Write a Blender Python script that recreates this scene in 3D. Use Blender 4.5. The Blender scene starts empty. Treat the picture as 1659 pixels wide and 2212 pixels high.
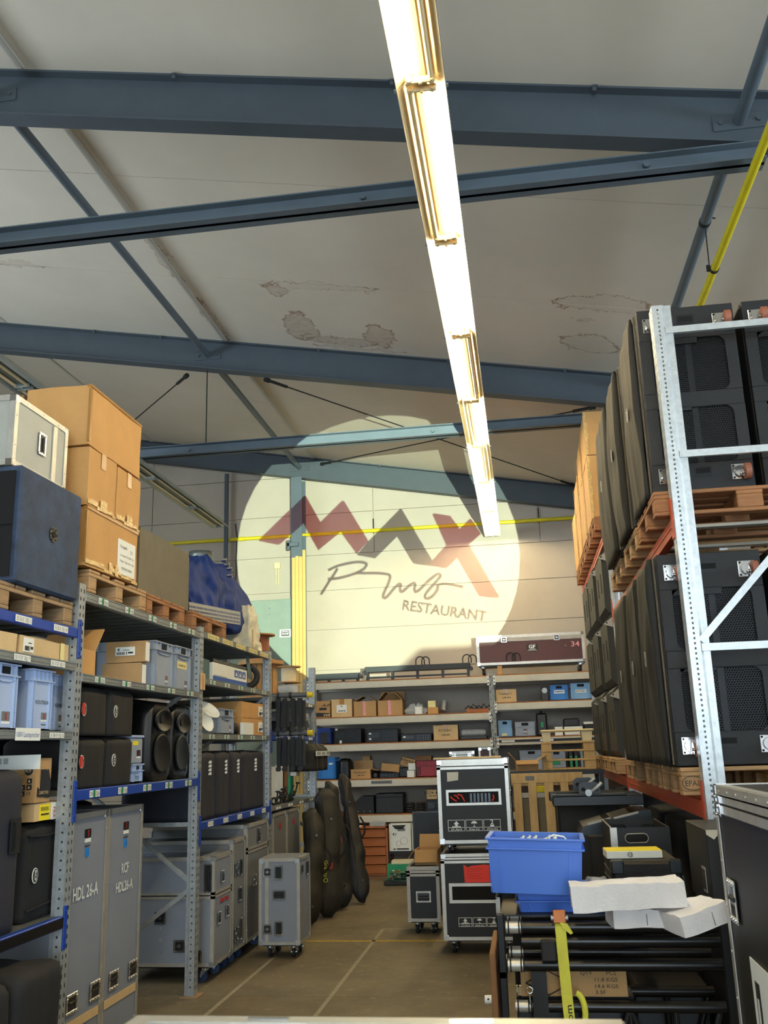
import bpy, random
from math import sin, cos, pi, radians, sqrt, atan2, hypot
from mathutils import Vector, Matrix

random.seed(7)
SC = bpy.context.scene
COL = SC.collection

# ---------------------------------------------------------------- camera
CAM_H = 1.6
YAW, PITCH, ROLL = radians(8.03), radians(14.35), radians(-1.79)
fwd = Vector((-sin(YAW) * cos(PITCH), cos(YAW) * cos(PITCH), sin(PITCH)))
rgt = Vector((cos(YAW), sin(YAW), 0.0))
upv = rgt.cross(fwd)
r2 = rgt * cos(ROLL) + upv * sin(ROLL)
u2 = upv * cos(ROLL) - rgt * sin(ROLL)
cam_data = bpy.data.cameras.new('camera')
cam_data.sensor_fit = 'HORIZONTAL'
cam_data.sensor_width = 36.0
cam_data.lens = 36.0 * 2000.0 / 1659.0
cam_data.clip_start = 0.05
cam_data.clip_end = 100
cam_data.dof.use_dof = True
cam_data.dof.focus_distance = 7.5
cam_data.dof.aperture_fstop = 11.0
cam = bpy.data.objects.new('camera', cam_data)
cam.matrix_world = Matrix(((r2.x, u2.x, -fwd.x, 0), (r2.y, u2.y, -fwd.y, 0), (r2.z, u2.z, -fwd.z, CAM_H), (0, 0, 0, 1)))
COL.objects.link(cam)
SC.camera = cam

# ---------------------------------------------------------------- light and exposure
TUBE_POWER = 100.0         # fluorescent tubes
SKY_POWER = 10.0          # overcast sky outside gate and windows
BEAM_POWER = 12500.0        # logo projector
world = bpy.data.worlds.new('overcast_sky')
SC.world = world
world.use_nodes = True
bg = world.node_tree.nodes['Background']
bg.inputs[0].default_value = (0.72, 0.87, 1.0, 1)
bg.inputs[1].default_value = SKY_POWER
SC.view_settings.view_transform = 'Standard'
SC.view_settings.look = 'None'
SC.view_settings.gamma = 1.0
SC.view_settings.use_curve_mapping = False
SC.view_settings.exposure = 0.25
SC.cycles.use_denoising = True
SC.cycles.max_bounces = 8
SC.cycles.diffuse_bounces = 4
SC.cycles.glossy_bounces = 3
SC.cycles.transparent_max_bounces = 12
SC.cycles.sample_clamp_indirect = 6.0


def portal(loc, size, rot):
    """Daylight enters through a real opening in the shell; the portal only guides sampling."""
    d = bpy.data.lights.new('daylight_opening', 'AREA')
    d.shape = 'RECTANGLE'
    d.size, d.size_y = size
    d.cycles.is_portal = True
    o = bpy.data.objects.new('daylight_opening', d)
    o.location = loc
    o.rotation_euler = rot
    COL.objects.link(o)


portal((0.6, -6.9, 2.0), (5.0, 3.9), (radians(90), 0, 0))
portal((-8.95, 3.5, 3.6), (9.0, 1.6), (0, radians(-90), 0))
portal((5.95, 3.0, 3.3), (1.2, 9.0), (0, radians(90), 0))

PROJ = Vector((1.05, -1.0, 1.8))     # the logo projector stands behind the camera
WALL_Y = 13.7
beam_to = Vector((-2.1, WALL_Y, 4.45))
sd = bpy.data.lights.new('projector_lamp', 'SPOT')
sd.energy = BEAM_POWER
sd.color = (0.84, 1.0, 0.76)
sd.shadow_soft_size = 0.0002
sd.spot_size = radians(26)
sd.spot_blend = 0.0
so = bpy.data.objects.new('projector_lamp', sd)
so.location = PROJ
so.rotation_euler = (beam_to - PROJ).to_track_quat('-Z', 'Y').to_euler()
COL.objects.link(so)


# ---------------------------------------------------------------- materials
def srgb(r, g, b):
    f = lambda c: (c / 255 / 12.92) if c <= 10 else ((c / 255 + 0.055) / 1.055) ** 2.4
    return (f(r), f(g), f(b), 1.0)


def mat(name, rgb, rough=0.6, metal=0.0, var=0.12, scale=6.0, bump=0.0, bscale=60.0, stretch=None, spec=0.5, alt=None):
    m = bpy.data.materials.new(name)
    m.use_nodes = True
    nt = m.node_tree
    b = nt.nodes['Principled BSDF']
    b.inputs['Roughness'].default_value = rough
    b.inputs['Metallic'].default_value = metal
    b.inputs['Specular IOR Level'].default_value = spec
    c = srgb(*rgb)
    tc = nt.nodes.new('ShaderNodeTexCoord')
    src = tc.outputs['Object']
    if stretch:
        mp = nt.nodes.new('ShaderNodeMapping')
        mp.inputs['Scale'].default_value = stretch
        nt.links.new(src, mp.inputs[0])
        src = mp.outputs[0]
    if var > 0:
        n = nt.nodes.new('ShaderNodeTexNoise')
        n.inputs['Scale'].default_value = scale
        n.inputs['Detail'].default_value = 6
        n.inputs['Roughness'].default_value = 0.65
        nt.links.new(src, n.inputs['Vector'])
        r = nt.nodes.new('ShaderNodeValToRGB')
        r.color_ramp.elements[0].position = 0.32
        r.color_ramp.elements[1].position = 0.68
        lo = [x * (1 - var) for x in c[:3]] + [1]
        hi = [min(1, x * (1 + var)) for x in c[:3]] + [1]
        if alt:
            lo = srgb(*alt)
        r.color_ramp.elements[0].color = lo
        r.color_ramp.elements[1].color = hi
        nt.links.new(n.outputs['Fac'], r.inputs[0])
        nt.links.new(r.outputs[0], b.inputs['Base Color'])
    else:
        b.inputs['Base Color'].default_value = c
    if bump > 0:
        n2 = nt.nodes.new('ShaderNodeTexNoise')
        n2.inputs['Scale'].default_value = bscale
        n2.inputs['Detail'].default_value = 4
        nt.links.new(src, n2.inputs['Vector'])
        bp = nt.nodes.new('ShaderNodeBump')
        bp.inputs['Strength'].default_value = bump
        bp.inputs['Distance'].default_value = 0.01
        nt.links.new(n2.outputs['Fac'], bp.inputs['Height'])
        nt.links.new(bp.outputs[0], b.inputs['Normal'])
    return m


def emit(name, rgb, power):
    m = bpy.data.materials.new(name)
    m.use_nodes = True
    nt = m.node_tree
    nt.nodes.remove(nt.nodes['Principled BSDF'])
    e = nt.nodes.new('ShaderNodeEmission')
    e.inputs[0].default_value = (*rgb, 1)
    e.inputs[1].default_value = power
    nt.links.new(e.outputs[0], nt.nodes['Material Output'].inputs[0])
    return m


def clear(name, rgb):
    m = bpy.data.materials.new(name)
    m.use_nodes = True
    nt = m.node_tree
    nt.nodes.remove(nt.nodes['Principled BSDF'])
    e = nt.nodes.new('ShaderNodeBsdfTransparent')
    e.inputs[0].default_value = (*rgb, 1)
    nt.links.new(e.outputs[0], nt.nodes['Material Output'].inputs[0])
    return m


def film(name, rgb, rough=0.15, alpha=0.35):
    m = mat(name, rgb, rough, 0, 0.1, 20, 0.6, 40)
    b = m.node_tree.nodes['Principled BSDF']
    b.inputs['Alpha'].default_value = alpha
    return m


M = {}
M['steel'] = mat('galvanised steel', (166, 170, 170), 0.42, 0.45, 0.16, 30)
M['steel_rack'] = mat('bright galvanised rack steel', (198, 204, 206), 0.4, 0.55, 0.12, 30)
M['steel_bright'] = mat('bright zinc plate', (205, 210, 212), 0.28, 0.9, 0.08, 40)
M['steel_grey'] = mat('grey steel sheet', (132, 136, 132), 0.5, 0.3, 0.1, 20)
M['deck'] = mat('shelf deck steel', (110, 112, 108), 0.55, 0.6, 0.12, 12)
M['hole'] = mat('dark slot', (10, 10, 10), 0.9, 0, 0)
M['blue_beam'] = mat('blue painted steel', (22, 62, 150), 0.4, 0.0, 0.08, 10)
M['orange_beam'] = mat('orange red painted steel', (196, 74, 40), 0.42, 0.0, 0.14, 9)
M['roof_steel'] = mat('slate blue painted steel', (72, 81, 88), 0.55, 0.0, 0.07, 5)
M['tie_steel'] = mat('blue grey painted tie steel', (88, 100, 109), 0.5, 0.0, 0.07, 5)
M['cable'] = mat('dark wire rope', (40, 40, 40), 0.6, 0.3, 0)
M['yellow_pipe'] = mat('yellow gas pipe paint', (214, 196, 24), 0.4, 0.0, 0.08, 4)
M['ceil_trim'] = mat('off white ceiling trim', (198, 194, 182), 0.7, 0, 0.05, 3)
M['white_label'] = mat('white label paper', (232, 232, 222), 0.6, 0, 0.03)
M['cream_label'] = mat('cream label paper', (232, 218, 150), 0.6, 0, 0.03)
M['green_label'] = mat('green label paper', (30, 140, 92), 0.6, 0, 0.05)
M['yellow_label'] = mat('yellow label paper', (244, 222, 30), 0.6, 0, 0.03)
M['red_label'] = mat('fluorescent red label', (238, 62, 44), 0.6, 0, 0.05)
M['blue_tape'] = mat('blue tape', (32, 130, 210), 0.5, 0, 0.03)
M['ink'] = mat('black ink', (26, 26, 28), 0.6, 0, 0)
M['grey_ink'] = mat('grey ink', (110, 112, 112), 0.6, 0, 0)
M['red_ink'] = mat('red ink', (170, 40, 44), 0.6, 0, 0)
M['blue_ink'] = mat('blue ink', (40, 84, 160), 0.6, 0, 0)
M['white_paint'] = mat('white stencil paint', (226, 228, 224), 0.5, 0, 0.05)
M['carton'] = mat('cardboard', (178, 140, 92), 0.85, 0, 0.1, 5, 0.15, 80)
M['carton_warm'] = mat('orange brown cardboard', (196, 148, 88), 0.8, 0, 0.07, 4, 0.2, 30)
M['carton_pale'] = mat('pale cardboard', (206, 176, 128), 0.85, 0, 0.08, 5, 0.15, 80)
M['carton_dark'] = mat('dark cardboard', (136, 98, 64), 0.85, 0, 0.12, 5, 0.15, 80)
M['tape'] = mat('brown parcel tape', (166, 120, 62), 0.25, 0, 0.1, 10)
M['shiny_tape'] = mat('clear crinkled tape', (214, 176, 110), 0.15, 0, 0.2, 30, 0.6, 50)
M['pink_tape'] = mat('pink printed tape', (222, 150, 150), 0.4, 0, 0.15, 20)
M['pallet'] = mat('pallet wood', (176, 140, 98), 0.8, 0, 0.22, 5, 0.3, 20, (1, 1, 6))
M['pallet_light'] = mat('pale pallet wood', (206, 172, 118), 0.8, 0, 0.18, 5, 0.3, 20, (6, 6, 1))
M['pallet_old'] = mat('weathered pallet wood', (150, 122, 88), 0.85, 0, 0.28, 5, 0.3, 20, (1, 1, 6))
M['pallet_warm'] = mat('reddish pallet wood', (156, 108, 70), 0.8, 0, 0.22, 5, 0.3, 20, (1, 1, 6))
M['plank'] = mat('yellow spruce plank', (214, 178, 104), 0.65, 0, 0.14, 4, 0.1, 20, (6, 6, 0.6))
M['ply_edge'] = mat('brown chipboard edge', (150, 94, 50), 0.8, 0, 0.2, 20)
M['drawer_wood'] = mat('orange stained drawer wood', (160, 88, 32), 0.5, 0, 0.14, 3, 0, 1, (1, 6, 8))
M['drum_wood'] = mat('reel wood', (190, 146, 92), 0.75, 0, 0.18, 6, 0.2, 30)
M['cable_brown'] = mat('wound brown cable', (150, 88, 60), 0.5, 0, 0.1, 6, 0.3, 100, (1, 1, 12))
M['cable_cream'] = mat('wound cream cable', (226, 210, 170), 0.5, 0, 0.06, 6, 0.3, 100, (1, 1, 12))
M['crate_grey'] = mat('grey blue crate plastic', (150, 160, 174), 0.5, 0, 0.05, 3)
M['crate_pale'] = mat('pale blue grey crate plastic', (166, 184, 216), 0.48, 0, 0.05, 3)
M['crate_blue'] = mat('bright blue crate plastic', (34, 118, 196), 0.45, 0, 0.05, 3)
M['crate_sky'] = mat('sky blue crate plastic', (120, 166, 206), 0.45, 0, 0.05, 3)
M['tub_blue'] = mat('cornflower blue tub plastic', (62, 110, 204), 0.42, 0, 0.05, 3)
M['crate_red'] = mat('dark red crate plastic', (140, 22, 36), 0.45, 0, 0.08, 3)
M['cloth'] = mat('black speaker cover fabric', (19, 20, 22), 0.8, 0, 0.15, 4, 0.2, 200)
M['cloth_blue'] = mat('dark blue grey cover fabric', (30, 33, 44), 0.75, 0, 0.15, 3, 0.25, 160)
M['cloth_olive'] = mat('black olive nylon', (22, 21, 18), 0.7, 0, 0.15, 3, 0.25, 160)
M['cloth_black'] = mat('black nylon', (13, 13, 14), 0.6, 0, 0.2, 5, 0.3, 90)
M['velcro'] = mat('beige seam tape', (96, 86, 70), 0.8, 0, 0.2, 20)
M['sub_black'] = mat('black textured speaker paint', (20, 22, 25), 0.6, 0, 0.12, 12, 0.25, 260)
M['grille'] = mat('black steel grille', (20, 22, 25), 0.5, 0.3, 0.1, 10)
M['grille_back'] = mat('black grille foam', (12, 13, 15), 0.95, 0, 0.1, 10)
M['blue_felt'] = mat('worn navy textured paint', (42, 60, 86), 0.7, 0, 0.4, 9, 0.4, 200)
M['case_silver'] = mat('silver grey laminate', (166, 168, 160), 0.5, 0.1, 0.07, 5, 0.1, 120)
M['case_grey'] = mat('blue grey laminate', (128, 134, 144), 0.55, 0, 0.05, 4, 0.1, 150)
M['case_dark'] = mat('mid grey laminate', (112, 114, 116), 0.55, 0, 0.07, 4, 0.1, 150)
M['case_black'] = mat('black laminate', (15, 15, 16), 0.5, 0, 0.12, 5, 0.1, 150)
M['case_maroon'] = mat('maroon phenolic board', (72, 30, 32), 0.45, 0, 0.08, 5)
M['alu'] = mat('aluminium edging', (196, 193, 184), 0.35, 0.5, 0.1, 12)
M['alu_dull'] = mat('dull aluminium edging', (168, 163, 152), 0.45, 0.35, 0.12, 12)
M['chrome'] = mat('chrome fitting', (215, 215, 215), 0.16, 1.0, 0.05, 20)
M['dark_metal'] = mat('dark metal dish', (62, 66, 68), 0.3, 0.8, 0.1, 20)
M['rubber'] = mat('black rubber', (26, 26, 28), 0.7, 0, 0.08)
M['rubber_blue'] = mat('blue rubber tyre', (36, 56, 92), 0.6, 0, 0.08)
M['wheel_brown'] = mat('brown polyurethane wheel', (150, 92, 70), 0.5, 0, 0.08)
M['black_plastic'] = mat('black moulded plastic', (17, 17, 18), 0.42, 0, 0.1, 10)
M['black_metal'] = mat('black powder coated metal', (16, 17, 19), 0.38, 0.2, 0.1, 8)
M['tube_black'] = mat('black painted truss tube', (26, 25, 24), 0.3, 0.3, 0.15, 8)
M['panel_olive'] = mat('olive grey felt', (112, 106, 90), 0.9, 0, 0.1, 6, 0.2, 150)
M['tarp'] = mat('blue tarpaulin', (28, 54, 122), 0.62, 0, 0.12, 6, 0.1, 18, None, 0.12)
M['white_bag'] = mat('crumpled cream plastic', (214, 206, 178), 0.45, 0, 0.1, 10, 0.7, 25)
M['film'] = film('crumpled clear film', (210, 212, 210), 0.2, 0.45)
M['foam'] = mat('white polyethylene foam', (228, 224, 222), 0.85, 0, 0.04, 20, 0.25, 120)
M['strap'] = mat('yellow ratchet strap', (212, 206, 66), 0.6, 0, 0.12, 8, 0.2, 200)
M['white_shelf'] = mat('off white shelf beam', (196, 190, 172), 0.5, 0, 0.07, 6)
M['wall_paint'] = mat('off white wall panel', (184, 173, 157), 0.85, 0, 0.06, 1.2, 0.06, 90)
M['back_panel'] = mat('pale grey back panel', (160, 152, 140), 0.8, 0, 0.06, 2)
M['door_green'] = mat('grey green door sheet', (142, 158, 146), 0.6, 0, 0.06, 6)
M['duct'] = mat('spiral duct zinc', (150, 156, 150), 0.4, 0.7, 0.15, 8)
M['lamp_white'] = mat('yellowed white reflector', (214, 190, 140), 0.35, 0, 0.04, 6)
M['lamp_grey'] = mat('grey lamp housing', (150, 156, 150), 0.4, 0.2, 0.06, 6)
M['dead_tube'] = mat('unlit tube glass', (226, 206, 160), 0.2, 0, 0)
M['tube_on'] = emit('lit fluorescent tube', (1.0, 0.84, 0.52), TUBE_POWER)
M['cream_plastic'] = mat('cream plastic', (224, 208, 164), 0.5, 0, 0.05)
M['pcb'] = mat('green circuit board', (60, 110, 84), 0.5, 0, 0.3, 60)
M['teal'] = mat('teal plastic sheet', (60, 96, 100), 0.5, 0, 0.1)
M['yellow_cap'] = mat('yellow end cap', (226, 196, 30), 0.45, 0, 0.04)
M['pole_grey'] = mat('grey pole coating', (92, 94, 98), 0.45, 0.2, 0.08)
M['black_olive'] = mat('black green speaker cabinet', (36, 37, 33), 0.6, 0, 0.12, 8, 0.2, 200)
M['red_cloth'] = mat('red webbing', (190, 50, 40), 0.7, 0, 0.1)
M['floor_line'] = mat('worn grey floor paint', (150, 142, 122), 0.7, 0, 0.25, 40)
M['floor_yellow'] = mat('worn yellow floor paint', (176, 146, 44), 0.7, 0, 0.3, 30)
M['copper'] = mat('bare copper', (176, 106, 60), 0.4, 0.6, 0.1)
M['slide_black'] = mat('black slide plate', (5, 5, 5), 1.0, 0, 0)
M['slide_red'] = clear('red slide filter', (0.30, 0.035, 0.045))
M['slide_grey'] = clear('grey slide filter', (0.07, 0.06, 0.05))


def floor_material():
    m = bpy.data.materials.new('worn concrete floor')
    m.use_nodes = True
    nt = m.node_tree
    b = nt.nodes['Principled BSDF']
    tc = nt.nodes.new('ShaderNodeTexCoord')
    big = nt.nodes.new('ShaderNodeTexNoise')
    big.inputs['Scale'].default_value = 1.6
    big.inputs['Detail'].default_value = 9
    big.inputs['Roughness'].default_value = 0.7
    nt.links.new(tc.outputs['Object'], big.inputs['Vector'])
    r = nt.nodes.new('ShaderNodeValToRGB')
    r.color_ramp.elements[0].position = 0.3
    r.color_ramp.elements[0].color = srgb(88, 80, 64)
    r.color_ramp.elements[1].position = 0.72
    r.color_ramp.elements[1].color = srgb(130, 118, 94)
    nt.links.new(big.outputs['Fac'], r.inputs[0])
    fine = nt.nodes.new('ShaderNodeTexNoise')
    fine.inputs['Scale'].default_value = 14
    fine.inputs['Detail'].default_value = 8
    nt.links.new(tc.outputs['Object'], fine.inputs['Vector'])
    r2_ = nt.nodes.new('ShaderNodeValToRGB')
    r2_.color_ramp.elements[0].position = 0.58
    r2_.color_ramp.elements[0].color = (0, 0, 0, 1)
    r2_.color_ramp.elements[1].position = 0.72
    r2_.color_ramp.elements[1].color = (1, 1, 1, 1)
    nt.links.new(fine.outputs['Fac'], r2_.inputs[0])
    mx = nt.nodes.new('ShaderNodeMixRGB')
    mx.inputs[2].default_value = srgb(160, 148, 122)
    mul = nt.nodes.new('ShaderNodeMath')
    mul.operation = 'MULTIPLY'
    mul.inputs[1].default_value = 0.45
    nt.links.new(r2_.outputs[0], mul.inputs[0])
    nt.links.new(mul.outputs[0], mx.inputs[0])
    nt.links.new(r.outputs[0], mx.inputs[1])
    nt.links.new(mx.outputs[0], b.inputs['Base Color'])
    b.inputs['Roughness'].default_value = 0.55
    bp = nt.nodes.new('ShaderNodeBump')
    bp.inputs['Strength'].default_value = 0.12
    bp.inputs['Distance'].default_value = 0.01
    nt.links.new(fine.outputs['Fac'], bp.inputs['Height'])
    nt.links.new(bp.outputs[0], b.inputs['Normal'])
    return m


def ceiling_material():
    """Painted ceiling with brown rings left by roof leaks."""
    m = mat('painted ceiling panel', (212, 202, 184), 0.9, 0, 0.05, 0.8, 0.05, 40)
    nt = m.node_tree
    b = nt.nodes['Principled BSDF']
    base = b.inputs['Base Color'].links[0].from_socket
    geo = nt.nodes.new('ShaderNodeNewGeometry')
    wob = nt.nodes.new('ShaderNodeTexNoise')
    wob.inputs['Scale'].default_value = 4.5
    wob.inputs['Detail'].default_value = 6
    wob.inputs['Roughness'].default_value = 0.7
    nt.links.new(geo.outputs['Position'], wob.inputs['Vector'])
    sub = nt.nodes.new('ShaderNodeVectorMath')
    sub.operation = 'SUBTRACT'
    sub.inputs[1].default_value = (0.5, 0.5, 0.5)
    nt.links.new(wob.outputs['Color'], sub.inputs[0])
    scl = nt.nodes.new('ShaderNodeVectorMath')
    scl.operation = 'SCALE'
    scl.inputs['Scale'].default_value = 0.42
    nt.links.new(sub.outputs[0], scl.inputs[0])
    add = nt.nodes.new('ShaderNodeVectorMath')
    nt.links.new(geo.outputs['Position'], add.inputs[0])
    nt.links.new(scl.outputs[0], add.inputs[1])

    def math_(op, a, bv=None, clamp=False):
        n = nt.nodes.new('ShaderNodeMath')
        n.operation = op
        n.use_clamp = clamp
        for i, s in enumerate((a, bv)):
            if s is None:
                continue
            if isinstance(s, (int, float)):
                n.inputs[i].default_value = s
            else:
                nt.links.new(s, n.inputs[i])
        return n.outputs[0]

    total = None
    # centre x, centre y, half sizes, ring sharpness, fill
    for cx, cy, rx, ry, ring, fill in ((-2.02, 8.60, 0.17, 0.32, 9, 0.75), (-1.68, 8.88, 0.42, 0.10, 8, 0.7),
                                       (-1.24, 8.68, 0.15, 0.26, 9, 0.75), (-2.06, 7.78, 0.10, 0.15, 8, 0.6),
                                       (-1.62, 7.66, 0.55, 0.07, 12, 0.15), (0.92, 7.62, 0.42, 0.14, 14, 0.1),
                                       (0.86, 8.48, 0.26, 0.20, 14, 0.15), (0.76, 7.95, 0.08, 0.05, 10, 0.3),
                                       (-3.0, 7.2, 0.05, 0.5, 6, 0.5), (-2.98, 8.6, 0.05, 0.45, 6, 0.5),
                                       (-4.6, 7.62, 0.25, 0.04, 8, 0.4), (-1.5, 9.05, 0.5, 0.03, 8, 0.4)):
        mp = nt.nodes.new('ShaderNodeMapping')
        mp.vector_type = 'POINT'
        mp.inputs['Location'].default_value = (-cx / rx, -cy / ry, 0)
        mp.inputs['Scale'].default_value = (1 / rx, 1 / ry, 0)
        nt.links.new(add.outputs[0], mp.inputs[0])
        ln = nt.nodes.new('ShaderNodeVectorMath')
        ln.operation = 'LENGTH'
        nt.links.new(mp.outputs[0], ln.inputs[0])
        d = ln.outputs['Value']
        rg = math_('SUBTRACT', 1.0, math_('MULTIPLY', math_('ABSOLUTE', math_('SUBTRACT', d, 1.0)), ring), True)
        inn = math_('MULTIPLY', math_('MULTIPLY', math_('SUBTRACT', 1.0, d), 8.0, True), fill * 0.45)
        s = math_('MAXIMUM', rg, inn)
        total = s if total is None else math_('MAXIMUM', total, s)
    fn = nt.nodes.new('ShaderNodeTexNoise')
    fn.inputs['Scale'].default_value = 16
    fn.inputs['Detail'].default_value = 5
    nt.links.new(geo.outputs['Position'], fn.inputs['Vector'])
    fac = math_('MULTIPLY', total, math_('MULTIPLY', fn.outputs['Fac'], 1.6), True)
    mx = nt.nodes.new('ShaderNodeMixRGB')
    mx.inputs[2].default_value = srgb(122, 78, 36)
    nt.links.new(fac, mx.inputs[0])
    nt.links.new(base, mx.inputs[1])
    nt.links.new(mx.outputs[0], b.inputs['Base Color'])
    return m


M['floor'] = floor_material()
M['ceiling'] = ceiling_material()


# ---------------------------------------------------------------- mesh building
TXT = {}


def text_geo(s, bold=0.0):
    key = (s, bold)
    if key not in TXT:
        c = bpy.data.curves.new('lettering', 'FONT')
        c.body = s
        c.resolution_u = 2
        c.offset = bold
        o = bpy.data.objects.new('lettering', c)
        me = bpy.data.meshes.new_from_object(o)
        vs = [(v.co.x, v.co.y) for v in me.vertices]
        fs = [tuple(p.vertices) for p in me.polygons]
        bpy.data.objects.remove(o)
        bpy.data.meshes.remove(me)
        if vs:
            x0 = min(v[0] for v in vs)
            x1 = max(v[0] for v in vs)
        else:
            x0 = x1 = 0
        TXT[key] = (vs, fs, x0, x1)
    return TXT[key]


JOINED = {'ribs', 'edge_tape', 'sticker', 'markings', 'print', 'white_marks', 'handwriting', 'handling_marks', 'fittings', 'components', 'side_rail', 'rib', 'hardware', 'bracket_set'}


class MB:
    def __init__(s):
        s.v, s.f, s.m, s.sm = [], [], [], []

    def add(s, vs, fs, m=0, smooth=False):
        o = len(s.v)
        s.v += [tuple(v) for v in vs]
        for f in fs:
            s.f.append(tuple(i + o for i in f))
            s.m.append(m)
            s.sm.append(smooth)
        return s

    def quad(s, a, b, c, d, m=0):
        return s.add((a, b, c, d), ((0, 1, 2, 3),), m)

    def box(s, x0, y0, z0, x1, y1, z1, m=0, bev=0.0, T=None):
        if bev <= 0:
            vs = [(x, y, z) for x in (x0, x1) for y in (y0, y1) for z in (z0, z1)]
            fs = [(0, 1, 3, 2), (4, 6, 7, 5), (0, 4, 5, 1), (2, 3, 7, 6), (0, 2, 6, 4), (1, 5, 7, 3)]
        else:
            b = min(bev, (x1 - x0) * .49, (y1 - y0) * .49, (z1 - z0) * .49)
            vs, idx = [], {}
            X, Y, Z = (x0, x1), (y0, y1), (z0, z1)
            sg = (1, -1)
            for i in (0, 1):
                for j in (0, 1):
                    for k in (0, 1):
                        for a in range(3):
                            p = [X[i] + b * sg[i], Y[j] + b * sg[j], Z[k] + b * sg[k]]
                            p[a] = (X[i], Y[j], Z[k])[a]
                            idx[(i, j, k, a)] = len(vs)
                            vs.append(p)
            fs = []
            for a in range(3):
                o = [q for q in range(3) if q != a]
                for e in (0, 1):
                    ring = []
                    for (p, q) in ((0, 0), (1, 0), (1, 1), (0, 1)):
                        t = [0, 0, 0]
                        t[a], t[o[0]], t[o[1]] = e, p, q
                        ring.append(idx[(*t, a)])
                    fs.append(tuple(ring))
            for a in range(3):
                o = [q for q in range(3) if q != a]
                for (p, q) in ((0, 0), (1, 0), (1, 1), (0, 1)):
                    t0, t1 = [0, 0, 0], [0, 0, 0]
                    t0[o[0]] = t1[o[0]] = p
                    t0[o[1]] = t1[o[1]] = q
                    t1[a] = 1
                    fs.append((idx[(*t0, o[0])], idx[(*t1, o[0])], idx[(*t1, o[1])], idx[(*t0, o[1])]))
            for i in (0, 1):
                for j in (0, 1):
                    for k in (0, 1):
                        fs.append((idx[(i, j, k, 0)], idx[(i, j, k, 1)], idx[(i, j, k, 2)]))
        if T is not None:
            vs = [tuple(T @ Vector(v)) for v in vs]
        return s.add(vs, fs, m)

    def bar(s, p0, p1, w, h, m=0, up=(0, 0, 1)):
        """Rectangular bar from p0 to p1; w across, h along 'up'."""
        p0, p1 = Vector(p0), Vector(p1)
        d = (p1 - p0).normalized()
        u = Vector(up)
        if abs(d.dot(u)) > 0.98:
            u = Vector((1, 0, 0))
        a = d.cross(u).normalized()
        u = a.cross(d).normalized()
        vs = []
        for p in (p0, p1):
            for i, j in ((-1, -1), (1, -1), (1, 1), (-1, 1)):
                vs.append(tuple(p + a * (w / 2 * i) + u * (h / 2 * j)))
        return s.add(vs, ((0, 1, 2, 3), (7, 6, 5, 4), (0, 4, 5, 1), (1, 5, 6, 2), (2, 6, 7, 3), (3, 7, 4, 0)), m)

    def cyl(s, p0, p1, r, n=12, m=0, r1=None, caps=True):
        p0, p1 = Vector(p0), Vector(p1)
        r1 = r if r1 is None else r1
        d = (p1 - p0).normalized()
        a = d.orthogonal().normalized()
        b = d.cross(a)
        vs = []
        for p, rr in ((p0, r), (p1, r1)):
            for k in range(n):
                t = 2 * pi * k / n
                vs.append(tuple(p + (a * cos(t) + b * sin(t)) * rr))
        s.add(vs, [(k, (k + 1) % n, n + (k + 1) % n, n + k) for k in range(n)], m, True)
        if caps:
            s.add(vs[:n], [tuple(range(n))[::-1]], m)
            s.add(vs[n:], [tuple(range(n))], m)
        return s

    def tube(s, pts, r, n=8, m=0, radii=None, caps=True, flat=1.0):
        pts = [Vector(p) for p in pts]
        vs = []
        a = None
        for i, p in enumerate(pts):
            d = (pts[min(i + 1, len(pts) - 1)] - pts[max(i - 1, 0)]).normalized()
            if a is None:
                a = d.orthogonal().normalized()
            else:
                a = (a - d * a.dot(d)).normalized()
            b = d.cross(a)
            rr = radii[i] if radii else r
            for k in range(n):
                t = 2 * pi * k / n
                vs.append(tuple(p + a * (cos(t) * rr) + b * (sin(t) * rr * flat)))
        fs = []
        for i in range(len(pts) - 1):
            for k in range(n):
                fs.append((i * n + k, i * n + (k + 1) % n, (i + 1) * n + (k + 1) % n, (i + 1) * n + k))
        s.add(vs, fs, m, True)
        if caps:
            s.add(vs[:n], [tuple(range(n))[::-1]], m)
            s.add(vs[-n:], [tuple(range(n))], m)
        return s

    def lathe(s, prof, c=(0, 0, 0), n=20, m=0, smooth=True):
        vs = []
        for r, z in prof:
            for k in range(n):
                t = 2 * pi * k / n
                vs.append((c[0] + r * cos(t), c[1] + r * sin(t), c[2] + z))
        fs = []
        for i in range(len(prof) - 1):
            for k in range(n):
                fs.append((i * n + k, i * n + (k + 1) % n, (i + 1) * n + (k + 1) % n, (i + 1) * n + k))
        return s.add(vs, fs, m, smooth)

    def prism(s, pts, a, b, d, o=(0, 0, 0), m=0, both=True):
        """2D outline pts in plane (a, b) at o, extruded by vector d."""
        a, b, d, o = Vector(a), Vector(b), Vector(d), Vector(o)
        n = len(pts)
        lo = [o + a * p[0] + b * p[1] for p in pts]
        hi = [q + d for q in lo]
        fs = [(k, (k + 1) % n, n + (k + 1) % n, n + k) for k in range(n)]
        fs += [tuple(range(n))[::-1], tuple(range(n, 2 * n))]
        return s.add([tuple(q) for q in lo + hi], fs, m)

    def text(s, body, o, a, b, h, m=1, bold=0.0, align='C', width=None):
        """Flat lettering at o (baseline), right vector a, up vector b, capital height h."""
        vs, fs, x0, x1 = text_geo(body, bold)
        a, b, o = Vector(a), Vector(b), Vector(o)
        k = h / 0.70
        kx = k if not width else width / max(1e-6, x1 - x0)
        off = {'C': -(x0 + x1) / 2, 'L': -x0, 'R': -x1}[align]
        return s.add([tuple(o + a * ((x + off) * kx) + b * (y * k)) for x, y in vs], fs, m)

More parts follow.
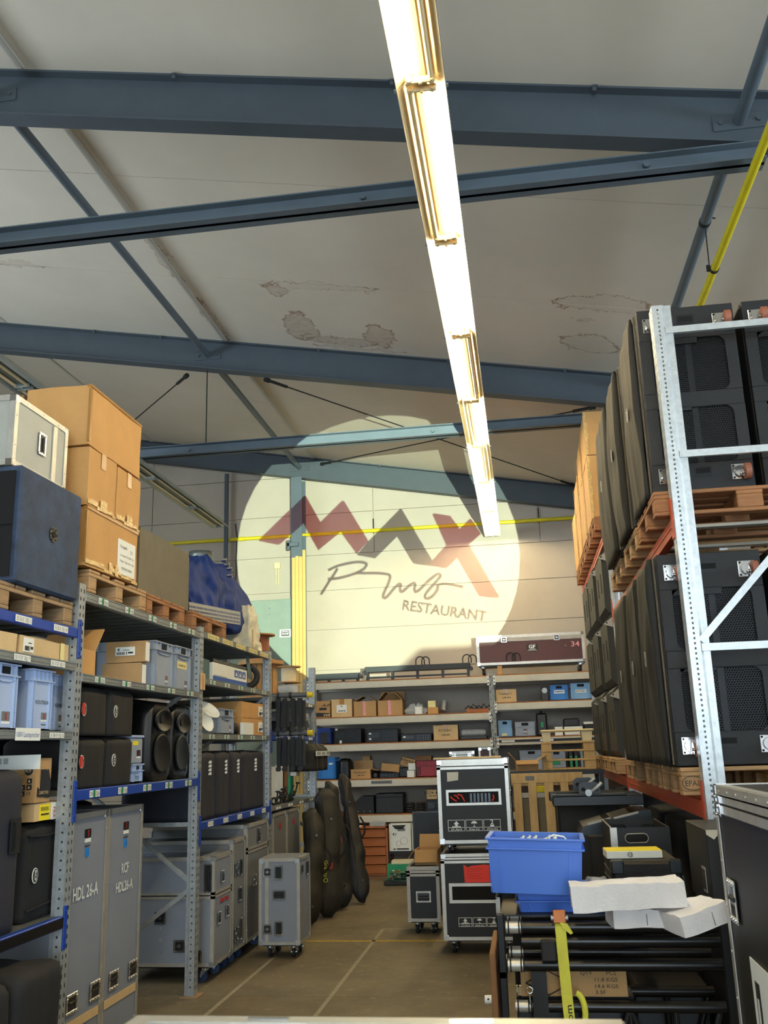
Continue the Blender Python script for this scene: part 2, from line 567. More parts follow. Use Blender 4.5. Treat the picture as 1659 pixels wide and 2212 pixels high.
    def build(s, name, mats, parent=None, loc=None, smooth=None):
        me = bpy.data.meshes.new(name)
        me.from_pydata(s.v, [], s.f)
        for mm in (mats if isinstance(mats, (list, tuple)) else [mats]):
            me.materials.append(M[mm] if isinstance(mm, str) else mm)
        me.polygons.foreach_set('material_index', s.m)
        me.polygons.foreach_set('use_smooth', [bool(x) or bool(smooth) for x in s.sm])
        me.update()
        import bmesh
        bm = bmesh.new()
        bm.from_mesh(me)
        bmesh.ops.recalc_face_normals(bm, faces=bm.faces)
        bm.to_mesh(me)
        bm.free()
        o = bpy.data.objects.new(name, me)
        if name in JOINED:
            o['kind'] = 'stuff'
        COL.objects.link(o)
        if parent is not None:
            o.parent = parent
        if loc is not None:
            o.location = loc
        return o


KIDS = {}


def thing(name, label, cat, loc=(0, 0, 0), rz=0.0, group=None):
    o = bpy.data.objects.new(name, None)
    o.empty_display_size = 0.1
    COL.objects.link(o)
    o.location = loc
    o.rotation_euler = (0, 0, rz)
    o['label'] = label
    o['category'] = cat
    if group:
        o['group'] = group
    return o


def tag(o, label, cat, group=None):
    o['label'] = label
    o['category'] = cat
    if group:
        o['group'] = group
    return o


def structure(o):
    o['kind'] = 'structure'
    return o


def dup(root, label, loc, rz=None, group=None):
    """Copy of a thing with copies of its parts and sub-parts (mesh data shared)."""
    tree = {}
    for x in bpy.data.objects:
        if x.parent is not None:
            tree.setdefault(x.parent.name, []).append(x)
    r = root.copy()
    COL.objects.link(r)
    r.location = loc
    if rz is not None:
        r.rotation_euler = (0, 0, rz)
    r['label'] = label
    if group:
        r['group'] = group
    for ch in tree.get(root.name, []):
        c = ch.copy()
        COL.objects.link(c)
        c.parent = r
        for g in tree.get(ch.name, []):
            d = g.copy()
            COL.objects.link(d)
            d.parent = c
    return r


def share(o, name, parent, loc, rot=None, scale=None):
    """Another part with the same mesh."""
    c = o.copy()
    c.name = name
    COL.objects.link(c)
    c.parent = parent
    c.location = loc
    if rot is not None:
        c.rotation_euler = rot
    if scale is not None:
        c.scale = scale
    return c


def softbox(w, d, h, nx, ny, nz, fn, m=0):
    """Box (front at y=-d/2, base z=0) with gridded faces; fn moves each vertex."""
    mb = MB()

    def face(o, a, b, na, nb):
        o, a, b = Vector(o), Vector(a), Vector(b)
        vs = [fn(o + a * (i / na) + b * (j / nb)) for j in range(nb + 1) for i in range(na + 1)]
        fs = [(j * (na + 1) + i, j * (na + 1) + i + 1, (j + 1) * (na + 1) + i + 1, (j + 1) * (na + 1) + i) for j in range(nb) for i in range(na)]
        mb.add([tuple(v) for v in vs], fs, m)
    X, Y = w / 2, d / 2
    face((-X, -Y, 0), (w, 0, 0), (0, 0, h), nx, nz)
    face((X, -Y, 0), (0, d, 0), (0, 0, h), ny, nz)
    face((X, Y, 0), (-w, 0, 0), (0, 0, h), nx, nz)
    face((-X, Y, 0), (0, -d, 0), (0, 0, h), ny, nz)
    face((-X, -Y, h), (w, 0, 0), (0, d, 0), nx, ny)
    face((-X, Y, 0), (w, 0, 0), (0, -d, 0), nx, ny)
    return mb


def weld(o, dist=0.0008, smooth=True):
    import bmesh
    bm = bmesh.new()
    bm.from_mesh(o.data)
    bmesh.ops.remove_doubles(bm, verts=bm.verts, dist=dist)
    bmesh.ops.recalc_face_normals(bm, faces=bm.faces)
    for f in bm.faces:
        f.smooth = smooth
    bm.to_mesh(o.data)
    bm.free()
    return o


from mathutils import noise as mnoise
LEFT = pi / 2       # front (-y) of a thing turned to face +x (the left rack's aisle side)
RIGHT = -pi / 2     # front turned to face -x (the right rack's aisle side)
# ---------------------------------------------------------------- the hall
RIDGE_X = -6.3


def roof_z(x, base=5.48):
    return base - 0.184 * x if x >= RIDGE_X else base - 0.184 * RIDGE_X - 0.184 * (RIDGE_X - x)


def roof_slab(mb, x0, x1, y0, y1, t, lift=0.0, m=0):
    za, zb = roof_z(x0) + lift, roof_z(x1) + lift
    vs = [(x0, y0, za), (x1, y0, zb), (x1, y1, zb), (x0, y1, za), (x0, y0, za + t), (x1, y0, zb + t), (x1, y1, zb + t), (x0, y1, za + t)]
    return mb.add(vs, ((0, 1, 2, 3), (7, 6, 5, 4), (0, 4, 5, 1), (1, 5, 6, 2), (2, 6, 7, 3), (3, 7, 4, 0)), m)


mb = MB()
for a, b in ((-9.0, RIDGE_X), (RIDGE_X, 6.0)):
    roof_slab(mb, a, b, -7.0, 13.9, 0.2, 0.045)
ceiling = structure(mb.build('ceiling', 'ceiling'))
SEAMS = {(-9.0, -6.3): (-7, -3.6, -0.4, 2.8, 6.0, 9.2, 12.2, 13.7), (-6.3, -5.65): (-7, -3.6, -0.4, 2.8, 6.0, 9.2, 12.2, 13.7),
         (-5.65, -3.0): (-7, -3.6, -0.4, 2.8, 6.0, 7.65, 9.2, 11.06, 12.24, 13.7),
         (-3.0, -0.35): (-7, -3.6, -0.4, 2.8, 6.01, 7.62, 9.2, 10.8, 12.12, 13.7),
         (-0.35, 2.3): (-7, -3.6, -0.4, 2.8, 6.02, 7.66, 9.2, 10.43, 12.1, 13.7),
         (2.3, 6.0): (-7, -3.6, -0.4, 2.8, 6.0, 9.2, 12.1, 13.7)}
for (a, b), ys in SEAMS.items():
    for y0, y1 in zip(ys, ys[1:]):
        mb = MB()
        roof_slab(mb, a + 0.004, b - 0.004, y0 + 0.004, y1 - 0.004, 0.035)
        mb.build('panel', 'ceiling', ceiling)
for x in (-5.65, -3.0):
    for y0, y1 in ((-7, 4.8), (4.98, 9.1), (9.28, 13.48)):
        mb = MB()
        z = roof_z(x)
        mb.box(-0.028, y0, -0.012, 0.028, y1, 0.0, 0, 0.004)
        o = mb.build('cover_strip', 'ceil_trim', ceiling, (x, 0, z))
        o.rotation_euler = (0, 0.182, 0)

# floor: concrete slabs with saw-cut joints
mb = MB()
mb.box(-9, -7, -0.3, 6, 13.9, -0.02)
floor = structure(mb.build('floor', 'floor'))
for y0, y1 in ((-7, 2.4), (2.4, 6.69), (6.69, 10.98), (10.98, 13.7)):
    for x0, x1 in ((-9, -4.2), (-4.2, 2.6), (2.6, 6)):
        mb = MB()
        mb.box(x0 + 0.004, y0 + 0.004, -0.02, x1 - 0.004, y1 - 0.004, 0.0, 0, 0.004)
        mb.build('slab', 'floor', floor)
for nm, m_, x0, y0, x1, y1 in (('painted_line', 'floor_line', -1.425, 4.2, -1.395, 9.08), ('painted_line', 'floor_line', -1.395, 9.055, -0.95, 9.08),
                               ('painted_line', 'floor_line', -2.137, 4.2, -2.107, 7.9), ('yellow_line', 'floor_yellow', -2.3, 8.51, 0.6, 8.56)):
    mb = MB()
    mb.box(x0, y0, 0.0, x1, y1, 0.0012)
    mb.build(nm, m_, floor)

# back wall: concrete panels with open joints
mb = MB()
mb.prism([(-9, 0), (6, 0), (6, roof_z(6)), (RIDGE_X, roof_z(RIDGE_X)), (-9, roof_z(-9))], (1, 0, 0), (0, 0, 1), (0, 0.25, 0), (0, WALL_Y + 0.03, 0), 0)
wall_back = structure(mb.build('wall_back', 'wall_paint'))
ROWS = (0.0, 0.96, 1.56, 2.16, 2.76, 3.365, 3.965, 4.52, 5.17, 5.80, 6.6)
for z0, z1 in zip(ROWS, ROWS[1:]):
    xs = (-9, -5.68, -2.1, 0.41, 6) if z0 >= 4.5 else (-9, -5.68, 0.98, 6)
    for x0, x1 in zip(xs, xs[1:]):
        a, b = x0 + 0.006, x1 - 0.006
        pts = [(a, z0 + 0.005), (b, z0 + 0.005)]
        tb, ta = min(z1 - 0.005, roof_z(b) - 0.01), min(z1 - 0.005, roof_z(a) - 0.01)
        if tb <= z0 + 0.02:
            if ta <= z0 + 0.02:
                continue
            xx = (5.47 - z0) / 0.184
            pts = [(a, z0 + 0.005), (min(b, xx), z0 + 0.005)]
            tb = z0 + 0.006
            b = min(b, xx)
        if b > a and roof_z(b) < z1 and roof_z(a) > z1 and a > RIDGE_X:
            pts += [(b, tb), ((5.47 - z1) / 0.184, z1 - 0.005), (a, ta)]
        else:
            pts += [(b, tb), (a, ta)]
        mb = MB()
        mb.prism(pts, (1, 0, 0), (0, 0, 1), (0, 0.03, 0), (0, WALL_Y, 0))
        mb.build('panel', 'wall_paint', wall_back)


def holed_wall(name, axis, at, u0, u1, hole, t=0.2):
    """Side wall with one daylight opening; u runs along the wall."""
    h0, h1, z0, z1 = hole
    mb = MB()
    for a, b, lo, hi in ((u0, h0, 0, None), (h1, u1, 0, None), (h0, h1, 0, z0), (h0, h1, z1, None)):
        if hi == 0:
            continue
        if axis == 'x':
            top = roof_z(at) if hi is None else hi
            mb.box(min(at, at + t), a, lo, max(at, at + t), b, top)
        else:
            cuts = [a] + ([RIDGE_X] if a < RIDGE_X < b else []) + [b]
            for p, q in zip(cuts, cuts[1:]):
                pts = [(p, lo), (q, lo), (q, roof_z(q) if hi is None else hi), (p, roof_z(p) if hi is None else hi)]
                mb.prism(pts, (1, 0, 0), (0, 0, 1), (0, t, 0), (0, at, 0))
    return structure(mb.build(name, 'wall_paint'))


holed_wall('wall_left', 'x', -9.0, -7.0, 13.7, (-1.0, 8.0, 2.8, 4.4), -0.2)
holed_wall('wall_right', 'x', 6.0, -7.0, 13.7, (-1.5, 7.5, 2.7, 3.9))
holed_wall('wall_front', 'y', -7.0, -9.0, 6.0, (-1.9, 3.1, 0, 3.95), -0.2)

# steel frames
TH = radians(-10.426)


def rafter(y):
    b = MB()
    h, fw, ft, wt = 0.345, 0.135, 0.014, 0.012
    for x0, x1 in ((RIDGE_X, 6.0), (-9.0, RIDGE_X)):
        for lo, hi, hw in ((-h, -h + ft, fw / 2), (-ft, 0.0, fw / 2), (-h + ft, -ft, wt / 2)):
            vs = []
            for x in (x0, x1):
                z = roof_z(x)
                for dy, dz in ((-hw, lo), (hw, lo), (hw, hi), (-hw, hi)):
                    vs.append((x, y + dy, z + dz))
            b.add(vs, ((0, 1, 2, 3), (7, 6, 5, 4), (0, 4, 5, 1), (1, 5, 6, 2), (2, 6, 7, 3), (3, 7, 4, 0)))
    o = structure(b.build('roof_beam', 'roof_steel'))
    o['label'] = 'slate blue steel roof beam sloping under the ceiling'
    for x in (-4.55, -3.75, -1.95, -0.55, 0.65, 1.75):
        k = MB()
        z = roof_z(x)
        k.box(x - 0.012, y - 0.085, z - 0.045, x + 0.012, y - 0.064, z - 0.004, 0, 0.004)
        k.box(x - 0.02, y - 0.09, z - 0.022, x + 0.02, y - 0.068, z - 0.014)
        k.build('roof_clip', 'roof_steel', o)
    for x in (-3.22, 1.45):
        k = MB()
        z = roof_z(x) - 0.172
        k.box(x - 0.15, y - 0.018, z - 0.05, x + 0.15, y - 0.006, z + 0.05, 0, 0.004)
        for dx in (-0.105, 0.105):
            k.cyl((x + dx, y - 0.03, z), (x + dx, y - 0.018, z), 0.017, 6)
        k.build('splice_plate', 'roof_steel', o)
    return o


beams = [rafter(y) for y in (0.59, 4.89, 9.19, 13.55)]


def tie(y):
    b = MB()
    for sgn in (-1, 1):
        yy = y + sgn * 0.005
        b.box(RIDGE_X, min(yy, yy + sgn * 0.008), 4.745, 1.55, max(yy, yy + sgn * 0.008), 4.855)
        for z in (4.745, 4.847):
            b.box(RIDGE_X, min(yy, yy + sgn * 0.062), z, 1.55, max(yy, yy + sgn * 0.062), z + 0.008)
    o = structure(b.build('tie_beam', 'tie_steel'))
    o['label'] = 'level blue grey double channel tie beneath a roof beam'
    for x in (-4.6, -3.4, -0.75, 0.9):
        k = MB()
        k.cyl((x, y - 0.045, 4.80), (x, y - 0.02, 4.80), 0.02, 6)
        k.build('bolt', 'tie_steel', o)
    return o


ties = [tie(y) for y in (0.57, 4.87, 9.17)]


def purlin_pipe(x, label):
    z = roof_z(x) - 0.172
    o = None
    root = thing('strut_pipe', label, 'pipe', (x, 0, 0))
    for y0, y1 in ((-6.9, 0.57), (0.6, 4.872), (4.9, 9.172), (9.2, 13.53)):
        k = MB()
        k.cyl((0, y0, z), (0, y1, z), 0.037, 16)
        k.build('pipe_length', 'tie_steel', root)
    return root


purlin_pipe(-3.22, 'blue grey strut pipe crossing the ceiling beside the cracked ceiling seam')
pr = purlin_pipe(1.45, 'blue grey strut pipe under the ceiling, above the yellow hanging pipe')
k = MB()
zp = roof_z(1.45) - 0.172
k.cyl((0, 5.93, zp), (0, 5.965, zp), 0.041, 14)
k.cyl((0.045, 5.94, zp + 0.02), (0.07, 5.95, zp + 0.02), 0.006, 6)
k.build('cable_clamp', 'cable', pr)

yp = thing('gas_pipe', 'yellow pipe hanging on a wire below the other strut pipe', 'pipe', (1.48, 0, 4.70))
k = MB()
k.cyl((0, -6.9, 0), (0, 11.5, 0), 0.026, 14)
k.build('pipe_length', 'yellow_pipe', yp)
k = MB()
k.cyl((0, 5.97, 0), (0, 6.0, 0), 0.031, 14)
k.box(-0.05, 5.975, -0.012, -0.028, 5.995, 0.03)
k.build('pipe_clip', 'cable', yp)
k = MB()
k.tube([(-0.03, 5.985, 0.02), (-0.03, 5.96, 0.30)], 0.004, 6)
k.build('hanging_wire', 'cable', yp)

wp = thing('gas_pipe', 'yellow gas pipe running level along the back wall', 'pipe', (0, WALL_Y - 0.07, 4.84))
k = MB()
k.cyl((-5.6, 0, 0), (1.45, 0, 0), 0.028, 14)
k.build('pipe_length', 'yellow_pipe', wp)
for x in (-4.2, -2.1, 0.4):
    k = MB()
    k.cyl((x, 0, 0), (x + 0.05, 0, 0), 0.034, 14)
    k.build('pipe_joint', 'yellow_pipe', wp)
for x in (-2.1, 0.41):
    k = MB()
    k.box(x - 0.008, 0.035, -0.03, x + 0.008, 0.062, 0.2)
    k.build('pipe_bracket', 'cable', wp)


def wire(label, p, q, ends=True):
    k = MB()
    k.cyl(p, q, 0.008, 6)
    p, q = Vector(p), Vector(q)
    d = (q - p).normalized()
    if ends:
        for e, s in ((p, 1), (q, -1)):
            k.cyl(e + d * (0.06 * s), e + d * (0.30 * s), 0.018, 8)
            k.cyl(e, e + d * (0.06 * s), 0.028, 8)
    return tag(k.build('bracing_wire', 'cable'), label, 'wire', 'roof bracing wires')


wire('dark bracing wire falling from the middle beam to the rear beam', (-2.6, 9.3, 5.61), (0.95, 13.42, 5.28))
wire('dark bracing wire rising from the rear beam to the middle beam', (-2.84, 13.42, 5.90), (0.93, 9.3, 4.98))
wire('dark bracing wire disappearing behind the tall stack of cardboard boxes', (-3.5, 9.3, 5.74), (-6.2, 12.3, 5.82))
k = MB()
k.cyl((-3.22, 9.17, 4.86), (-3.22, 9.17, 5.72), 0.007, 6)
tag(k.build('hanger_rod', 'cable'), 'thin upright rod between the middle roof beam and the tie', 'rod')

# columns against the back wall
col = MB()
for y in (13.36, 13.61):
    col.box(-3.32, y, 0, -3.15, y + 0.014, 5.7)
col.box(-3.242, 13.37, 0, -3.228, 13.62, 5.7)
o = structure(col.build('column', 'tie_steel'))
o['label'] = 'blue steel column against the back wall behind the planks'
k = MB()
k.box(-3.37, 13.30, 4.60, -3.20, 13.36, 4.66, 0, 0.006)
k.box(-3.37, 13.30, 4.55, -3.33, 13.36, 4.70, 0, 0.006)
k.build('bracket', 'tie_steel', o)
k = MB()
k.box(-4.44, 13.55, 0, -4.385, 13.6, 5.9)
o = structure(k.build('slim_column', 'roof_steel'))
o['label'] = 'slim dark post rising to the rear roof beam'

# ---------------------------------------------------------------- fluorescent strip
def lamp_unit(y0, y1, left_on, right_on, root, shade='lamp_white'):
    """One batten: housing, reflector with central spine, two tubes and their holders (local x = 0 at the strip's middle)."""
    k = MB()
    prof = [(-0.115, 0.0), (-0.06, 0.055), (-0.028, 0.055), (-0.028, 0.03), (0.028, 0.03), (0.028, 0.055), (0.06, 0.055), (0.115, 0.0)]
    n = len(prof)
    vs = [(x, y, z) for y in (y0 + 0.002, y1 - 0.002) for x, z in prof]
    k.add(vs, [(i, i + 1, n + i + 1, n + i) for i in range(n - 1)])
    k.build('reflector', shade, root)
    k = MB()
    up = [(-0.115, 0.0), (-0.118, 0.0), (-0.118, 0.012), (-0.062, 0.068), (0.062, 0.068), (0.118, 0.012), (0.118, 0.0), (0.115, 0.0)]
    n = len(up)
    vs = [(x, y, z) for y in (y0 + 0.002, y1 - 0.002) for x, z in up]
    k.add(vs, [(i, i + 1, n + i + 1, n + i) for i in range(n - 1)])
    k.box(-0.045, y0 + 0.002, 0.068, 0.045, y1 - 0.002, 0.11)
    for y in (y0 + 0.012,):
        for s in (-1, 1):
            k.box(s * 0.122 - 0.006, y - 0.01, 0.0, s * 0.122 + 0.006, y + 0.01, 0.008)
    k.build('housing', 'lamp_grey', root)
    for s, on in ((-1, left_on), (1, right_on)):
        k = MB()
        k.cyl((s * 0.052, y0 + 0.05, 0.016), (s * 0.052, y1 - 0.05, 0.016), 0.013, 12)
        k.build('tube', 'tube_on' if on else 'dead_tube', root)
    for y in (y0 + 0.03, y1 - 0.03):
        k = MB()
        k.box(-0.07, y - 0.008, 0.0, 0.07, y + 0.008, 0.034, 0, 0.004)
        for s in (-1, 1):
            k.cyl((s * 0.052, y - 0.014, 0.016), (s * 0.052, y + 0.014, 0.016), 0.017, 10)
        k.cyl((0, y, -0.008), (0, y, 0.01), 0.008, 8)
        k.build('tube_holder', shade, root)


strip = thing('strip_light', 'long fluorescent strip light with bright tubes running down the hall', 'lamp', (-0.286, 0, 4.6))
Y = [-3.2, -1.8, -0.42, 0.96, 2.34, 3.71, 5.11, 6.48, 7.87, 9.19, 10.55, 11.97, 13.46]
ON = [(1, 0), (0, 1), (1, 1), (0, 1), (1, 0), (0, 1), (1, 1), (1, 0), (0, 1), (1, 0), (1, 1), (1, 1)]
for a, b, (l, r) in zip(Y, Y[1:], ON):
    lamp_unit(a, b, l, r, strip)
k = MB()
k.box(-0.112, 13.455, 0.0, 0.112, 13.462, 0.06)
k.build('end_plate', 'lamp_white', strip)
for y in (0.57, 4.87, 9.17):
    k = MB()
    k.box(-0.012, y - 0.03, 0.11, 0.012, y + 0.03, 0.145)
    k.build('hanger', 'lamp_grey', strip)

dark = thing('strip_light', 'unlit grey strip light over the far aisle behind the boxes', 'lamp', (-3.95, 0, 4.6))
YD = [4.0, 5.36, 6.72, 8.1, 9.46, 10.8, 11.9]
for a, b in zip(YD, YD[1:]):
    lamp_unit(a, b, 0, 0, dark, 'lamp_grey')
for y in (4.87, 9.17):
    k = MB()
    k.box(-0.012, y - 0.03, 0.11, 0.012, y + 0.03, 0.145)
    k.build('hanger', 'lamp_grey', dark)

# ---------------------------------------------------------------- logo projector (behind the camera)
LOGO_M = [(-3.925, 4.806), (-3.9, 4.848), (-3.194, 5.486), (-3.158, 5.476), (-2.935, 5.047), (-2.593, 5.364), (-2.555, 5.358), (-2.188, 4.697), (-2.377, 4.506), (-2.621, 4.866), (-2.976, 4.62), (-3.212, 5.04), (-3.571, 4.742), (-3.613, 4.726)]
LOGO_M[9:11] = [(-2.621, 4.866), (-2.976, 4.60)]
LOGO_A = [(-2.188, 4.697), (-1.677, 5.179), (-1.65, 5.156), (-1.223, 4.343), (-1.294, 4.261), (-1.513, 4.305), (-1.744, 4.739), (-2.092, 4.419), (-2.377, 4.489)]
LOGO_X = [(-1.189, 5.054), (-1.157, 5.066), (-0.914, 5.011), (-0.785, 4.8), (-0.611, 4.953), (-0.463, 4.703), (-0.656, 4.549), (-0.25, 3.729), (-0.272, 3.707), (-0.549, 3.755), (-0.841, 4.355), (-1.01, 4.204), (-1.294, 4.261), (-1.0, 4.56)]
SCRIPT = [[(-2.944, 3.908), (-2.844, 4.058), (-2.737, 4.207), (-2.677, 4.301)],
          [(-2.823, 4.275), (-2.718, 4.324), (-2.596, 4.355), (-2.387, 4.381), (-2.262, 4.363), (-2.229, 4.323), (-2.279, 4.264), (-2.391, 4.212), (-2.53, 4.171), (-2.704, 4.143), (-2.836, 4.144)],
          [(-2.391, 4.212), (-2.253, 4.2), (-2.081, 4.19), (-1.927, 4.168), (-1.87, 4.13), (-1.894, 4.039), (-1.952, 3.923), (-1.989, 3.836), (-1.963, 3.804), (-1.903, 3.845), (-1.808, 3.949), (-1.738, 4.003), (-1.712, 3.991), (-1.728, 3.924), (-1.709, 3.882), (-1.646, 3.92), (-1.559, 3.99), (-1.507, 4.007), (-1.495, 3.972), (-1.511, 3.905), (-1.486, 3.87), (-1.41, 3.92), (-1.269, 4.048), (-1.158, 4.117), (-1.111, 4.114), (-1.12, 4.067), (-1.222, 3.964), (-1.318, 3.861), (-1.354, 3.795), (-1.329, 3.76), (-1.264, 3.777), (-1.194, 3.841), (-1.154, 3.906), (-1.166, 3.941), (-1.122, 3.965), (-1.037, 3.971), (-0.905, 3.94), (-0.78, 3.902)]]
DISC = [(0.092, 4.342), (0.082, 4.619), (0.037, 4.896), (-0.044, 5.168), (-0.159, 5.43), (-0.296, 5.66), (-0.461, 5.865), (-0.657, 6.052), (-0.883, 6.217), (-1.133, 6.356), (-1.403, 6.465), (-1.69, 6.543), (-1.986, 6.587), (-2.286, 6.596), (-2.585, 6.569), (-2.874, 6.506), (-3.15, 6.41), (-3.405, 6.281), (-3.635, 6.12), (-3.831, 5.905), (-3.994, 5.665), (-4.122, 5.404), (-4.212, 5.126), (-4.264, 4.838), (-4.275, 4.545), (-4.247, 4.252), (-4.18, 3.964), (-4.077, 3.688), (-3.939, 3.427), (-3.769, 3.187), (-3.572, 2.97), (-3.35, 2.781), (-3.108, 2.622), (-2.85, 2.495), (-2.581, 2.402), (-2.305, 2.344), (-2.027, 2.321), (-1.751, 2.334), (-1.481, 2.381), (-1.222, 2.462), (-0.977, 2.576), (-0.75, 2.719), (-0.544, 2.891), (-0.363, 3.088), (-0.209, 3.308), (-0.085, 3.547), (0.008, 3.801), (0.067, 4.068)]
axis = (beam_to - PROJ).normalized()
SLIDE_D = 0.30


def on_slide(x, z, d=SLIDE_D):
    """Where the ray from the lamp to a point of the wall pierces the slide (projector coordinates)."""
    v = Vector((x, WALL_Y, z)) - PROJ
    return v * (d / v.dot(axis))


proj = thing('logo_projector', 'black projector behind the camera casting the round logo on the back wall', 'projector', PROJ)
k = MB()
n = len(DISC)
inner = [on_slide(x, z) for x, z in DISC]
c0 = on_slide(-2.1, 4.45)
outer = [c0 + (p - c0) * 2.2 for p in inner]
k.add(inner + outer, [(i, (i + 1) % n, n + (i + 1) % n, n + i) for i in range(n)])
k.build('slide_plate', 'slide_black', proj)
for poly, mm in ((LOGO_M, 'slide_red'), (LOGO_A, 'slide_grey'), (LOGO_X, 'slide_red')):
    k = MB()
    d = SLIDE_D + (0.0006 if mm == 'slide_grey' else 0.0003)
    k.add([on_slide(x, z, d) for x, z in poly], [tuple(range(len(poly)))])
    k.build('slide_filter', mm, proj)
k = MB()
for line in SCRIPT:
    # smooth pen stroke
    P = [Vector(p) for p in line]
    pts = []
    for i in range(len(P) - 1):
        a, b, c, d = P[max(i - 1, 0)], P[i], P[i + 1], P[min(i + 2, len(P) - 1)]
        for s in range(4):
            t = s / 4
            pts.append(0.5 * ((2 * b) + (c - a) * t + (2 * a - 5 * b + 4 * c - d) * t * t + (3 * b - a - 3 * c + d) * t ** 3))
    pts.append(P[-1])
    vs = []
    for i, p in enumerate(pts):
        t = (pts[min(i + 1, len(pts) - 1)] - pts[max(i - 1, 0)]).normalized()
        nrm = Vector((-t.y, t.x)) * 0.021
        vs += [on_slide(*(p + nrm), SLIDE_D + 0.0009), on_slide(*(p - nrm), SLIDE_D + 0.0009)]
    k.add(vs, [(2 * i, 2 * i + 1, 2 * i + 3, 2 * i + 2) for i in range(len(pts) - 1)])
k.build('slide_script', 'slide_grey', proj)
vs, fs, x0, x1 = text_geo('RESTAURANT', 0.022)
k = MB()
ex = Vector((1.236, -0.236)) / (x1 - x0)
ey = Vector((0.030, 0.148)) / 0.70
k.add([on_slide(*(Vector((-1.708, 3.612)) + ex * (x - x0) + ey * y), SLIDE_D + 0.0012) for x, y in vs], fs)
k.build('slide_lettering', 'slide_grey', proj)
# framing shutter close to the lamp: a soft lower edge
k = MB()
cut = [(-4.9, 2.62), (-1.95, 2.62), (-1.45, 3.02), (0.4, 3.06), (0.4, 1.2), (-4.9, 1.2)]
k.add([on_slide(x, z, 0.05) for x, z in cut], [tuple(range(6))])
k.build('framing_shutter', 'slide_black', proj)
k = MB()
q = axis.to_track_quat('Y', 'Z').to_matrix().to_4x4()
for a in ((-0.2, -0.25, -0.2, 0.2, 0.34, -0.18), (-0.2, -0.25, 0.18, 0.2, 0.34, 0.2), (-0.2, -0.25, -0.18, -0.18, 0.34, 0.18), (0.18, -0.25, -0.18, 0.2, 0.34, 0.18), (-0.18, -0.25, -0.18, 0.18, -0.23, 0.18)):
    k.box(*a, 0, 0, q)
k.build('body', 'black_metal', proj)
k = MB()
zb = -PROJ.z
k.cyl((0, 0, -0.2), (0, 0, zb + 0.5), 0.025, 12)
for t in range(3):
    an = 2.1 * t
    k.cyl((0, 0, zb + 0.6), (0.4 * cos(an), 0.4 * sin(an), zb + 0.015), 0.015, 8)
k.build('stand', 'black_metal', proj)

# ---------------------------------------------------------------- things on and along the back wall
k = MB()
k.lathe([(0.155, 0.0), (0.155, 4.20), (0.175, 4.22), (0.175, 4.30), (0.16, 4.32), (0.175, 4.34), (0.175, 4.41), (0.0, 4.42)], (0, 0, 0), 24)
o = k.build('vent_duct', 'duct', None, (-4.43, 12.5, 0))
tag(o, 'round galvanised duct standing by the back wall behind the blue tarpaulin', 'duct')

sheet = thing('leaning_sheet', 'grey green metal sheet with a white framed notice against the back wall', 'sheet', (-3.82, 13.58, 0))
k = MB()
k.box(-0.52, 0, 0, 0.46, 0.03, 3.85, 0, 0.006)
k.build('sheet', 'door_green', sheet)
for (x, z) in ((-0.2, 3.7), (-0.19, 3.6), (0.1, 3.72), (0.1, 3.62), (0.3, 3.3), (0.25, 3.15), (-0.05, 3.4)):
    k = MB()
    k.cyl((x, -0.004, z), (x, 0.0, z), 0.012, 8)
    k.build('rivet', 'steel_bright', sheet)
k = MB()
k.box(0.26, -0.008, 3.27, 0.44, 0, 3.39, 0, 0.004)
k.box(0.29, -0.010, 3.29, 0.41, -0.008, 3.37, 1)
k.box(0.30, -0.012, 3.305, 0.40, -0.010, 3.362, 0)
k.box(0.305, -0.0125, 3.336, 0.395, -0.012, 3.348, 1)
k.box(0.305, -0.0125, 3.314, 0.380, -0.012, 3.322, 1)
k.build('notice', ['white_label', 'ink'], sheet)

pk = [(-3.300, 0.050, 4.43), (-3.247, 0.052, 4.45), (-3.192, 0.05, 4.44), (-3.138, 0.045, 4.54)]
names = ['first tall spruce plank from the blue column, leaning at the back wall', 'second tall spruce plank from the blue column', 'third tall spruce plank from the blue column', 'tallest spruce plank, standing last in the row from the blue column']
for (x, w, h), lb in zip(pk, names):
    k = MB()
    k.box(0, -0.012, 0, w, 0.012, h, 0, 0.003)
    o = k.build('plank', 'plank', None, (x, 13.27, 0))
    o.rotation_euler = (radians(-0.8), 0, 0)
    tag(o, lb, 'plank', 'planks leaning at the back wall')
jb = MB()
jb.box(-0.05, -0.05, -0.05, 0.05, 0, 0.05, 0, 0.008)
jb.cyl((-0.02, -0.025, -0.3), (-0.02, -0.025, -0.05), 0.008, 8)
jb.cyl((0.02, -0.025, -0.3), (0.02, -0.025, -0.05), 0.008, 8)
tag(jb.build('junction_box', 'cream_plastic', None, (-3.62, 13.70, 4.39)), 'small pale junction box on the back wall above the tarpaulin', 'box')
cb = MB()
cb.tube([(-4.30, 13.68, 5.1), (-4.27, 13.68, 4.9), (-4.28, 13.68, 4.5), (-4.28, 13.68, 3.0)], 0.009, 6)
tag(cb.build('wall_cable', 'cable'), 'thin cable running down the back wall from the unlit strip light', 'cable')
# ---------------------------------------------------------------- builders of repeated kinds (front = -y, base at z = 0)
FACE = {'F': ((1, 0, 0), (0, 0, 1), (0, -1, 0), 0.0), 'B': ((-1, 0, 0), (0, 0, 1), (0, 1, 0), pi),
        'R': ((0, 1, 0), (0, 0, 1), (1, 0, 0), pi / 2), 'L': ((0, -1, 0), (0, 0, 1), (-1, 0, 0), -pi / 2),
        'T': ((1, 0, 0), (0, 1, 0), (0, 0, 1), 0.0)}


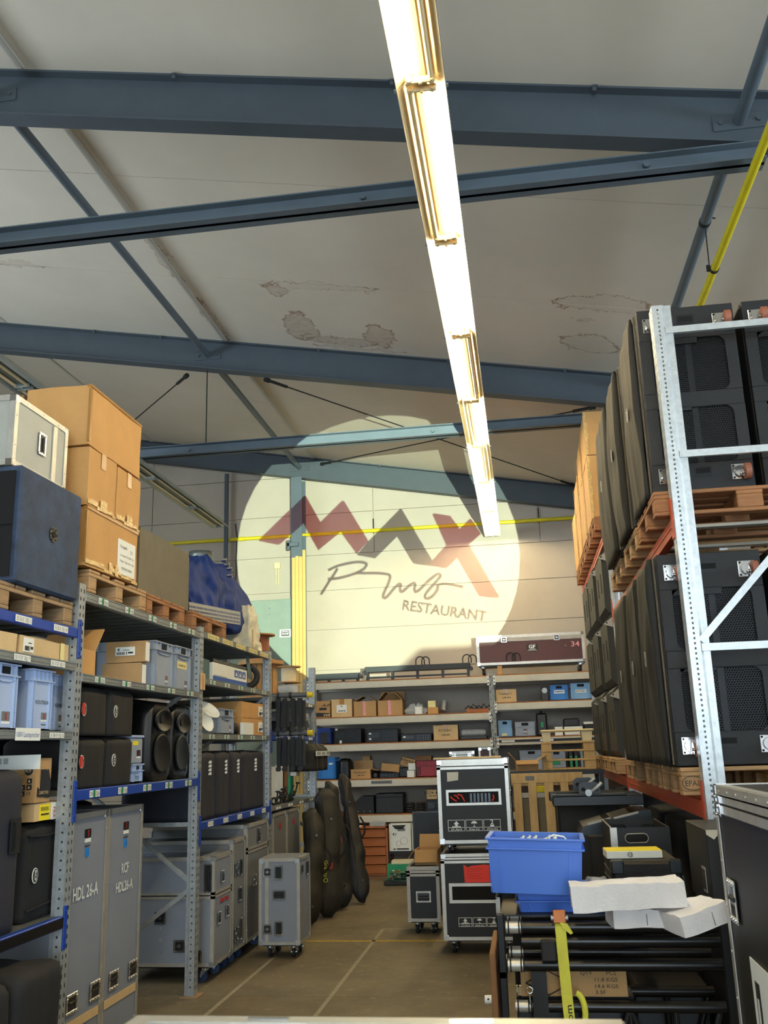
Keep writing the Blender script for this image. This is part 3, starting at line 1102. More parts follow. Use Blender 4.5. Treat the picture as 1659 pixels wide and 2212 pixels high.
def face_o(face, w, d, h):
    return {'F': Vector((0, -d / 2, 0)), 'B': Vector((0, d / 2, 0)), 'R': Vector((w / 2, 0, 0)), 'L': Vector((-w / 2, 0, 0)), 'T': Vector((0, 0, h))}[face]


class Sheet:
    """Drawing flat stickers, tape and print on one face of a box-shaped thing."""

    def __init__(s, face, w, d, h, lift=0.0012):
        a, b, n, rz = FACE[face]
        s.a, s.b, s.n = Vector(a), Vector(b), Vector(n)
        s.o = face_o(face, w, d, h)
        s.k = MB()
        s.l = lift

    def pt(s, u, v, l=None):
        return s.o + s.a * u + s.b * v + s.n * (s.l if l is None else l)

    def rect(s, u0, v0, u1, v1, m=0, l=None):
        l = s.l if l is None else l
        s.k.prism([(u0, v0), (u1, v0), (u1, v1), (u0, v1)], s.a, s.b, s.n * l, s.o, m)
        return s

    def poly(s, pts, m=0, l=None):
        l = s.l if l is None else l
        s.k.prism(pts, s.a, s.b, s.n * l, s.o, m)
        return s

    def text(s, body, u, v, h, m=1, bold=0.0, align='C', width=None, l=None, turn=0):
        a, b = s.a, s.b
        if turn == 1:      # reads downwards
            a, b = -s.b, s.a
        elif turn == -1:   # reads upwards
            a, b = s.b, -s.a
        s.k.text(body, s.pt(u, v, (s.l if l is None else l) + 0.0006), a, b, h, m, bold, align, width)
        return s

    def build(s, name, mats, parent):
        return s.k.build(name, mats, parent)


CACHE = {}


def cached(name, key, make, mats, parent, loc=(0, 0, 0), rz=0.0, rx=0.0):
    if key not in CACHE:
        o = make().build(name, mats, parent, loc)
        CACHE[key] = o.data
    else:
        o = bpy.data.objects.new(name, CACHE[key])
        COL.objects.link(o)
        o.parent = parent
        o.location = loc
    o.rotation_euler = (rx, 0, rz)
    return o


def ball(mb, c, r, m=0, n=8):
    prof = [(r * sin(pi * i / 6), -r * cos(pi * i / 6)) for i in range(7)]
    return mb.lathe(prof, c, n, m)


# --- cardboard boxes
def carton(label, loc, rz, w, d, h, m='carton', group=None, tape=True, seam='x', extra=None, wear=0.004, name='cardboard_box'):
    t = thing(name, label, 'box', (loc[0], loc[1], loc[2] + wear * 0.8), rz, group)
    sd_ = random.uniform(0, 50)

    def fn(v):
        e = min(1, 4 * min(abs(abs(v.x) - w / 2), 1)) if abs(abs(v.x) - w / 2) > 1e-6 else 0
        q = mnoise.noise_vector((v * 5) + Vector((sd_, 0, 0)))
        return v + q * wear
    weld(softbox(w, d, h, 5, 5, 5, fn).build('box_body', m, t), 0.0008, False)
    if tape:
        k = MB()
        tw = min(0.03, w * 0.12)
        if seam == 'x':
            k.box(-tw, -d / 2 - 0.004, h + wear * 0.3, tw, d / 2 + 0.004, h + wear * 0.3 + 0.003)
            k.box(-tw, -d / 2 - 0.0055, h - min(0.09, h * 0.3), tw, -d / 2 - 0.0035, h + 0.002)
        else:
            k.box(-w / 2 - 0.004, -tw, h + wear * 0.3, w / 2 + 0.004, tw, h + wear * 0.3 + 0.003)
            k.box(w / 2 + 0.0035, -tw, h - min(0.09, h * 0.3), w / 2 + 0.0055, tw, h + 0.002)
        k.build('tape', 'tape', t)
    if extra:
        extra(t, w, d, h)
    return t


def ship_label(t, face, w, d, h, u, v, sw, sh, logo=None):
    """White shipping sticker with a bar code."""
    s = Sheet(face, w, d, h, 0.006)
    s.rect(u - sw / 2, v - sh / 2, u + sw / 2, v + sh / 2, 0)
    x = u - sw * 0.44
    rnd = random.Random(int(u * 1000 + v * 777))
    while x < u - 0.02 * sw:
        ww = sw * rnd.choice((0.012, 0.02, 0.03))
        s.rect(x, v - sh * 0.40, x + ww, v - sh * 0.08, 1, 0.0068)
        x += ww + sw * rnd.choice((0.012, 0.02))
    s.rect(u + sw * 0.06, v - sh * 0.42, u + sw * 0.10, v - sh * 0.05, 1, 0.0068)
    s.rect(u + sw * 0.16, v - sh * 0.28, u + sw * 0.42, v - sh * 0.08, 1, 0.0068)
    s.rect(u - sw * 0.10, v + sh * 0.10, u + sw * 0.24, v + sh * 0.17, 1, 0.0068)
    if logo:
        n = 16
        s.poly([(u - sw * 0.34 + sh * 0.15 * cos(2 * pi * i / n), v + sh * 0.2 + sh * 0.15 * sin(2 * pi * i / n)) for i in range(n)], 1, 0.0068)
        s.text(logo, u - sw * 0.34, v + sh * 0.15, sh * 0.11, 0, 0, 'C', None, 0.007)
    return s.build('sticker', ['white_label', 'ink'], t)


def open_carton(label, loc, rz, w, d, h, flaps, m='carton', inside='carton_dark', group=None, extra=None, fill=0.0):
    """Flaps: {'F': angle, ...} opening outwards, 0 = straight up, 90 = level, over 90 = hanging."""
    t = thing('cardboard_box', label, 'box', loc, rz, group)
    k = MB()
    th = 0.006
    k.box(-w / 2, -d / 2, 0, w / 2, -d / 2 + th, h)
    k.box(-w / 2, d / 2 - th, 0, w / 2, d / 2, h)
    k.box(-w / 2, -d / 2 + th, 0, -w / 2 + th, d / 2 - th, h)
    k.box(w / 2 - th, -d / 2 + th, 0, w / 2, d / 2 - th, h)
    k.box(-w / 2 + th, -d / 2 + th, 0, w / 2 - th, d / 2 - th, max(0.01, fill * h))
    k.build('box_body', m, t)
    for f, ang in flaps.items():
        a = radians(ang)
        k = MB()
        if f in 'FB':
            k.box(-w / 2 + 0.004, -0.003, 0, w / 2 - 0.004, 0.003, d * 0.45)
            o = k.build('flap', m, t, (0, (-d / 2 if f == 'F' else d / 2), h))
            o.rotation_euler = (a if f == 'F' else -a, 0, 0)
        else:
            k.box(-0.003, -d / 2 + 0.004, 0, 0.003, d / 2 - 0.004, w * 0.45 * (2.3 if len(flaps) == 1 else 1))
            o = k.build('flap', m, t, ((-w / 2 if f == 'L' else w / 2), 0, h))
            o.rotation_euler = (0, -a if f == 'L' else a, 0)
    if extra:
        extra(t, w, d, h)
    return t


# --- stacking crates
def crate(label, loc, rz, w, d, h, m='crate_grey', group=None, grip=True, marks=None, name='storage_crate', taper=0.012):
    t = thing(name, label, 'crate', loc, rz, group)
    k = MB()
    th = 0.006
    X, Y = w / 2 - taper, d / 2 - taper
    k.box(-X, -Y, 0, X, Y, 0.01)
    k.box(-X, -Y, 0, X, -Y + th, h)
    k.box(-X, Y - th, 0, X, Y, h)
    k.box(-X, -Y + th, 0, -X + th, Y - th, h)
    k.box(X - th, -Y + th, 0, X, Y - th, h)
    r1, r2 = h - 0.008, max(h * 0.6, h - 0.06)
    for z, tk in ((r1, 0.008), (r2, 0.006)):
        k.box(-w / 2, -d / 2, z, w / 2, -Y, z + tk)
        k.box(-w / 2, Y, z, w / 2, d / 2, z + tk)
        k.box(-w / 2, -Y, z, -X, Y, z + tk)
        k.box(X, -Y, z, w / 2, Y, z + tk)
    k.build('tub', m, t)
    k = MB()
    for sx in (-1, 1):
        for q in (0.0, 0.022):
            x = sx * (X - 0.008 - q)
            for sy in (-1, 1):
                k.box(x - 0.003, min(sy * Y, sy * (Y + 0.008)), 0.008, x + 0.003, max(sy * Y, sy * (Y + 0.008)), r2)
        for sy in (-1, 1):
            y = sy * (Y - 0.012)
            k.box(min(sx * X, sx * (X + 0.008)), y - 0.003, 0.008, max(sx * X, sx * (X + 0.008)), y + 0.003, r2)
    nx = 5
    for i in range(nx):
        x = -X + (i + 0.5) * 2 * X / nx
        if grip and i == nx // 2:
            continue
        for sy in (-1, 1):
            k.box(x - 0.003, min(sy * Y, sy * (Y + 0.009)), r2, x + 0.003, max(sy * Y, sy * (Y + 0.009)), r1)
    ny = 6
    for i in range(ny):
        y = -Y + (i + 0.5) * 2 * Y / ny
        for sx in (-1, 1):
            k.box(min(sx * X, sx * (X + 0.009)), y - 0.003, r2, max(sx * X, sx * (X + 0.009)), y + 0.003, r1)
    for z in [0.02 + 0.016 * i for i in range(5)]:
        for sx in (-1, 1):
            k.box(sx * (X - 0.019) - 0.010, -Y - 0.005, z, sx * (X - 0.019) + 0.010, -Y, z + 0.004)
    k.build('ribs', m, t)
    if grip:
        k = MB()
        gw = min(0.045, w * 0.18)
        k.box(-gw, -Y - 0.004, r2 + 0.012, gw, -Y - 0.001, r1 - 0.006, 0)
        pts = [(-w * 0.34, r2), (-w * 0.34, r2 - 0.012), (-w * 0.15, r2 - 0.026), (w * 0.15, r2 - 0.026), (w * 0.34, r2 - 0.012), (w * 0.34, r2)]
        k.build('grip_hole', 'hole', t)
        k = MB()
        k.prism(pts[1:5] + [(w * 0.15, r2 - 0.020), (-w * 0.15, r2 - 0.020)], (1, 0, 0), (0, 0, 1), (0, -0.008, 0), (0, -Y, 0))
        k.build('grip_rib', m, t)
    if marks:
        s = Sheet('F', w, 2 * Y, h, 0.0016)
        for q in marks:
            if q[0] == 'logo':
                _, u, v, z = q
                s.rect(u - z / 2, v, u + z / 2, v + z * 0.62, 2)
                s.text('S', u, v + z * 0.1, z * 0.42, 3, 0.03, 'C', None, 0.002)
                s.rect(u - z / 2, v - z * 0.18, u + z / 2, v - z * 0.02, 0)
                s.rect(u - z * 0.4, v - z * 0.5, u + z * 0.4, v - z * 0.42, 1)
            elif q[0] == 'write':
                _, body, u, v, hh, turn = q
                s.text(body, u, v, hh, 1, 0.0, 'C', None, 0.0022, turn)
            elif q[0] == 'paper':
                _, u0, v0, u1, v1, mm = q
                s.rect(u0, v0, u1, v1, mm)
        s.build('sticker', ['white_label', 'ink', 'grey_ink', 'red_ink', 'yellow_label', 'cream_label'], t)
    return t


# --- pallets
def pallet(label, loc, rz, L=1.09, W=0.73, m='pallet', group=None, mark=None):
    """Euro pallet, long side along x; 5 deck boards, 3 stringer boards, 9 blocks, 3 base boards."""
    t = thing('euro_pallet', label, 'pallet', loc, rz, group)
    H = 0.130
    for i, bw in enumerate((0.13, 0.09, 0.13, 0.09, 0.13)):
        y = (-W / 2 + 0.065, -W / 4 + 0.01, 0, W / 4 - 0.01, W / 2 - 0.065)[i]
        cached('deck_board', ('deck', L, bw, m), lambda: MB().box(-L / 2, -bw / 2, 0, L / 2, bw / 2, 0.02, 0, 0.004), m, t, (0, y, H - 0.02))
    for x in (-L / 2 + 0.065, 0, L / 2 - 0.065):
        cached('stringer_board', ('str', W, m), lambda: MB().box(-0.065, -W / 2, 0, 0.065, W / 2, 0.02, 0, 0.003), m, t, (x, 0, H - 0.0405))
        for y in (-W / 2 + 0.045, 0, W / 2 - 0.045):
            cached('block', ('blk', m), lambda: MB().box(-0.064, -0.045, 0, 0.064, 0.045, 0.069, 0, 0.004), m, t, (x, y, 0.0205))
    for y in (-W / 2 + 0.045, 0, W / 2 - 0.045):
        cached('base_board', ('base', L, m), lambda: MB().box(-L / 2, -0.045, 0, L / 2, 0.045, 0.02, 0, 0.004), m, t, (0, y, 0))
    if mark:
        mark(t, L, W)
    return t


# --- casters
def caster(t, loc, h=0.10, rz=0.0, wheel='rubber', metal='steel_bright', wide=0.024):
    R = h * 0.40

    def fork():
        k = MB()
        k.box(-0.038, -0.038, -0.004, 0.038, 0.038, 0.0)
        k.cyl((0, 0, -0.02), (0, 0, -0.004), 0.026, 10)
        for s in (-1, 1):
            x = s * (wide / 2 + 0.006)
            k.prism([(-0.022, -0.018), (0.022, -0.018), (0.034, -h + R + 0.01), (0.026, -h + R - 0.008), (0.016, -h + R + 0.006)], (0, 1, 0), (0, 0, 1), (0.003, 0, 0), (x - 0.0015, 0, 0))
        k.cyl((-wide / 2 - 0.012, 0.025, -h + R), (wide / 2 + 0.012, 0.025, -h + R), 0.007, 8)
        return k

    def whl():
        k = MB()
        k.cyl((-wide / 2, 0.025, -h + R), (wide / 2, 0.025, -h + R), R, 16)
        return k
    f = cached('caster', ('fork', h, wide, metal), fork, metal, t, loc, rz)
    cached('wheel', ('wheel', h, wide, wheel), whl, wheel, f)
    return f


# --- flight cases
def latch_mesh(z):
    k = MB()
    a = z / 2
    f = z * 0.16
    k.box(-a, -0.004, -a, a, 0, -a + f, 0)
    k.box(-a, -0.004, a - f, a, 0, a, 0)
    k.box(-a, -0.004, -a + f, -a + f, 0, a - f, 0)
    k.box(a - f, -0.004, -a + f, a, 0, a - f, 0)
    k.box(-a + f, -0.0015, -a + f, a - f, 0, a - f, 1)
    k.cyl((0, -0.006, 0), (0, -0.001, 0), z * 0.16, 8, 0)
    k.box(-z * 0.20, -0.008, -z * 0.05, z * 0.20, -0.005, z * 0.05, 0)
    for i in (-1, 1):
        for j in (-1, 1):
            k.cyl((i * (a - f / 2), -0.007, j * (a - f / 2)), (i * (a - f / 2), -0.004, j * (a - f / 2)), z * 0.05, 5, 0)
    return k


def handle_mesh(w, h, vert=False):
    k = MB()
    a, b = w / 2, h / 2
    f = min(w, h) * 0.17
    k.box(-a, -0.004, -b, a, 0, -b + f, 0, 0.0015)
    k.box(-a, -0.004, b - f, a, 0, b, 0, 0.0015)
    k.box(-a, -0.004, -b + f, -a + f, 0, b - f, 0, 0.0015)
    k.box(a - f, -0.004, -b + f, a, 0, b - f, 0, 0.0015)
    k.box(-a + f, -0.001, -b + f, a - f, 0, b - f, 1)
    if vert:
        k.cyl((a * 0.18, -0.003, -b * 0.62), (a * 0.18, -0.003, b * 0.62), min(w, h) * 0.07, 8, 2)
        k.box(-a + f, -0.002, -b + f, -a * 0.18, -0.001, b - f, 2)
    else:
        k.cyl((-a * 0.66, -0.003, b * 0.12), (a * 0.66, -0.003, b * 0.12), min(w, h) * 0.07, 8, 2)
        k.box(-a + f, -0.002, -b + f, a - f, -0.001, -b * 0.2, 2)
    n = 4
    for i in range(n):
        x = -a + f / 2 + (2 * a - f) * i / (n - 1)
        for s in (-1, 1):
            k.cyl((x, -0.0065, s * (b - f / 2)), (x, -0.004, s * (b - f / 2)), f * 0.3, 5, 0)
    return k


def flight_case(label, loc, rz, w, d, h, m='case_grey', e=0.022, edge='alu_dull', cast=0.0, lid=None, latches=(), handles=(), group=None, rivets=True, wheel='rubber', name='flight_case', extra=None, ballr=0.02, cat='case', band=()):
    """cast = caster height (the case body starts above it); lid = height of the seam measured from the body's base."""
    t = thing(name, label, cat, loc, rz, group)
    z0 = cast + (0.012 if cast else 0.006)
    MB().box(-w / 2 + 0.002, -d / 2 + 0.002, z0 + 0.002, w / 2 - 0.002, d / 2 - 0.002, z0 + h - 0.002, 0).build('panel', m, t)
    k = MB()
    X, Y, p = w / 2, d / 2, 0.0035

    def ring(z, tz, mm=0):
        k.box(-X - p, -Y - p, z, X + p, -Y, z + tz, mm)
        k.box(-X - p, Y, z, X + p, Y + p, z + tz, mm)
        k.box(-X - p, -Y, z, -X, Y, z + tz, mm)
        k.box(X, -Y, z, X + p, Y, z + tz, mm)
    ring(z0, e)
    ring(z0 + h - e, e)
    for sx in (-1, 1):
        for sy in (-1, 1):
            k.box(min(sx * (X + p), sx * (X - e)), min(sy * Y, sy * (Y + p)), z0 + e, max(sx * (X + p), sx * (X - e)), max(sy * Y, sy * (Y + p)), z0 + h - e)
            k.box(min(sx * X, sx * (X + p)), min(sy * Y, sy * (Y - e)), z0 + e, max(sx * X, sx * (X + p)), max(sy * Y, sy * (Y - e)), z0 + h - e)
    for sx in (-1, 1):
        k.box(min(sx * X, sx * (X - e)), -Y, z0 + h, max(sx * X, sx * (X - e)), Y, z0 + h + p)
        k.box(-X + e, min(sx * Y, sx * (Y - e)), z0 + h, X - e, max(sx * Y, sx * (Y - e)), z0 + h + p)
    if lid:
        ring(z0 + lid + 0.004, e * 0.8)
        ring(z0 + lid - e * 0.8 - 0.004, e * 0.8)
        k.box(-X - 0.001, -Y - 0.001, z0 + lid - 0.004, X + 0.001, Y + 0.001, z0 + lid + 0.004, 1)
    for z in band:
        ring(z0 + z, e)
    if rivets:
        for i in range(max(2, int(w / 0.14))):
            x = -X + e + (w - 2 * e) * (i + 0.5) / max(2, int(w / 0.14))
            for z in (z0 + e / 2, z0 + h - e / 2):
                k.cyl((x, -Y - p - 0.003, z), (x, -Y - p, z), 0.005, 5)
        for i in range(max(2, int(h / 0.14))):
            z = z0 + e + (h - 2 * e) * (i + 0.5) / max(2, int(h / 0.14))
            for sx in (-1, 1):
                k.cyl((sx * (X - e / 2), -Y - p - 0.003, z), (sx * (X - e / 2), -Y - p, z), 0.005, 5)
                for sy in (-1, 1):
                    k.cyl((sx * (X + p), sy * (Y - e / 2), z), (sx * (X + p + 0.003), sy * (Y - e / 2), z), 0.005, 5)
    k.build('edge_profile', [edge, 'hole'], t)

    def corner():
        c = MB()
        ball(c, (0, 0, 0), ballr, 0, 8)
        for a_ in range(3):
            lo = [-ballr * 0.8] * 3
            hi = [ballr * 0.8] * 3
            lo[a_], hi[a_] = -ballr * 0.98, ballr * 0.98
            c.box(*lo, *hi)
        return c
    for sx in (-1, 1):
        for sy in (-1, 1):
            for z in (z0 + ballr * 0.8, z0 + h - ballr * 0.8):
                cached('corner', ('ball', ballr, edge), corner, 'chrome' if edge != 'alu_dull' else 'steel_bright', t, (sx * (X - ballr * 0.8), sy * (Y - ballr * 0.8), z))
    for f, u, v, z in latches:
        a, b, n, rz_ = FACE[f]
        o = face_o(f, w, d, h) + Vector(a) * u + Vector((0, 0, z0 + v)) + Vector(n) * 0.004
        cached('latch', ('latch', z), lambda: latch_mesh(z), ['chrome', 'dark_metal'], t, o, rz_)
    for q in handles:
        f, u, v, hw, hh = q[:5]
        vert = len(q) > 5 and q[5]
        a, b, n, rz_ = FACE[f]
        o = face_o(f, w, d, h) + Vector(a) * u + Vector((0, 0, z0 + v)) + Vector(n) * 0.004
        cached('handle', ('handle', hw, hh, vert), lambda: handle_mesh(hw, hh, vert), ['chrome', 'dark_metal', 'rubber'], t, o, rz_)
    if cast:
        MB().box(-X + 0.02, -Y + 0.02, cast, X - 0.02, Y - 0.02, cast + 0.012).build('caster_board', 'black_metal', t)
        for sx in (-1, 1):
            for sy in (-1, 1):
                caster(t, (sx * (X - 0.07), sy * (Y - 0.08), cast), cast, 0.15 * sx, wheel)
    if extra:
        extra(t, w, d, h, z0)
    return t


# --- fabric speaker covers
def oval_logo(t, face, w, d, h, u, v, r, turn=0, bulge=0.004, body='RCF', squash=1.35):
    s = Sheet(face, w, d, h, bulge)
    n = 24
    s.poly([(u + r * cos(2 * pi * i / n), v + r * squash * sin(2 * pi * i / n)) for i in range(n)], 0, bulge)
    s.poly([(u + r * 0.86 * cos(2 * pi * i / n), v + r * squash * 0.88 * sin(2 * pi * i / n)) for i in range(n)], 1, bulge + 0.0006)
    if turn:
        s.text(body, u - r * 0.30, v, r * 0.66, 0, 0.03, 'C', r * squash * 1.35, bulge + 0.001, turn)
    else:
        s.text(body, u, v - r * 0.3, r * 0.6, 0, 0.03, 'C', r * 1.4, bulge + 0.001)
    return s.build('logo_patch', ['white_label', 'ink'], t)


def folds(w, d, h, amp=0.014, freq=7.0, rnd=0.03, seed=0.0, sag=0.0):
    def fn(v):
        p = Vector(v)
        # round the long edges
        for ax, lim in ((0, w / 2), (1, d / 2)):
            pass
        ex, ey = w / 2 - abs(p.x), d / 2 - abs(p.y)
        ez = h - p.z
        r = rnd
        if ex < r and ey < r:
            k = (r - ex) * (r - ey) / r
            p.x -= (1 if p.x > 0 else -1) * k * 0.45
            p.y -= (1 if p.y > 0 else -1) * k * 0.45
        if ez < r:
            if ex < r:
                p.x -= (1 if p.x > 0 else -1) * (r - ez) * (r - ex) / r * 0.5
                p.z -= (r - ez) * (r - ex) / r * 0.5
            if ey < r:
                p.y -= (1 if p.y > 0 else -1) * (r - ez) * (r - ey) / r * 0.5
                p.z -= (r - ez) * (r - ey) / r * 0.5
        f = mnoise.noise(Vector((v.x * freq + seed, v.y * freq + seed * 2, v.z * freq * 0.32)))
        g = mnoise.noise(Vector((v.x * freq * 2.3 + seed, v.y * freq * 2.3, v.z * freq * 0.6 + seed)))
        n = Vector((0, 0, 0))
        if ey < 1e-5:
            n += Vector((0, 1 if v.y > 0 else -1, 0))
        if ex < 1e-5:
            n += Vector((1 if v.x > 0 else -1, 0, 0))
        if ez < 1e-5:
            n += Vector((0, 0, 1))
        return p + n * (amp * (f + 0.5 * g))
    return fn


def covered(label, loc, rz, w, d, h, m='cloth', group=None, amp=0.012, logo=None, name='fabric_cover', seed=None, extra=None, rnd=0.03, n=(12, 10, 16)):
    t = thing(name, label, 'speaker', loc, rz, group)
    sd_ = random.uniform(0, 90) if seed is None else seed
    weld(softbox(w, d, h, *n, folds(w, d, h, amp, 7.0, rnd, sd_)).build('cover', m, t))
    for q in (logo or ()):
        oval_logo(t, q[0], w, d, h, *q[1:])
    if extra:
        extra(t, w, d, h)
    return t


# --- perforated rack uprights
def punched(mb, o, a, b, W, L, cols, hw, pitch, hh, z_first, m=0):
    """Sheet W wide (along a) and L long (along b) with rows of rectangular holes left open."""
    o, a, b = Vector(o), Vector(a), Vector(b)
    us = [0.0]
    hole_u = []
    for c in cols:
        hole_u.append(len(us))
        us += [c - hw / 2, c + hw / 2]
    us.append(W)
    vs_, hole_v = [0.0], []
    z = z_first
    while z + hh < L - 0.01:
        hole_v.append(len(vs_))
        vs_ += [z, z + hh]
        z += pitch
    vs_.append(L)
    nu = len(us)
    verts = [tuple(o + a * u + b * v) for v in vs_ for u in us]
    faces = []
    hv = set(hole_v)
    hu = set(hole_u)
    for j in range(len(vs_) - 1):
        for i in range(nu - 1):
            if i in hu and j in hv:
                continue
            faces.append((j * nu + i, j * nu + i + 1, (j + 1) * nu + i + 1, (j + 1) * nu + i))
    return mb.add(verts, faces, m)


def upright_mesh(L, w=0.075, dp=0.07, pitch=0.045, fine=False):
    """Open C-section; front (two hole rows) at y = 0, sides with one hole row, lips at the back."""
    k = MB()
    h = 0.020 if not fine else 0.012
    punched(k, (-w / 2, 0, 0), (1, 0, 0), (0, 0, 1), w, L, (w * 0.27, w * 0.73), 0.011, pitch, h, 0.05)
    for s in (-1, 1):
        punched(k, (s * w / 2, 0, 0), (0, 1, 0), (0, 0, 1), dp * 0.62, L, (dp * 0.36,), 0.010, pitch if not fine else pitch * 0.5, 0.010, 0.06)
        k.quad((s * w / 2, dp * 0.62, 0), (s * (w / 2 - 0.010), dp * 0.70, 0), (s * (w / 2 - 0.010), dp * 0.70, L), (s * w / 2, dp * 0.62, L))
        k.quad((s * (w / 2 - 0.010), dp * 0.70, 0), (s * (w / 2 - 0.010), dp, 0), (s * (w / 2 - 0.010), dp, L), (s * (w / 2 - 0.010), dp * 0.70, L))
        k.quad((s * (w / 2 - 0.010), dp, 0), (s * (w / 2 - 0.028), dp, 0), (s * (w / 2 - 0.028), dp, L), (s * (w / 2 - 0.010), dp, L))
        for q in (0.0, 1.0):
            pass
    return k


def rack_label(beam, u, z, body, depth=-0.0015, w=0.125, h=0.032, green=False, m='white_label'):
    """Sticker on the front of a beam (rack coordinates, front at y = depth)."""
    k = MB()
    k.box(u - w / 2, depth - 0.001, z - h / 2, u + w / 2, depth, z + h / 2, 0)
    y = depth - 0.0016
    if green:
        k.box(u - w * 0.17, y, z - h / 2, u + w * 0.05, y + 0.0004, z + h / 2, 2)
        parts = ((body[0], -0.34, 0.27), (body[1], -0.06, 0.17), (body[2], 0.27, 0.36))
        for s, c, ww in parts:
            k.text(s, (u + w * c, y - 0.0004, z - h * 0.30), (1, 0, 0), (0, 0, 1), h * 0.60, 1, 0.0, 'C', w * ww)
    else:
        k.text(body, (u, y, z - h * 0.30), (1, 0, 0), (0, 0, 1), h * 0.60, 1, 0.0, 'C', w * 0.88)
    return k.build('label', [m, 'ink', 'green_label'], beam)
# ---------------------------------------------------------------- blue beam rack
RX = -2.35
LB = [2.80, 4.735, 6.685, 8.62, 10.55]         # upright positions along the hall


def at_left(y0, y1, z, d, front=-2.39):
    """Placement of a thing facing the aisle from the blue beam rack: along-hall range, height, depth."""
    return (front - d / 2, (y0 + y1) / 2, z)


rack = thing('storage_rack', 'long galvanised rack with labelled grey and blue shelf beams', 'rack', (RX, 0, 0), LEFT)
up = None
for y in LB:
    for v, ry in ((0.0, 0), (1.0, pi)):
        cached('upright', ('upl',), lambda: upright_mesh(2.53, 0.078, 0.07, 0.045), 'steel', rack, (y, v, 0), ry)
    k = MB()
    k.box(y - 0.06, -0.04, 0, y + 0.06, 0.09, 0.008)
    k.build('foot_plate', 'pallet_old', rack)
    for (v0, z0), (v1, z1) in () if y == 4.735 else (((0.05, 0.69), (0.93, 0.06)), ((0.05, 0.73), (0.93, 1.42)), ((0.05, 2.1), (0.93, 1.46)), ((0.05, 2.14), (0.93, 2.45)), ((0.05, 1.12), (0.93, 1.12))):
        k = MB()
        k.bar((y, v0, z0), (y, v1, z1), 0.018, 0.030)
        k.build('brace', 'steel', rack)

LEVELS = {0: [(2.28, 'b', 0.052), (2.095, 'g', 0.045), (1.738, 'g', 0.042), (0.838, 'b', 0.058)],
          1: [(2.49, 'g', 0.052), (2.045, 'g', 0.044), (1.44, 'b', 0.055)],
          2: [(2.50, 'g', 0.048), (2.155, 'g', 0.045), (1.752, 'g', 0.045), (1.13, 'b', 0.053)],
          3: [(2.11, 'g', 0.042), (1.755, 'b', 0.045), (1.115, 'g', 0.04)]}
LABELS = {(0, 2.28): [(4.13, '35 35-21  D|||  L'), (4.50, '35 35-21  E|||  W')], (0, 2.095): [(4.14, '55 17-27  D|||  7'), (4.49, '55 17-27  E|||  F')],
          (0, 1.738): [(4.52, '51 38-19  V|||  G')]}
for bay, lv in LEVELS.items():
    y0, y1 = LB[bay] + 0.04, LB[bay + 1] - 0.04
    for z, kind, h in lv:
        m_ = 'blue_beam' if kind == 'b' else 'steel_grey'
        for v in (-0.004, 0.965):
            k = MB()
            k.box(y0, v, z - h, y1, v + 0.038, z, 0, 0.004)
            if kind == 'g':
                k.box(y0, v - 0.002, z - h * 0.62, y1, v, z - h * 0.55)
                k.box(y0, v - 0.003, z - 0.006, y1, v, z)
            b = k.build('shelf_beam', m_, rack)
            if v > 0:
                continue
            if (bay, z) in LABELS:
                for u, s in LABELS[(bay, z)]:
                    rack_label(b, u, z - h / 2, s, -0.007, 0.15, h * 0.62)
            elif bay in (1, 2):
                pre = {(1, 2.49): ('54', '22-08'), (1, 2.045): ('55', '18-36'), (1, 1.44): ('35', '23-41'), (2, 2.155): ('55', '16-27'), (2, 1.752): ('51', '22-08')}.get((bay, z))
                n = 5
                for i in range(n):
                    u = y0 + (y1 - y0) * (0.11 + 0.195 * i)
                    if pre:
                        rack_label(b, u, z - h / 2, (pre[0], pre[1], 'ZYXWV'[i] + '|||' + 'AJ6S1'[i]), -0.007, 0.125, h * 0.66, True)
                    elif z == 2.50:
                        rack_label(b, u, z - h / 2, '23 41-17  ' + 'ABCDE'[i] + '||| 4', -0.007, 0.27, h * 0.8, False, 'cream_label')
                    else:
                        rack_label(b, u, z - h / 2, '35 21-3' + str(i + 4), -0.007, 0.12, h * 0.66)
            elif bay == 3:
                for i in range(4):
                    u = y0 + (y1 - y0) * (0.12 + 0.25 * i)
                    k = MB()
                    for dx in (-0.05, 0.05):
                        k.box(u + dx - 0.035, -0.009, z - h * 0.8, u + dx + 0.035, -0.007, z - h * 0.2)
                    k.build('label', 'white_label', b)
        for yy in (y0 - 0.038, y1 + 0.002):
            if kind == 'b':
                k = MB()
                k.box(yy, -0.008, z - 0.16, yy + 0.036, -0.002, z + 0.05, 0, 0.003)
                for q in (-0.13, 0.02):
                    k.cyl((yy + 0.018, -0.013, z + q), (yy + 0.018, -0.008, z + q), 0.007, 8)
                k.build('beam_connector', m_, rack)
        np_ = 4
        for i in range(np_):
            a = y0 + (y1 - y0) * i / np_ + 0.003
            c = y0 + (y1 - y0) * (i + 1) / np_ - 0.003

            def deck(w=c - a):
                k = MB()
                k.box(0, 0.04, -0.006, w, 0.962, -0.001)
                for q in (0.0, w * 0.33, w * 0.66, w - 0.012):
                    k.box(q, 0.04, -0.030, q + 0.012, 0.962, -0.006)
                return k
            cached('shelf_panel', ('deckl', round(c - a, 4)), deck, 'deck', rack, (a, 0, z))
# dark front board on the lowest left level
k = MB()
k.box(2.9, -0.009, 0.785, 4.69, -0.005, 0.832)
k.build('front_board', 'black_metal', rack)

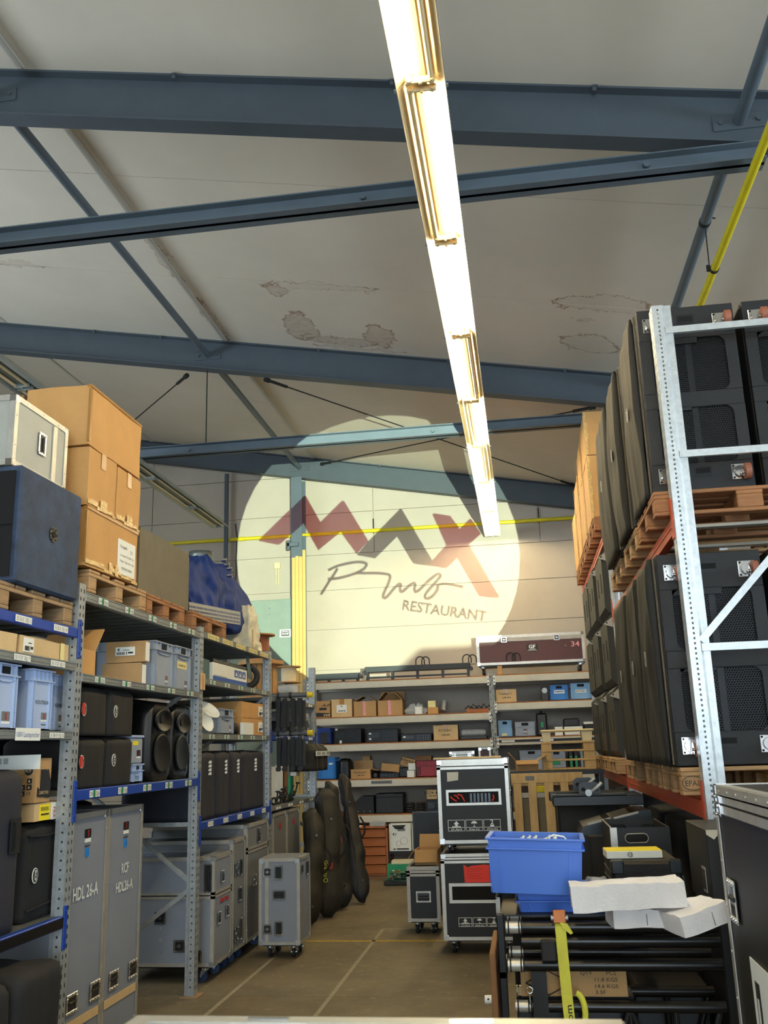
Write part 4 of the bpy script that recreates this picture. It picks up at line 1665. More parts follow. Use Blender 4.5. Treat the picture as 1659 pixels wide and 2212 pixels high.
# hand-written card
k = MB()
k.box(-0.115, 0, -0.028, 0.115, 0.001, 0.030, 0)
k.text('100V Lautsprecher', (0, -0.0006, -0.012), (1, 0, 0), (0, 0, 1), 0.024, 1, 0, 'C', 0.21)
o = k.build('paper_card', ['white_label', 'blue_ink'], None, (-2.3405, 4.235, 1.718))
o.rotation_euler = (0, 0, LEFT)
tag(o, 'white card with blue handwriting stuck on the grey beam below the crates', 'card')

# --- top of the rack
pallet('weathered pallet under the navy speaker on the blue beam rack', (-2.86, 4.29, 2.284), 0, 1.0, 0.72, 'pallet_old')
sp = thing('bass_speaker', 'large navy blue speaker cabinet with black grille, on a pallet above the blue beam', 'speaker', (-2.80, 4.315, 2.415))
MB().box(-0.47, -0.31, 0, 0.47, 0.32, 0.58, 0, 0.012).build('cabinet', 'blue_felt', sp)
k = MB()
k.box(-0.44, -0.318, 0.03, 0.44, -0.311, 0.55)
k.box(-0.44, -0.324, 0.28, 0.44, -0.318, 0.286)
k.build('grille', 'grille_back', sp)
k = MB()
k.cyl((0.470, 0.02, 0.30), (0.476, 0.02, 0.30), 0.040, 20, 0)
k.cyl((0.476, 0.02, 0.30), (0.479, 0.02, 0.30), 0.017, 14, 1)
for i in range(6):
    a = 2 * pi * i / 6
    k.cyl((0.476, 0.02 + 0.03 * cos(a), 0.30 + 0.03 * sin(a)), (0.479, 0.02 + 0.03 * cos(a), 0.30 + 0.03 * sin(a)), 0.004, 6, 1)
k.build('pole_socket', ['dark_metal', 'hole'], sp)

flight_case('silver grey flight case on top of the navy speaker', at_left(4.02, 4.56, 2.998, 0.6, -2.40), LEFT, 0.54, 0.6, 0.365, 'case_silver', 0.028, 'alu', 0, None, [], [('F', 0.0, 0.19, 0.075, 0.12, True)], ballr=0.02,
            extra=lambda t, w, d, h, z0: MB().box(0.11, -d / 2 - 0.006, 0.028, 0.15, -d / 2, h - 0.028).build('lid_strip', 'alu', t))


def crease(t, w, d, h):
    k = MB()
    k.box(-w / 2 - 0.005, -d / 2 - 0.006, h - 0.012, w / 2 + 0.005, -d / 2 + 0.02, h + 0.003)
    k.box(-w / 2 - 0.006, -d / 2 - 0.006, 0.02, -w / 2 + 0.012, -d / 2 + 0.01, h - 0.02)
    k.build('edge_tape', 'tape', t)


def frag(t, w, d, h):
    k = MB()
    rnd = random.Random(5)
    for i in range(9):
        x = -w / 2 + w * i / 9
        z = rnd.uniform(0.0, 0.02)
        k.box(x, -d / 2 - 0.008, z, x + w / 9, -d / 2 - 0.004, z + rnd.uniform(0.012, 0.03))
    for x in (-w * 0.08, w * 0.04):
        k.box(x, -d / 2 - 0.0095, 0.002, x + 0.045, -d / 2 - 0.0082, 0.07)
    k.build('edge_tape', 'shiny_tape', t)


pallet('pallet under the tall stack of orange cardboard boxes', (-2.84, 5.19, 2.493), 0, 1.0, 0.80, 'pallet')
STACK = 'stacked orange cardboard boxes on the blue beam rack'


def paper(t, w, d, h):
    s = Sheet('F', w, d, h, 0.007)
    u, v = 0.19, 0.135
    s.rect(u - 0.12, v - 0.105, u + 0.12, v + 0.105, 0)
    s.text('Packagefile', u - 0.10, v + 0.055, 0.018, 1, 0, 'L', 0.10)
    s.text('2/2', u + 0.06, v + 0.04, 0.02, 1, 0, 'C')
    s.text('Commodity: CG-H2500  2Pcs', u, v + 0.005, 0.012, 1, 0, 'C', 0.2)
    s.text('Weight: 120kg  Net: 110kg', u, v - 0.03, 0.012, 1, 0, 'C', 0.2)
    s.text('MADE IN CHINA', u, v - 0.075, 0.016, 1, 0, 'C', 0.15)
    s.build('paper_sheet', ['white_label', 'ink'], t)
    frag(t, w, d, h)
    crease(t, w, d, h)


carton('lowest box of the tall orange stack, with a white printed paper', at_left(4.71, 5.42, 2.628, 0.39, -2.34), LEFT, 0.70, 0.39, 0.333, 'carton_warm', STACK, False, extra=paper, wear=0.006)
carton('middle box of the tall orange stack, on the side facing the photographer', at_left(4.705, 5.075, 2.967, 0.39, -2.34), LEFT, 0.362, 0.39, 0.345, 'carton_warm', STACK, True, 'x', frag, 0.006)
carton('middle box of the tall orange stack, on the side near the grey felt panel', at_left(5.08, 5.43, 2.967, 0.39, -2.34), LEFT, 0.342, 0.39, 0.335, 'carton_warm', STACK, True, 'x', frag, 0.006)
carton('topmost box of the tall orange stack on the blue beam rack', at_left(4.69, 5.41, 3.318, 0.39, -2.34), LEFT, 0.715, 0.39, 0.36, 'carton_warm', STACK, True, 'y', crease, 0.006)
carton('reddish box behind the silver case, beside the tall orange stack', at_left(4.68, 5.35, 2.63, 0.42, -2.75), LEFT, 0.66, 0.42, 1.02, 'carton_dark', STACK, False, wear=0.006)

pallet('pallet under the grey felt panel', (-2.85, 5.97, 2.493), 0, 1.0, 0.68, 'pallet_warm')
k = MB()
R_ = 0.05
arc = [(0.46 - R_ + R_ * cos(a), 0.43 - R_ + R_ * sin(a)) for a in [pi / 2 * i / 5 for i in range(6)]]
k.prism([(-0.46, 0), (0.46, 0)] + arc + [(-0.46, 0.43)], (1, 0, 0), (0, 0, 1), (0, 0.30, 0), (0, 0, 0))
o = k.build('felt_panel', 'panel_olive', None, (-2.40, 6.055, 2.627))
o.rotation_euler = (0, 0, LEFT)
tag(o, 'olive grey felt covered panel box standing on a pallet beside the orange boxes', 'panel')
pallet('reddish pallet under the blue tarpaulin', (-2.87, 6.93, 2.503), 0, 1.0, 0.80, 'pallet_warm')

# tarpaulin bundle: a crumpled rounded sack
tp = thing('tarpaulin_bundle', 'crumpled blue tarpaulin bundle with eyelets on top of the blue beam rack', 'tarpaulin', (-2.93, 7.74, 2.665))


def tarp_fn(v):
    u = Vector((v.x / 0.95, v.y / 0.42, (v.z - 0.02) / 0.64))
    q = Vector(v)
    zz = u.z
    ox = 0.0
    prof = (1.0 - abs(2 * zz - 0.95) ** 2.4 * 0.42)
    q.x = v.x * prof * (1.0 if v.x < 0 else 0.96 + 0.30 * zz - 0.42 * max(0, zz - 0.75) * 2)
    q.y = v.y * (1 - 0.35 * zz ** 2)
    q.z = v.z * (1.0 - 0.30 * max(0, -u.x) ** 1.6 - 0.20 * max(0, u.x) ** 4)
    n = Vector((v.x, v.y, v.z - 0.3)).normalized()
    r = mnoise.noise(Vector((v.x * 3.1, v.y * 3, v.z * 3.4 + 7))) * 0.07
    r += (abs(mnoise.noise(Vector((v.x * 7.5 + 3, v.y * 7, v.z * 6)))) - 0.2) * 0.07
    r += mnoise.noise(Vector((v.x * 19, v.y * 18, v.z * 15))) * 0.014
    return q + n * r


weld(softbox(1.80, 0.80, 0.62, 40, 18, 26, tarp_fn).build('tarpaulin', 'tarp', tp)).rotation_euler = (0, 0, LEFT)
for (y, z) in ((0.02, 0.55), (0.10, 0.53), (0.11, 0.47), (-0.05, 0.58)):
    k = MB()
    k.cyl((0.395, y, z), (0.44, y, z), 0.016, 12, 0)
    k.cyl((0.44, y, z), (0.442, y, z), 0.008, 10, 1)
    k.build('eyelet', ['chrome', 'hole'], tp)
# perforated steel strip leaning against the tarpaulin
k = MB()
punched(k, (0, 0, 0), (1, 0, 0), (0, 0, 1), 1.3, 0.11, [0.02 + 0.032 * i for i in range(40)], 0.018, 0.03, 0.018, 0.012)
k.box(0, -0.002, 0, 1.3, 0.012, 0.006)
k.box(0, -0.002, 0.108, 1.3, 0.012, 0.114)
o = k.build('perforated_strip', 'steel', None, (-2.43, 6.62, 2.60))
o.rotation_euler = (0, radians(-5.5), LEFT)
o.rotation_euler = (Matrix.Rotation(LEFT, 4, 'Z') @ Matrix.Rotation(radians(-4.5), 4, 'Y')).to_euler()
tag(o, 'perforated steel strip leaning on the blue tarpaulin', 'steel strip')

wb = thing('plastic_sack', 'crumpled cream plastic sack beside the blue tarpaulin', 'sack', (-2.58, 8.42, 2.515), LEFT)


def sack_fn(v):
    z = v.z / 0.42
    q = Vector((v.x * (1.05 - 0.55 * z * z), v.y * (1 - 0.3 * z), v.z))
    r = (abs(mnoise.noise(v * 9)) - 0.2) * 0.06 + mnoise.noise(v * 24) * 0.02
    return q + Vector((v.x, v.y, 0.3 * z)).normalized() * r


weld(softbox(0.36, 0.30, 0.42, 18, 14, 18, sack_fn).build('sack', 'white_bag', wb))
MB().box(-0.225, -0.18, 0.01, -0.20, -0.17, 0.18).build('wooden_edge', 'carton_pale', wb)

# --- end bay
carton('long flat pale box under the blue beam, beside the upright', at_left(4.175, 4.685, 2.098, 0.5, -2.385), LEFT, 0.50, 0.5, 0.088, 'carton_pale', None, False,
       extra=lambda t, w, d, h: (ship_label(t, 'F', w, d, h, -0.17, 0.045, 0.09, 0.07), MB().box(0.15, -d / 2 - 0.006, 0.0, 0.19, -d / 2 - 0.004, h).build('tape', 'cream_label', t)))
carton('long flat pale box under the blue beam at the picture edge', at_left(3.60, 4.155, 2.098, 0.5, -2.385), LEFT, 0.55, 0.5, 0.085, 'carton_pale', None, False)
CR = 'pale crates on the end shelf'
logo = ('logo', 0.035, 0.055, 0.055)
crate('pale blue grey crate at the picture edge, with an open grip', at_left(3.965, 4.215, 1.740, 0.40, -2.385), LEFT, 0.25, 0.40, 0.305, 'crate_pale', CR, True, [('logo', 0.03, 0.04, 0.07)])
crate('pale crate marked SHOUTBOX, between two other pale crates', at_left(4.325, 4.555, 1.740, 0.40, -2.385), LEFT, 0.228, 0.40, 0.300, 'crate_pale', CR, False, [logo, ('write', 'SHOUTBOX', 0.0, 0.13, 0.019, 0)])
crate('pale crate marked SHOUTBOX, directly beside the upright', at_left(4.56, 4.69, 1.740, 0.40, -2.445)[:1] + (4.738, 1.740), LEFT, 0.20, 0.40, 0.298, 'crate_pale', CR, False, [logo, ('write', 'SHOUTBOX', 0.0, 0.13, 0.017, 0)])


def slot(t, w, d, h):
    k = MB()
    k.box(w / 2 - 0.135, -d / 2 - 0.016, 0.34, w / 2 - 0.045, -d / 2 - 0.010, 0.50, 0, 0.004)
    k.box(w / 2 - 0.120, -d / 2 - 0.022, 0.36, w / 2 - 0.105, -d / 2 - 0.014, 0.48, 1)
    k.build('handle_slot', ['hole', 'dark_metal'], t)


covered('tall dark speaker cover with a handle slot, at the picture edge', at_left(3.62, 4.325, 0.842, 0.6, -2.385), LEFT, 0.70, 0.6, 0.715, 'cloth_blue', None, 0.010, extra=slot)
def seam_bands(t, w, d, h):
    k = MB()
    k.tube([(-w / 2 + 0.02, -d / 2 - 0.008, h - 0.05), (0, -d / 2 - 0.012, h - 0.06), (w / 2 - 0.02, -d / 2 - 0.008, h - 0.045)], 0.006, 6)
    k.tube([(-w / 2 + 0.03, -d / 2 - 0.008, 0.05), (w / 2 - 0.02, -d / 2 - 0.008, 0.07)], 0.006, 6)
    k.build('seam', 'cloth', t)


covered('black speaker cover with a round white emblem, under the flat box', at_left(4.345, 4.695, 0.842, 0.6, -2.44)[:1] + (4.645, 0.842), LEFT, 0.385, 0.6, 0.445, 'cloth', None, 0.012, [('F', -0.085, 0.205, 0.027, 1)], extra=seam_bands)


def flatbox(t, w, d, h):
    s = Sheet('F', w, d, h, 0.006)
    s.rect(-0.12, 0.004, -0.02, 0.080, 2)
    for i in range(5):
        s.rect(-0.115, 0.066 - i * 0.004, -0.03 - 0.01 * (i % 2), 0.068 - i * 0.004, 1, 0.0068)
    s.rect(-0.11, 0.028, -0.03, 0.036, 1, 0.0068)
    s.rect(0.0, 0.002, 0.17, 0.084, 0)
    s.text('FRA', 0.012, 0.062, 0.020, 3, 0.01, 'L', 0.055, 0.0068, 1)
    s.rect(0.05, 0.016, 0.09, 0.044, 4, 0.0068)
    s.rect(0.11, 0.016, 0.13, 0.044, 1, 0.0068)
    s.rect(0.138, 0.02, 0.165, 0.04, 1, 0.0068)
    s.rect(0.08, 0.06, 0.12, 0.066, 4, 0.0068)
    s.build('sticker', ['white_label', 'ink', 'yellow_label', 'red_ink', 'blue_ink'], t)


carton('flat cardboard box with yellow and white stickers, on the black emblem cover', at_left(4.475, 4.80, 1.298, 0.4, -2.43)[:1] + (4.668, 1.298), LEFT, 0.345, 0.40, 0.085, 'carton_pale', None, False, extra=flatbox)


def rcfbox(t, w, d, h):
    s = Sheet('F', w, d, h, 0.006)          # aisle side
    s.poly([(-0.055, 0.03), (0.07, 0.02), (0.07, 0.10), (0.045, 0.16), (0.03, 0.14), (0.03, 0.16), (-0.03, 0.16), (-0.03, 0.055), (-0.055, 0.075)], 1)
    s.text('COMPACT M 04', 0.0, 0.040, 0.016, 0, 0.01, 'C', 0.095, 0.007)
    s.build('print', ['carton_pale', 'ink'], t)
    s = Sheet('L', w, d, h, 0.006)          # side towards the photographer
    n = 20
    cx, cy = 0.165, 0.155
    s.poly([(cx + 0.021 * cos(2 * pi * i / n), cy + 0.021 * sin(2 * pi * i / n)) for i in range(n)], 1)
    s.text('RCF', cx, cy - 0.006, 0.012, 0, 0.01, 'C', 0.03, 0.007)
    for i, (a, b) in enumerate(((0.16, 0.095), (0.125, 0.065), (0.16, 0.065), (0.125, 0.035))):
        s.rect(a, b, a + 0.024, b + 0.024, 1)
        s.poly([(a + 0.006, b + 0.006), (a + 0.018, b + 0.006), (a + 0.012, b + 0.019)], 0, 0.0068)
    s.rect(0.06, 0.035, 0.09, 0.115, 2)
    for i in range(9):
        s.rect(0.067, 0.043 + i * 0.006, 0.083, 0.046 + i * 0.006, 1, 0.0068)
    s.text('CE', 0.172, 0.040, 0.014, 1, 0, 'C', None, 0.0066)
    s.build('print', ['carton_pale', 'ink', 'white_label'], t)


open_box = carton('tall cardboard box with black print and a round emblem, on the flat stickered box', at_left(4.475, 4.625, 1.39, 0.4, -2.42), LEFT, 0.155, 0.40, 0.215, 'carton', None, False, extra=rcfbox, wear=0.003)
k = MB()
k.box(-0.13, -0.002, 0, 0.13, 0.002, 0.07, 0)
for q in (0.0, 0.035):
    for i in range(4):
        k.box(-0.10 + q, -0.004, 0.03 + i * 0.007, -0.075 + q, -0.002, 0.034 + i * 0.007, 1)
o = k.build('loose_label', ['white_label', 'grey_ink'], None, (-2.525, 4.466, 1.555))
tag(o, 'white label flap hanging over the tall printed cardboard box', 'label')
FL = 'speaker covers on the floor at the left'
covered('floor standing dark speaker cover beside the grey case', at_left(4.03, 4.44, 0.0, 0.5, -2.20), LEFT, 0.40, 0.5, 0.70, 'cloth', FL, 0.010)
covered('floor standing dark speaker cover at the picture edge', at_left(3.4, 4.02, 0.0, 0.5, -2.21), LEFT, 0.60, 0.5, 0.70, 'cloth', FL, 0.010)


# --- tall grey cases
def hdl(two):
    def f(t, w, d, h, z0):
        s = Sheet('F', w, d, h, 0.0035)
        s.rect(-0.035, z0 + 1.11, 0.035, z0 + 1.155, 2)
        s.text('S', 0, z0 + 1.118, 0.03, 3, 0.03, 'C', None, 0.0042)
        s.rect(-0.035, z0 + 1.085, 0.035, z0 + 1.105, 0)
        s.rect(-0.03, z0 + 1.065, 0.03, z0 + 1.07, 1)
        s.rect(-0.02, z0 + 1.01, 0.02, z0 + 1.055, 4)
        s.text('6' if two else '1', 0, z0 + 1.02, 0.022, 5, 0, 'C', None, 0.0042)
        if two:
            s.text('RCF', -0.0, z0 + 0.865, 0.055, 6, 0.02, 'C', 0.10)
            s.text('HDL26-A', 0, z0 + 0.765, 0.055, 6, 0.02, 'C', 0.24)
        else:
            s.text('HDL 26-A', 0.0, z0 + 0.80, 0.065, 6, 0.02, 'C', 0.30)
        s.rect(-w / 2 + 0.02, z0 + 0.17, w / 2 - 0.02, z0 + 0.215, 7)
        s.build('markings', ['white_label', 'ink', 'dark_metal', 'red_ink', 'blue_tape', 'blue_ink', 'white_paint', 'carton_pale'], t)
    return f


for two, y0, y1, lb in ((False, 4.852, 5.352, 'tall grey flight case stencilled HDL 26-A in one line'), (True, 5.362, 5.862, 'tall grey flight case stencilled RCF above HDL26-A')):
    flight_case(lb, at_left(y0, y1, 0.06, 0.62, -2.43), LEFT, 0.497, 0.62, 1.24, 'case_grey', 0.026, 'alu_dull', 0, None, [],
                [('F', -0.105, 0.30, 0.125, 0.10), ('F', 0.165, 0.30, 0.125, 0.10)], 'tall grey cases under the blue beam', ballr=0.022, extra=hdl(two))
    k = MB()
    k.box(-2.43 - 0.6, y0 + 0.03, 0.0, -2.46, y1 - 0.03, 0.058)
    tag(k.build('rolling_board', 'black_metal'), 'black board under the tall grey case stencilled ' + ('RCF' if two else 'HDL 26-A alone'), 'board')

# --- second bay, middle shelf
o = open_carton('narrow open cardboard box with one raised flap, beside the near upright', at_left(4.845, 5.01, 2.048, 0.35, -2.39), LEFT, 0.17, 0.35, 0.14, {'R': 38}, 'carton_warm')
for i, (z, dx, lb) in enumerate(((2.048, 0.0, 'lower flat brown box in front of the grey crates'), (2.188, 0.02, 'upper flat brown box with a white shipping sticker, in front of the grey crates'))):
    t = carton(lb, (-2.535 + dx, 5.735, z), 0, 0.265, 0.075, 0.135, 'carton', 'flat brown boxes on the second bay shelf', False, wear=0.002)
    k = MB()
    k.box(0.1335, -0.03, 0.005, 0.1365, 0.03, 0.125)
    k.build('side_sticker', 'white_label', t)
    if i:
        ship_label(t, 'F', 0.265, 0.075, 0.135, 0.0, 0.07, 0.13, 0.055, 'RCF')
G2 = 'grey crates on the second bay shelf'
crate('grey crate with a bare front, behind the flat brown boxes', at_left(5.88, 6.25, 2.048, 0.45, -2.39), LEFT, 0.36, 0.45, 0.30, 'crate_grey', G2, True, [('logo', 0.06, 0.05, 0.05)])
crate('grey crate with a handwritten note, beside the wooden sign', at_left(6.26, 6.60, 2.048, 0.45, -2.39), LEFT, 0.34, 0.45, 0.305, 'crate_grey', G2, True, [('logo', 0.07, 0.04, 0.05), ('paper', -0.11, 0.15, 0.08, 0.20, 5), ('write', 'Woofer Set', -0.02, 0.165, 0.02, 0)])
k = MB()
k.box(-0.05, 0, -0.06, 0.05, 0.004, 0.06, 0)
pts = []
for i in range(12):
    pts.append((0.012 * (-1) ** i, -0.001, 0.05 - 0.0095 * i))
k.tube(pts, 0.0022, 5, 1)
o = k.build('cardboard_sign', ['carton_pale', 'red_label'], None, (-2.338, 6.69, 2.125))
o.rotation_euler = (0, 0, LEFT)
tag(o, 'small cardboard sign with red scribble fixed to the upright', 'sign')

# --- second bay, blue level
BG = 'black covered speakers on the blue beam'
nm = [('lower black cover of the pair beside the near upright', 4.845, 5.20, 1.442, 0.27, -0.135), ('upper black cover of the pair beside the near upright', 4.845, 5.20, 1.722, 0.265, -0.135),
      ('lower black cover of the pair beside the small crates', 5.215, 5.575, 1.442, 0.275, -0.10), ('upper black cover of the pair beside the small crates', 5.215, 5.575, 1.722, 0.27, -0.10)]
for lb, y0, y1, z, h, u in nm:
    def ex(t, w, d, h, left=(y0 < 5)):
        if left:
            MB().box(-w / 2 - 0.004, -d / 2 - 0.018, 0.11, -w / 2 + 0.022, -d / 2 - 0.012, 0.17).build('red_tab', 'red_cloth', t)
    covered(lb, at_left(y0, y1, z, 0.45, -2.385), LEFT, y1 - y0 - 0.006, 0.45, h, 'cloth', BG, 0.007, [('F', u, h * 0.52, 0.026, 1)], extra=ex)
crate('small pale crate under the lidded box, beside the black covers', at_left(5.60, 5.80, 1.442, 0.22, -2.40), LEFT, 0.185, 0.22, 0.115, 'crate_pale', None, True, [('write', 'i MIX 48', 0.0, 0.02, 0.012, 0)])
bx = thing('lidded_box', 'small pale lidded box with a yellow sticker on the little crate', 'box', at_left(5.60, 5.785, 1.56, 0.20, -2.41), LEFT)
MB().box(-0.085, -0.1, 0, 0.085, 0.1, 0.155, 0, 0.008).build('box_body', 'crate_grey', bx)
MB().box(-0.093, -0.108, 0.155, 0.093, 0.108, 0.170, 0, 0.004).build('lid', 'crate_pale', bx)
s = Sheet('F', 0.17, 0.2, 0.16, 0.002)
s.rect(-0.07, 0.11, 0.01, 0.135, 1)
s.rect(-0.005, 0.045, 0.05, 0.08, 2)
s.text('S', 0.022, 0.05, 0.024, 3, 0.02, 'C', None, 0.0026)
s.rect(-0.005, 0.03, 0.05, 0.042, 0)
s.build('sticker', ['white_label', 'yellow_label', 'dark_metal', 'red_ink'], bx)


def moulded_speaker(label, loc, rz, w, d, h, group):
    t = thing('moulded_speaker', label, 'speaker', loc, rz, group)

    def fn(v):
        q = Vector(v)
        zt = v.z / h
        q.x *= 0.84 + 0.16 * sin(pi * min(1, 0.15 + 0.8 * zt)) if True else 1
        back = (v.y + d / 2) / d
        q.x *= 1 - 0.25 * back
        r = 0.045
        ex, ez = w / 2 - abs(v.x), min(h - v.z, v.z)
        if ex < r and ez < r:
            kk = (r - ex) * (r - ez) / r
            q.x -= (1 if v.x > 0 else -1) * kk * 0.5
            q.z += (-1 if v.z > h / 2 else 1) * kk * 0.5
        return q
    weld(softbox(w, d, h, 10, 4, 14, fn).build('cabinet', 'black_plastic', t), 0.0008, True)
    F = -d / 2

    def dish(cx, cz, rx, rz_, depth, rim, nm, mats):
        k = MB()
        n = 24
        prof = [(1.10, 0.0), (1.05, -rim), (1.0, -rim * 0.8), (0.75, depth * 0.15), (0.45, depth * 0.7), (0.15, depth)]
        vs = []
        for r, y in prof:
            for i in range(n):
                a = 2 * pi * i / n
                vs.append((cx + r * rx * cos(a), F - 0.004 + y - (0.016 if nm == 'horn' else 0.010), cz + r * rz_ * sin(a)))
        fs = []
        for j in range(len(prof) - 1):
            for i in range(n):
                fs.append((j * n + i, j * n + (i + 1) % n, (j + 1) * n + (i + 1) % n, (j + 1) * n + i))
        fs.append(tuple(range((len(prof) - 1) * n, len(prof) * n)))
        k.add(vs, fs, 0, True)
        return k.build(nm, mats, t)
    dish(0, h * 0.775, w * 0.37, h * 0.135, 0.016, 0.008, 'horn', 'black_plastic')
    dish(0, h * 0.35, w * 0.36, h * 0.23, 0.010, 0.006, 'woofer_grille', 'grille')
    k = MB()
    k.cyl((0, F - 0.012, h * 0.80), (0, F - 0.0035, h * 0.80), 0.030, 12)
    k.build('horn_throat', 'hole', t)
    for s_ in (-1, 1):
        k = MB()
        k.lathe([(0.0, -0.004), (0.020, -0.003), (0.024, 0.0)], (0, 0, 0), 14)
        o = k.build('bass_port', 'hole', t, (s_ * w * 0.33, F - 0.004, h * 0.64))
        o.rotation_euler = (pi / 2, 0, 0)
    k = MB()
    k.cyl((0.05, F - 0.028, h * 0.12), (0.05, F - 0.018, h * 0.12), 0.013, 14)
    k.build('emblem', 'dark_metal', t)
    return t


MS = 'moulded speakers on the blue beam'
moulded_speaker('moulded black speaker with a horn, beside the small pale crate', at_left(5.915, 6.28, 1.442, 0.36, -2.41), LEFT, 0.36, 0.34, 0.50, MS)
moulded_speaker('moulded black speaker with a horn, partly behind the second upright', at_left(6.31, 6.63, 1.442, 0.36, -2.41), LEFT, 0.325, 0.34, 0.49, MS)

# --- third bay
bw = thing('cardboard_box', 'white and blue cardboard box with a torn dark lid, in the third bay', 'box', at_left(7.09, 8.03, 2.157, 0.3, -2.40), LEFT)
MB().box(-0.46, -0.15, 0, 0.46, 0.15, 0.150, 0, 0.004).build('box_body', 'white_label', bw)
s = Sheet('F', 0.92, 0.3, 0.15, 0.002)
s.rect(-0.46, 0.0, 0.46, 0.045, 0)
for i in range(3):
    s.rect(0.1 + i * 0.11, 0.07, 0.19 + i * 0.11, 0.13, 0)
    s.poly([(0.12 + i * 0.11, 0.08), (0.17 + i * 0.11, 0.08), (0.14 + i * 0.11, 0.12)], 1, 0.0026)
s.rect(-0.44, 0.05, -0.1, 0.052, 2)
s.build('print', ['blue_ink', 'white_label', 'ink'], bw)
MB().box(-0.463, -0.152, 0.150, 0.44, 0.15, 0.180, 0, 0.006).build('torn_lid', 'dark_metal', bw)
carton('teal patterned carton end beside the second upright', at_left(6.84, 7.075, 2.157, 0.25, -2.42), LEFT, 0.225, 0.25, 0.16, 'teal', None, False)
k = MB()
k.prism([(0, 0), (0.13, -0.02), (0.07, 0.19), (0.0, 0.24)], (1, 0, 0), (0, 0, 1), (0, 0.006, 0), (0, 0, 0))
o = k.build('plastic_sheet', 'teal', None, (-2.405, 8.08, 2.26))
o.rotation_euler = (radians(-6), 0, LEFT)
tag(o, 'bent teal plastic sheet beside the black ring', 'sheet')
k = MB()
k.tube([(0.085 * cos(2 * pi * i / 24), 0, 0.085 * sin(2 * pi * i / 24)) for i in range(25)], 0.028, 10)
o = k.build('black_ring', 'rubber', None, (-2.46, 8.25, 2.275))
o.rotation_euler = (0, 0, radians(25))
tag(o, 'black tyre shaped ring standing on the third bay shelf', 'ring')
crate('grey crate with a handwritten note beside the white horns', at_left(7.28, 7.69, 1.755, 0.4, -2.40), LEFT, 0.39, 0.4, 0.20, 'crate_grey', None, True, [('logo', 0.1, 0.04, 0.05), ('write', 'TF Box', 0.0, 0.10, 0.025, 0)])
for y, z, lb, rx in ((6.98, 1.80, 'white plastic cone lying low beside the second upright', 1.2), (7.10, 1.86, 'white plastic cone lying on another cone', 0.7)):
    t = thing('plastic_cone', lb, 'cone', (-2.46, y, z + 0.035), 0, 'white cones in the third bay')
    k = MB()
    k.lathe([(0.045, 0.0), (0.05, 0.01), (0.085, 0.06), (0.095, 0.065), (0.085, 0.058), (0.03, 0.0)], (0, 0, 0), 18)
    o = k.build('cone', 'white_label', t)
    o.rotation_euler = (0.4, rx, 0.2)
WG = 'brown boxes in the third bay'
for z, h, lb in ((1.755, 0.14, 'lower brown box with a side sticker, under the third bay beam'), (1.898, 0.135, 'upper brown box with a side sticker, under the third bay beam')):
    t = carton(lb, at_left(7.86, 8.54, z, 0.4, -2.40), LEFT, 0.67, 0.4, h, 'carton_warm', WG, False, wear=0.003)
    ship_label(t, 'F', 0.67, 0.4, h, 0.25, h * 0.5, 0.12, 0.09)
o = open_carton('small white open box holding cables, before the brown boxes', at_left(7.72, 8.0, 1.755, 0.03, -2.36)[:1] + (7.95, 1.755), LEFT, 0.30, 0.03, 0.10, {}, 'white_label')
k = MB()
k.lathe([(0.02, 0), (0.055, 0.01), (0.05, 0.09), (0.0, 0.10)], (0, 0, 0), 12)
tag(k.build('black_pouch', 'cloth_black', None, (-2.45, 7.77, 1.757)), 'small black pouch beside the white open box', 'pouch')
C3 = 'dark covers on the lower blue beam'


def marks(t, w, d, h):
    s = Sheet('F', w, d, h, 0.012)
    for i in range(2):
        for j in range(4):
            s.rect(0.02 + i * 0.02, h - 0.09 - j * 0.028, 0.034 + i * 0.02, h - 0.075 - j * 0.028 + 0.006 * (i % 2), 0)
    s.build('white_marks', 'white_label', t)


for y0, y1, lb in ((6.76, 7.17, 'first dark cover from the second upright on the lower blue beam'), (7.185, 7.52, 'second dark cover from the second upright on the lower blue beam'), (7.535, 7.82, 'third dark cover from the second upright on the lower blue beam'), (7.835, 8.56, 'broad dark cover beside the third upright on the lower blue beam')):
    covered(lb, at_left(y0, y1, 1.133, 0.6, -2.385), LEFT, y1 - y0, 0.6, 0.49, 'cloth_blue', C3, 0.008, None, extra=marks)


# --- grey wheeled cases under and beside the rack
def red_marks(t, w, d, h, z0):
    s = Sheet('F', w, d, h, 0.0045)
    for u in (-0.06, 0.05):
        s.rect(u, z0 + h * 0.55, u + 0.08, z0 + h * 0.585, 0)
    s.build('sticker', ['red_ink'], t)
    k = MB()
    for x in (0.30, 0.35):
        k.box(-w / 2 - 0.003, -d / 2 + 0.10 + (x - 0.3), z0 + 0.05, -w / 2, -d / 2 + 0.112 + (x - 0.3), z0 + h * 0.58)
    for z in (0.16, 0.42):
        k.cyl((-w / 2 - 0.004, -d / 2 + 0.20, z0 + z), (-w / 2, -d / 2 + 0.20, z0 + z), 0.022, 14)
    for z in (0.1, 0.18, 0.26, 0.34):
        k.cyl((-w / 2 - 0.004, -d / 2 + 0.40, z0 + z), (-w / 2, -d / 2 + 0.40, z0 + z), 0.007, 8)
    k.build('hardware', 'steel', t)


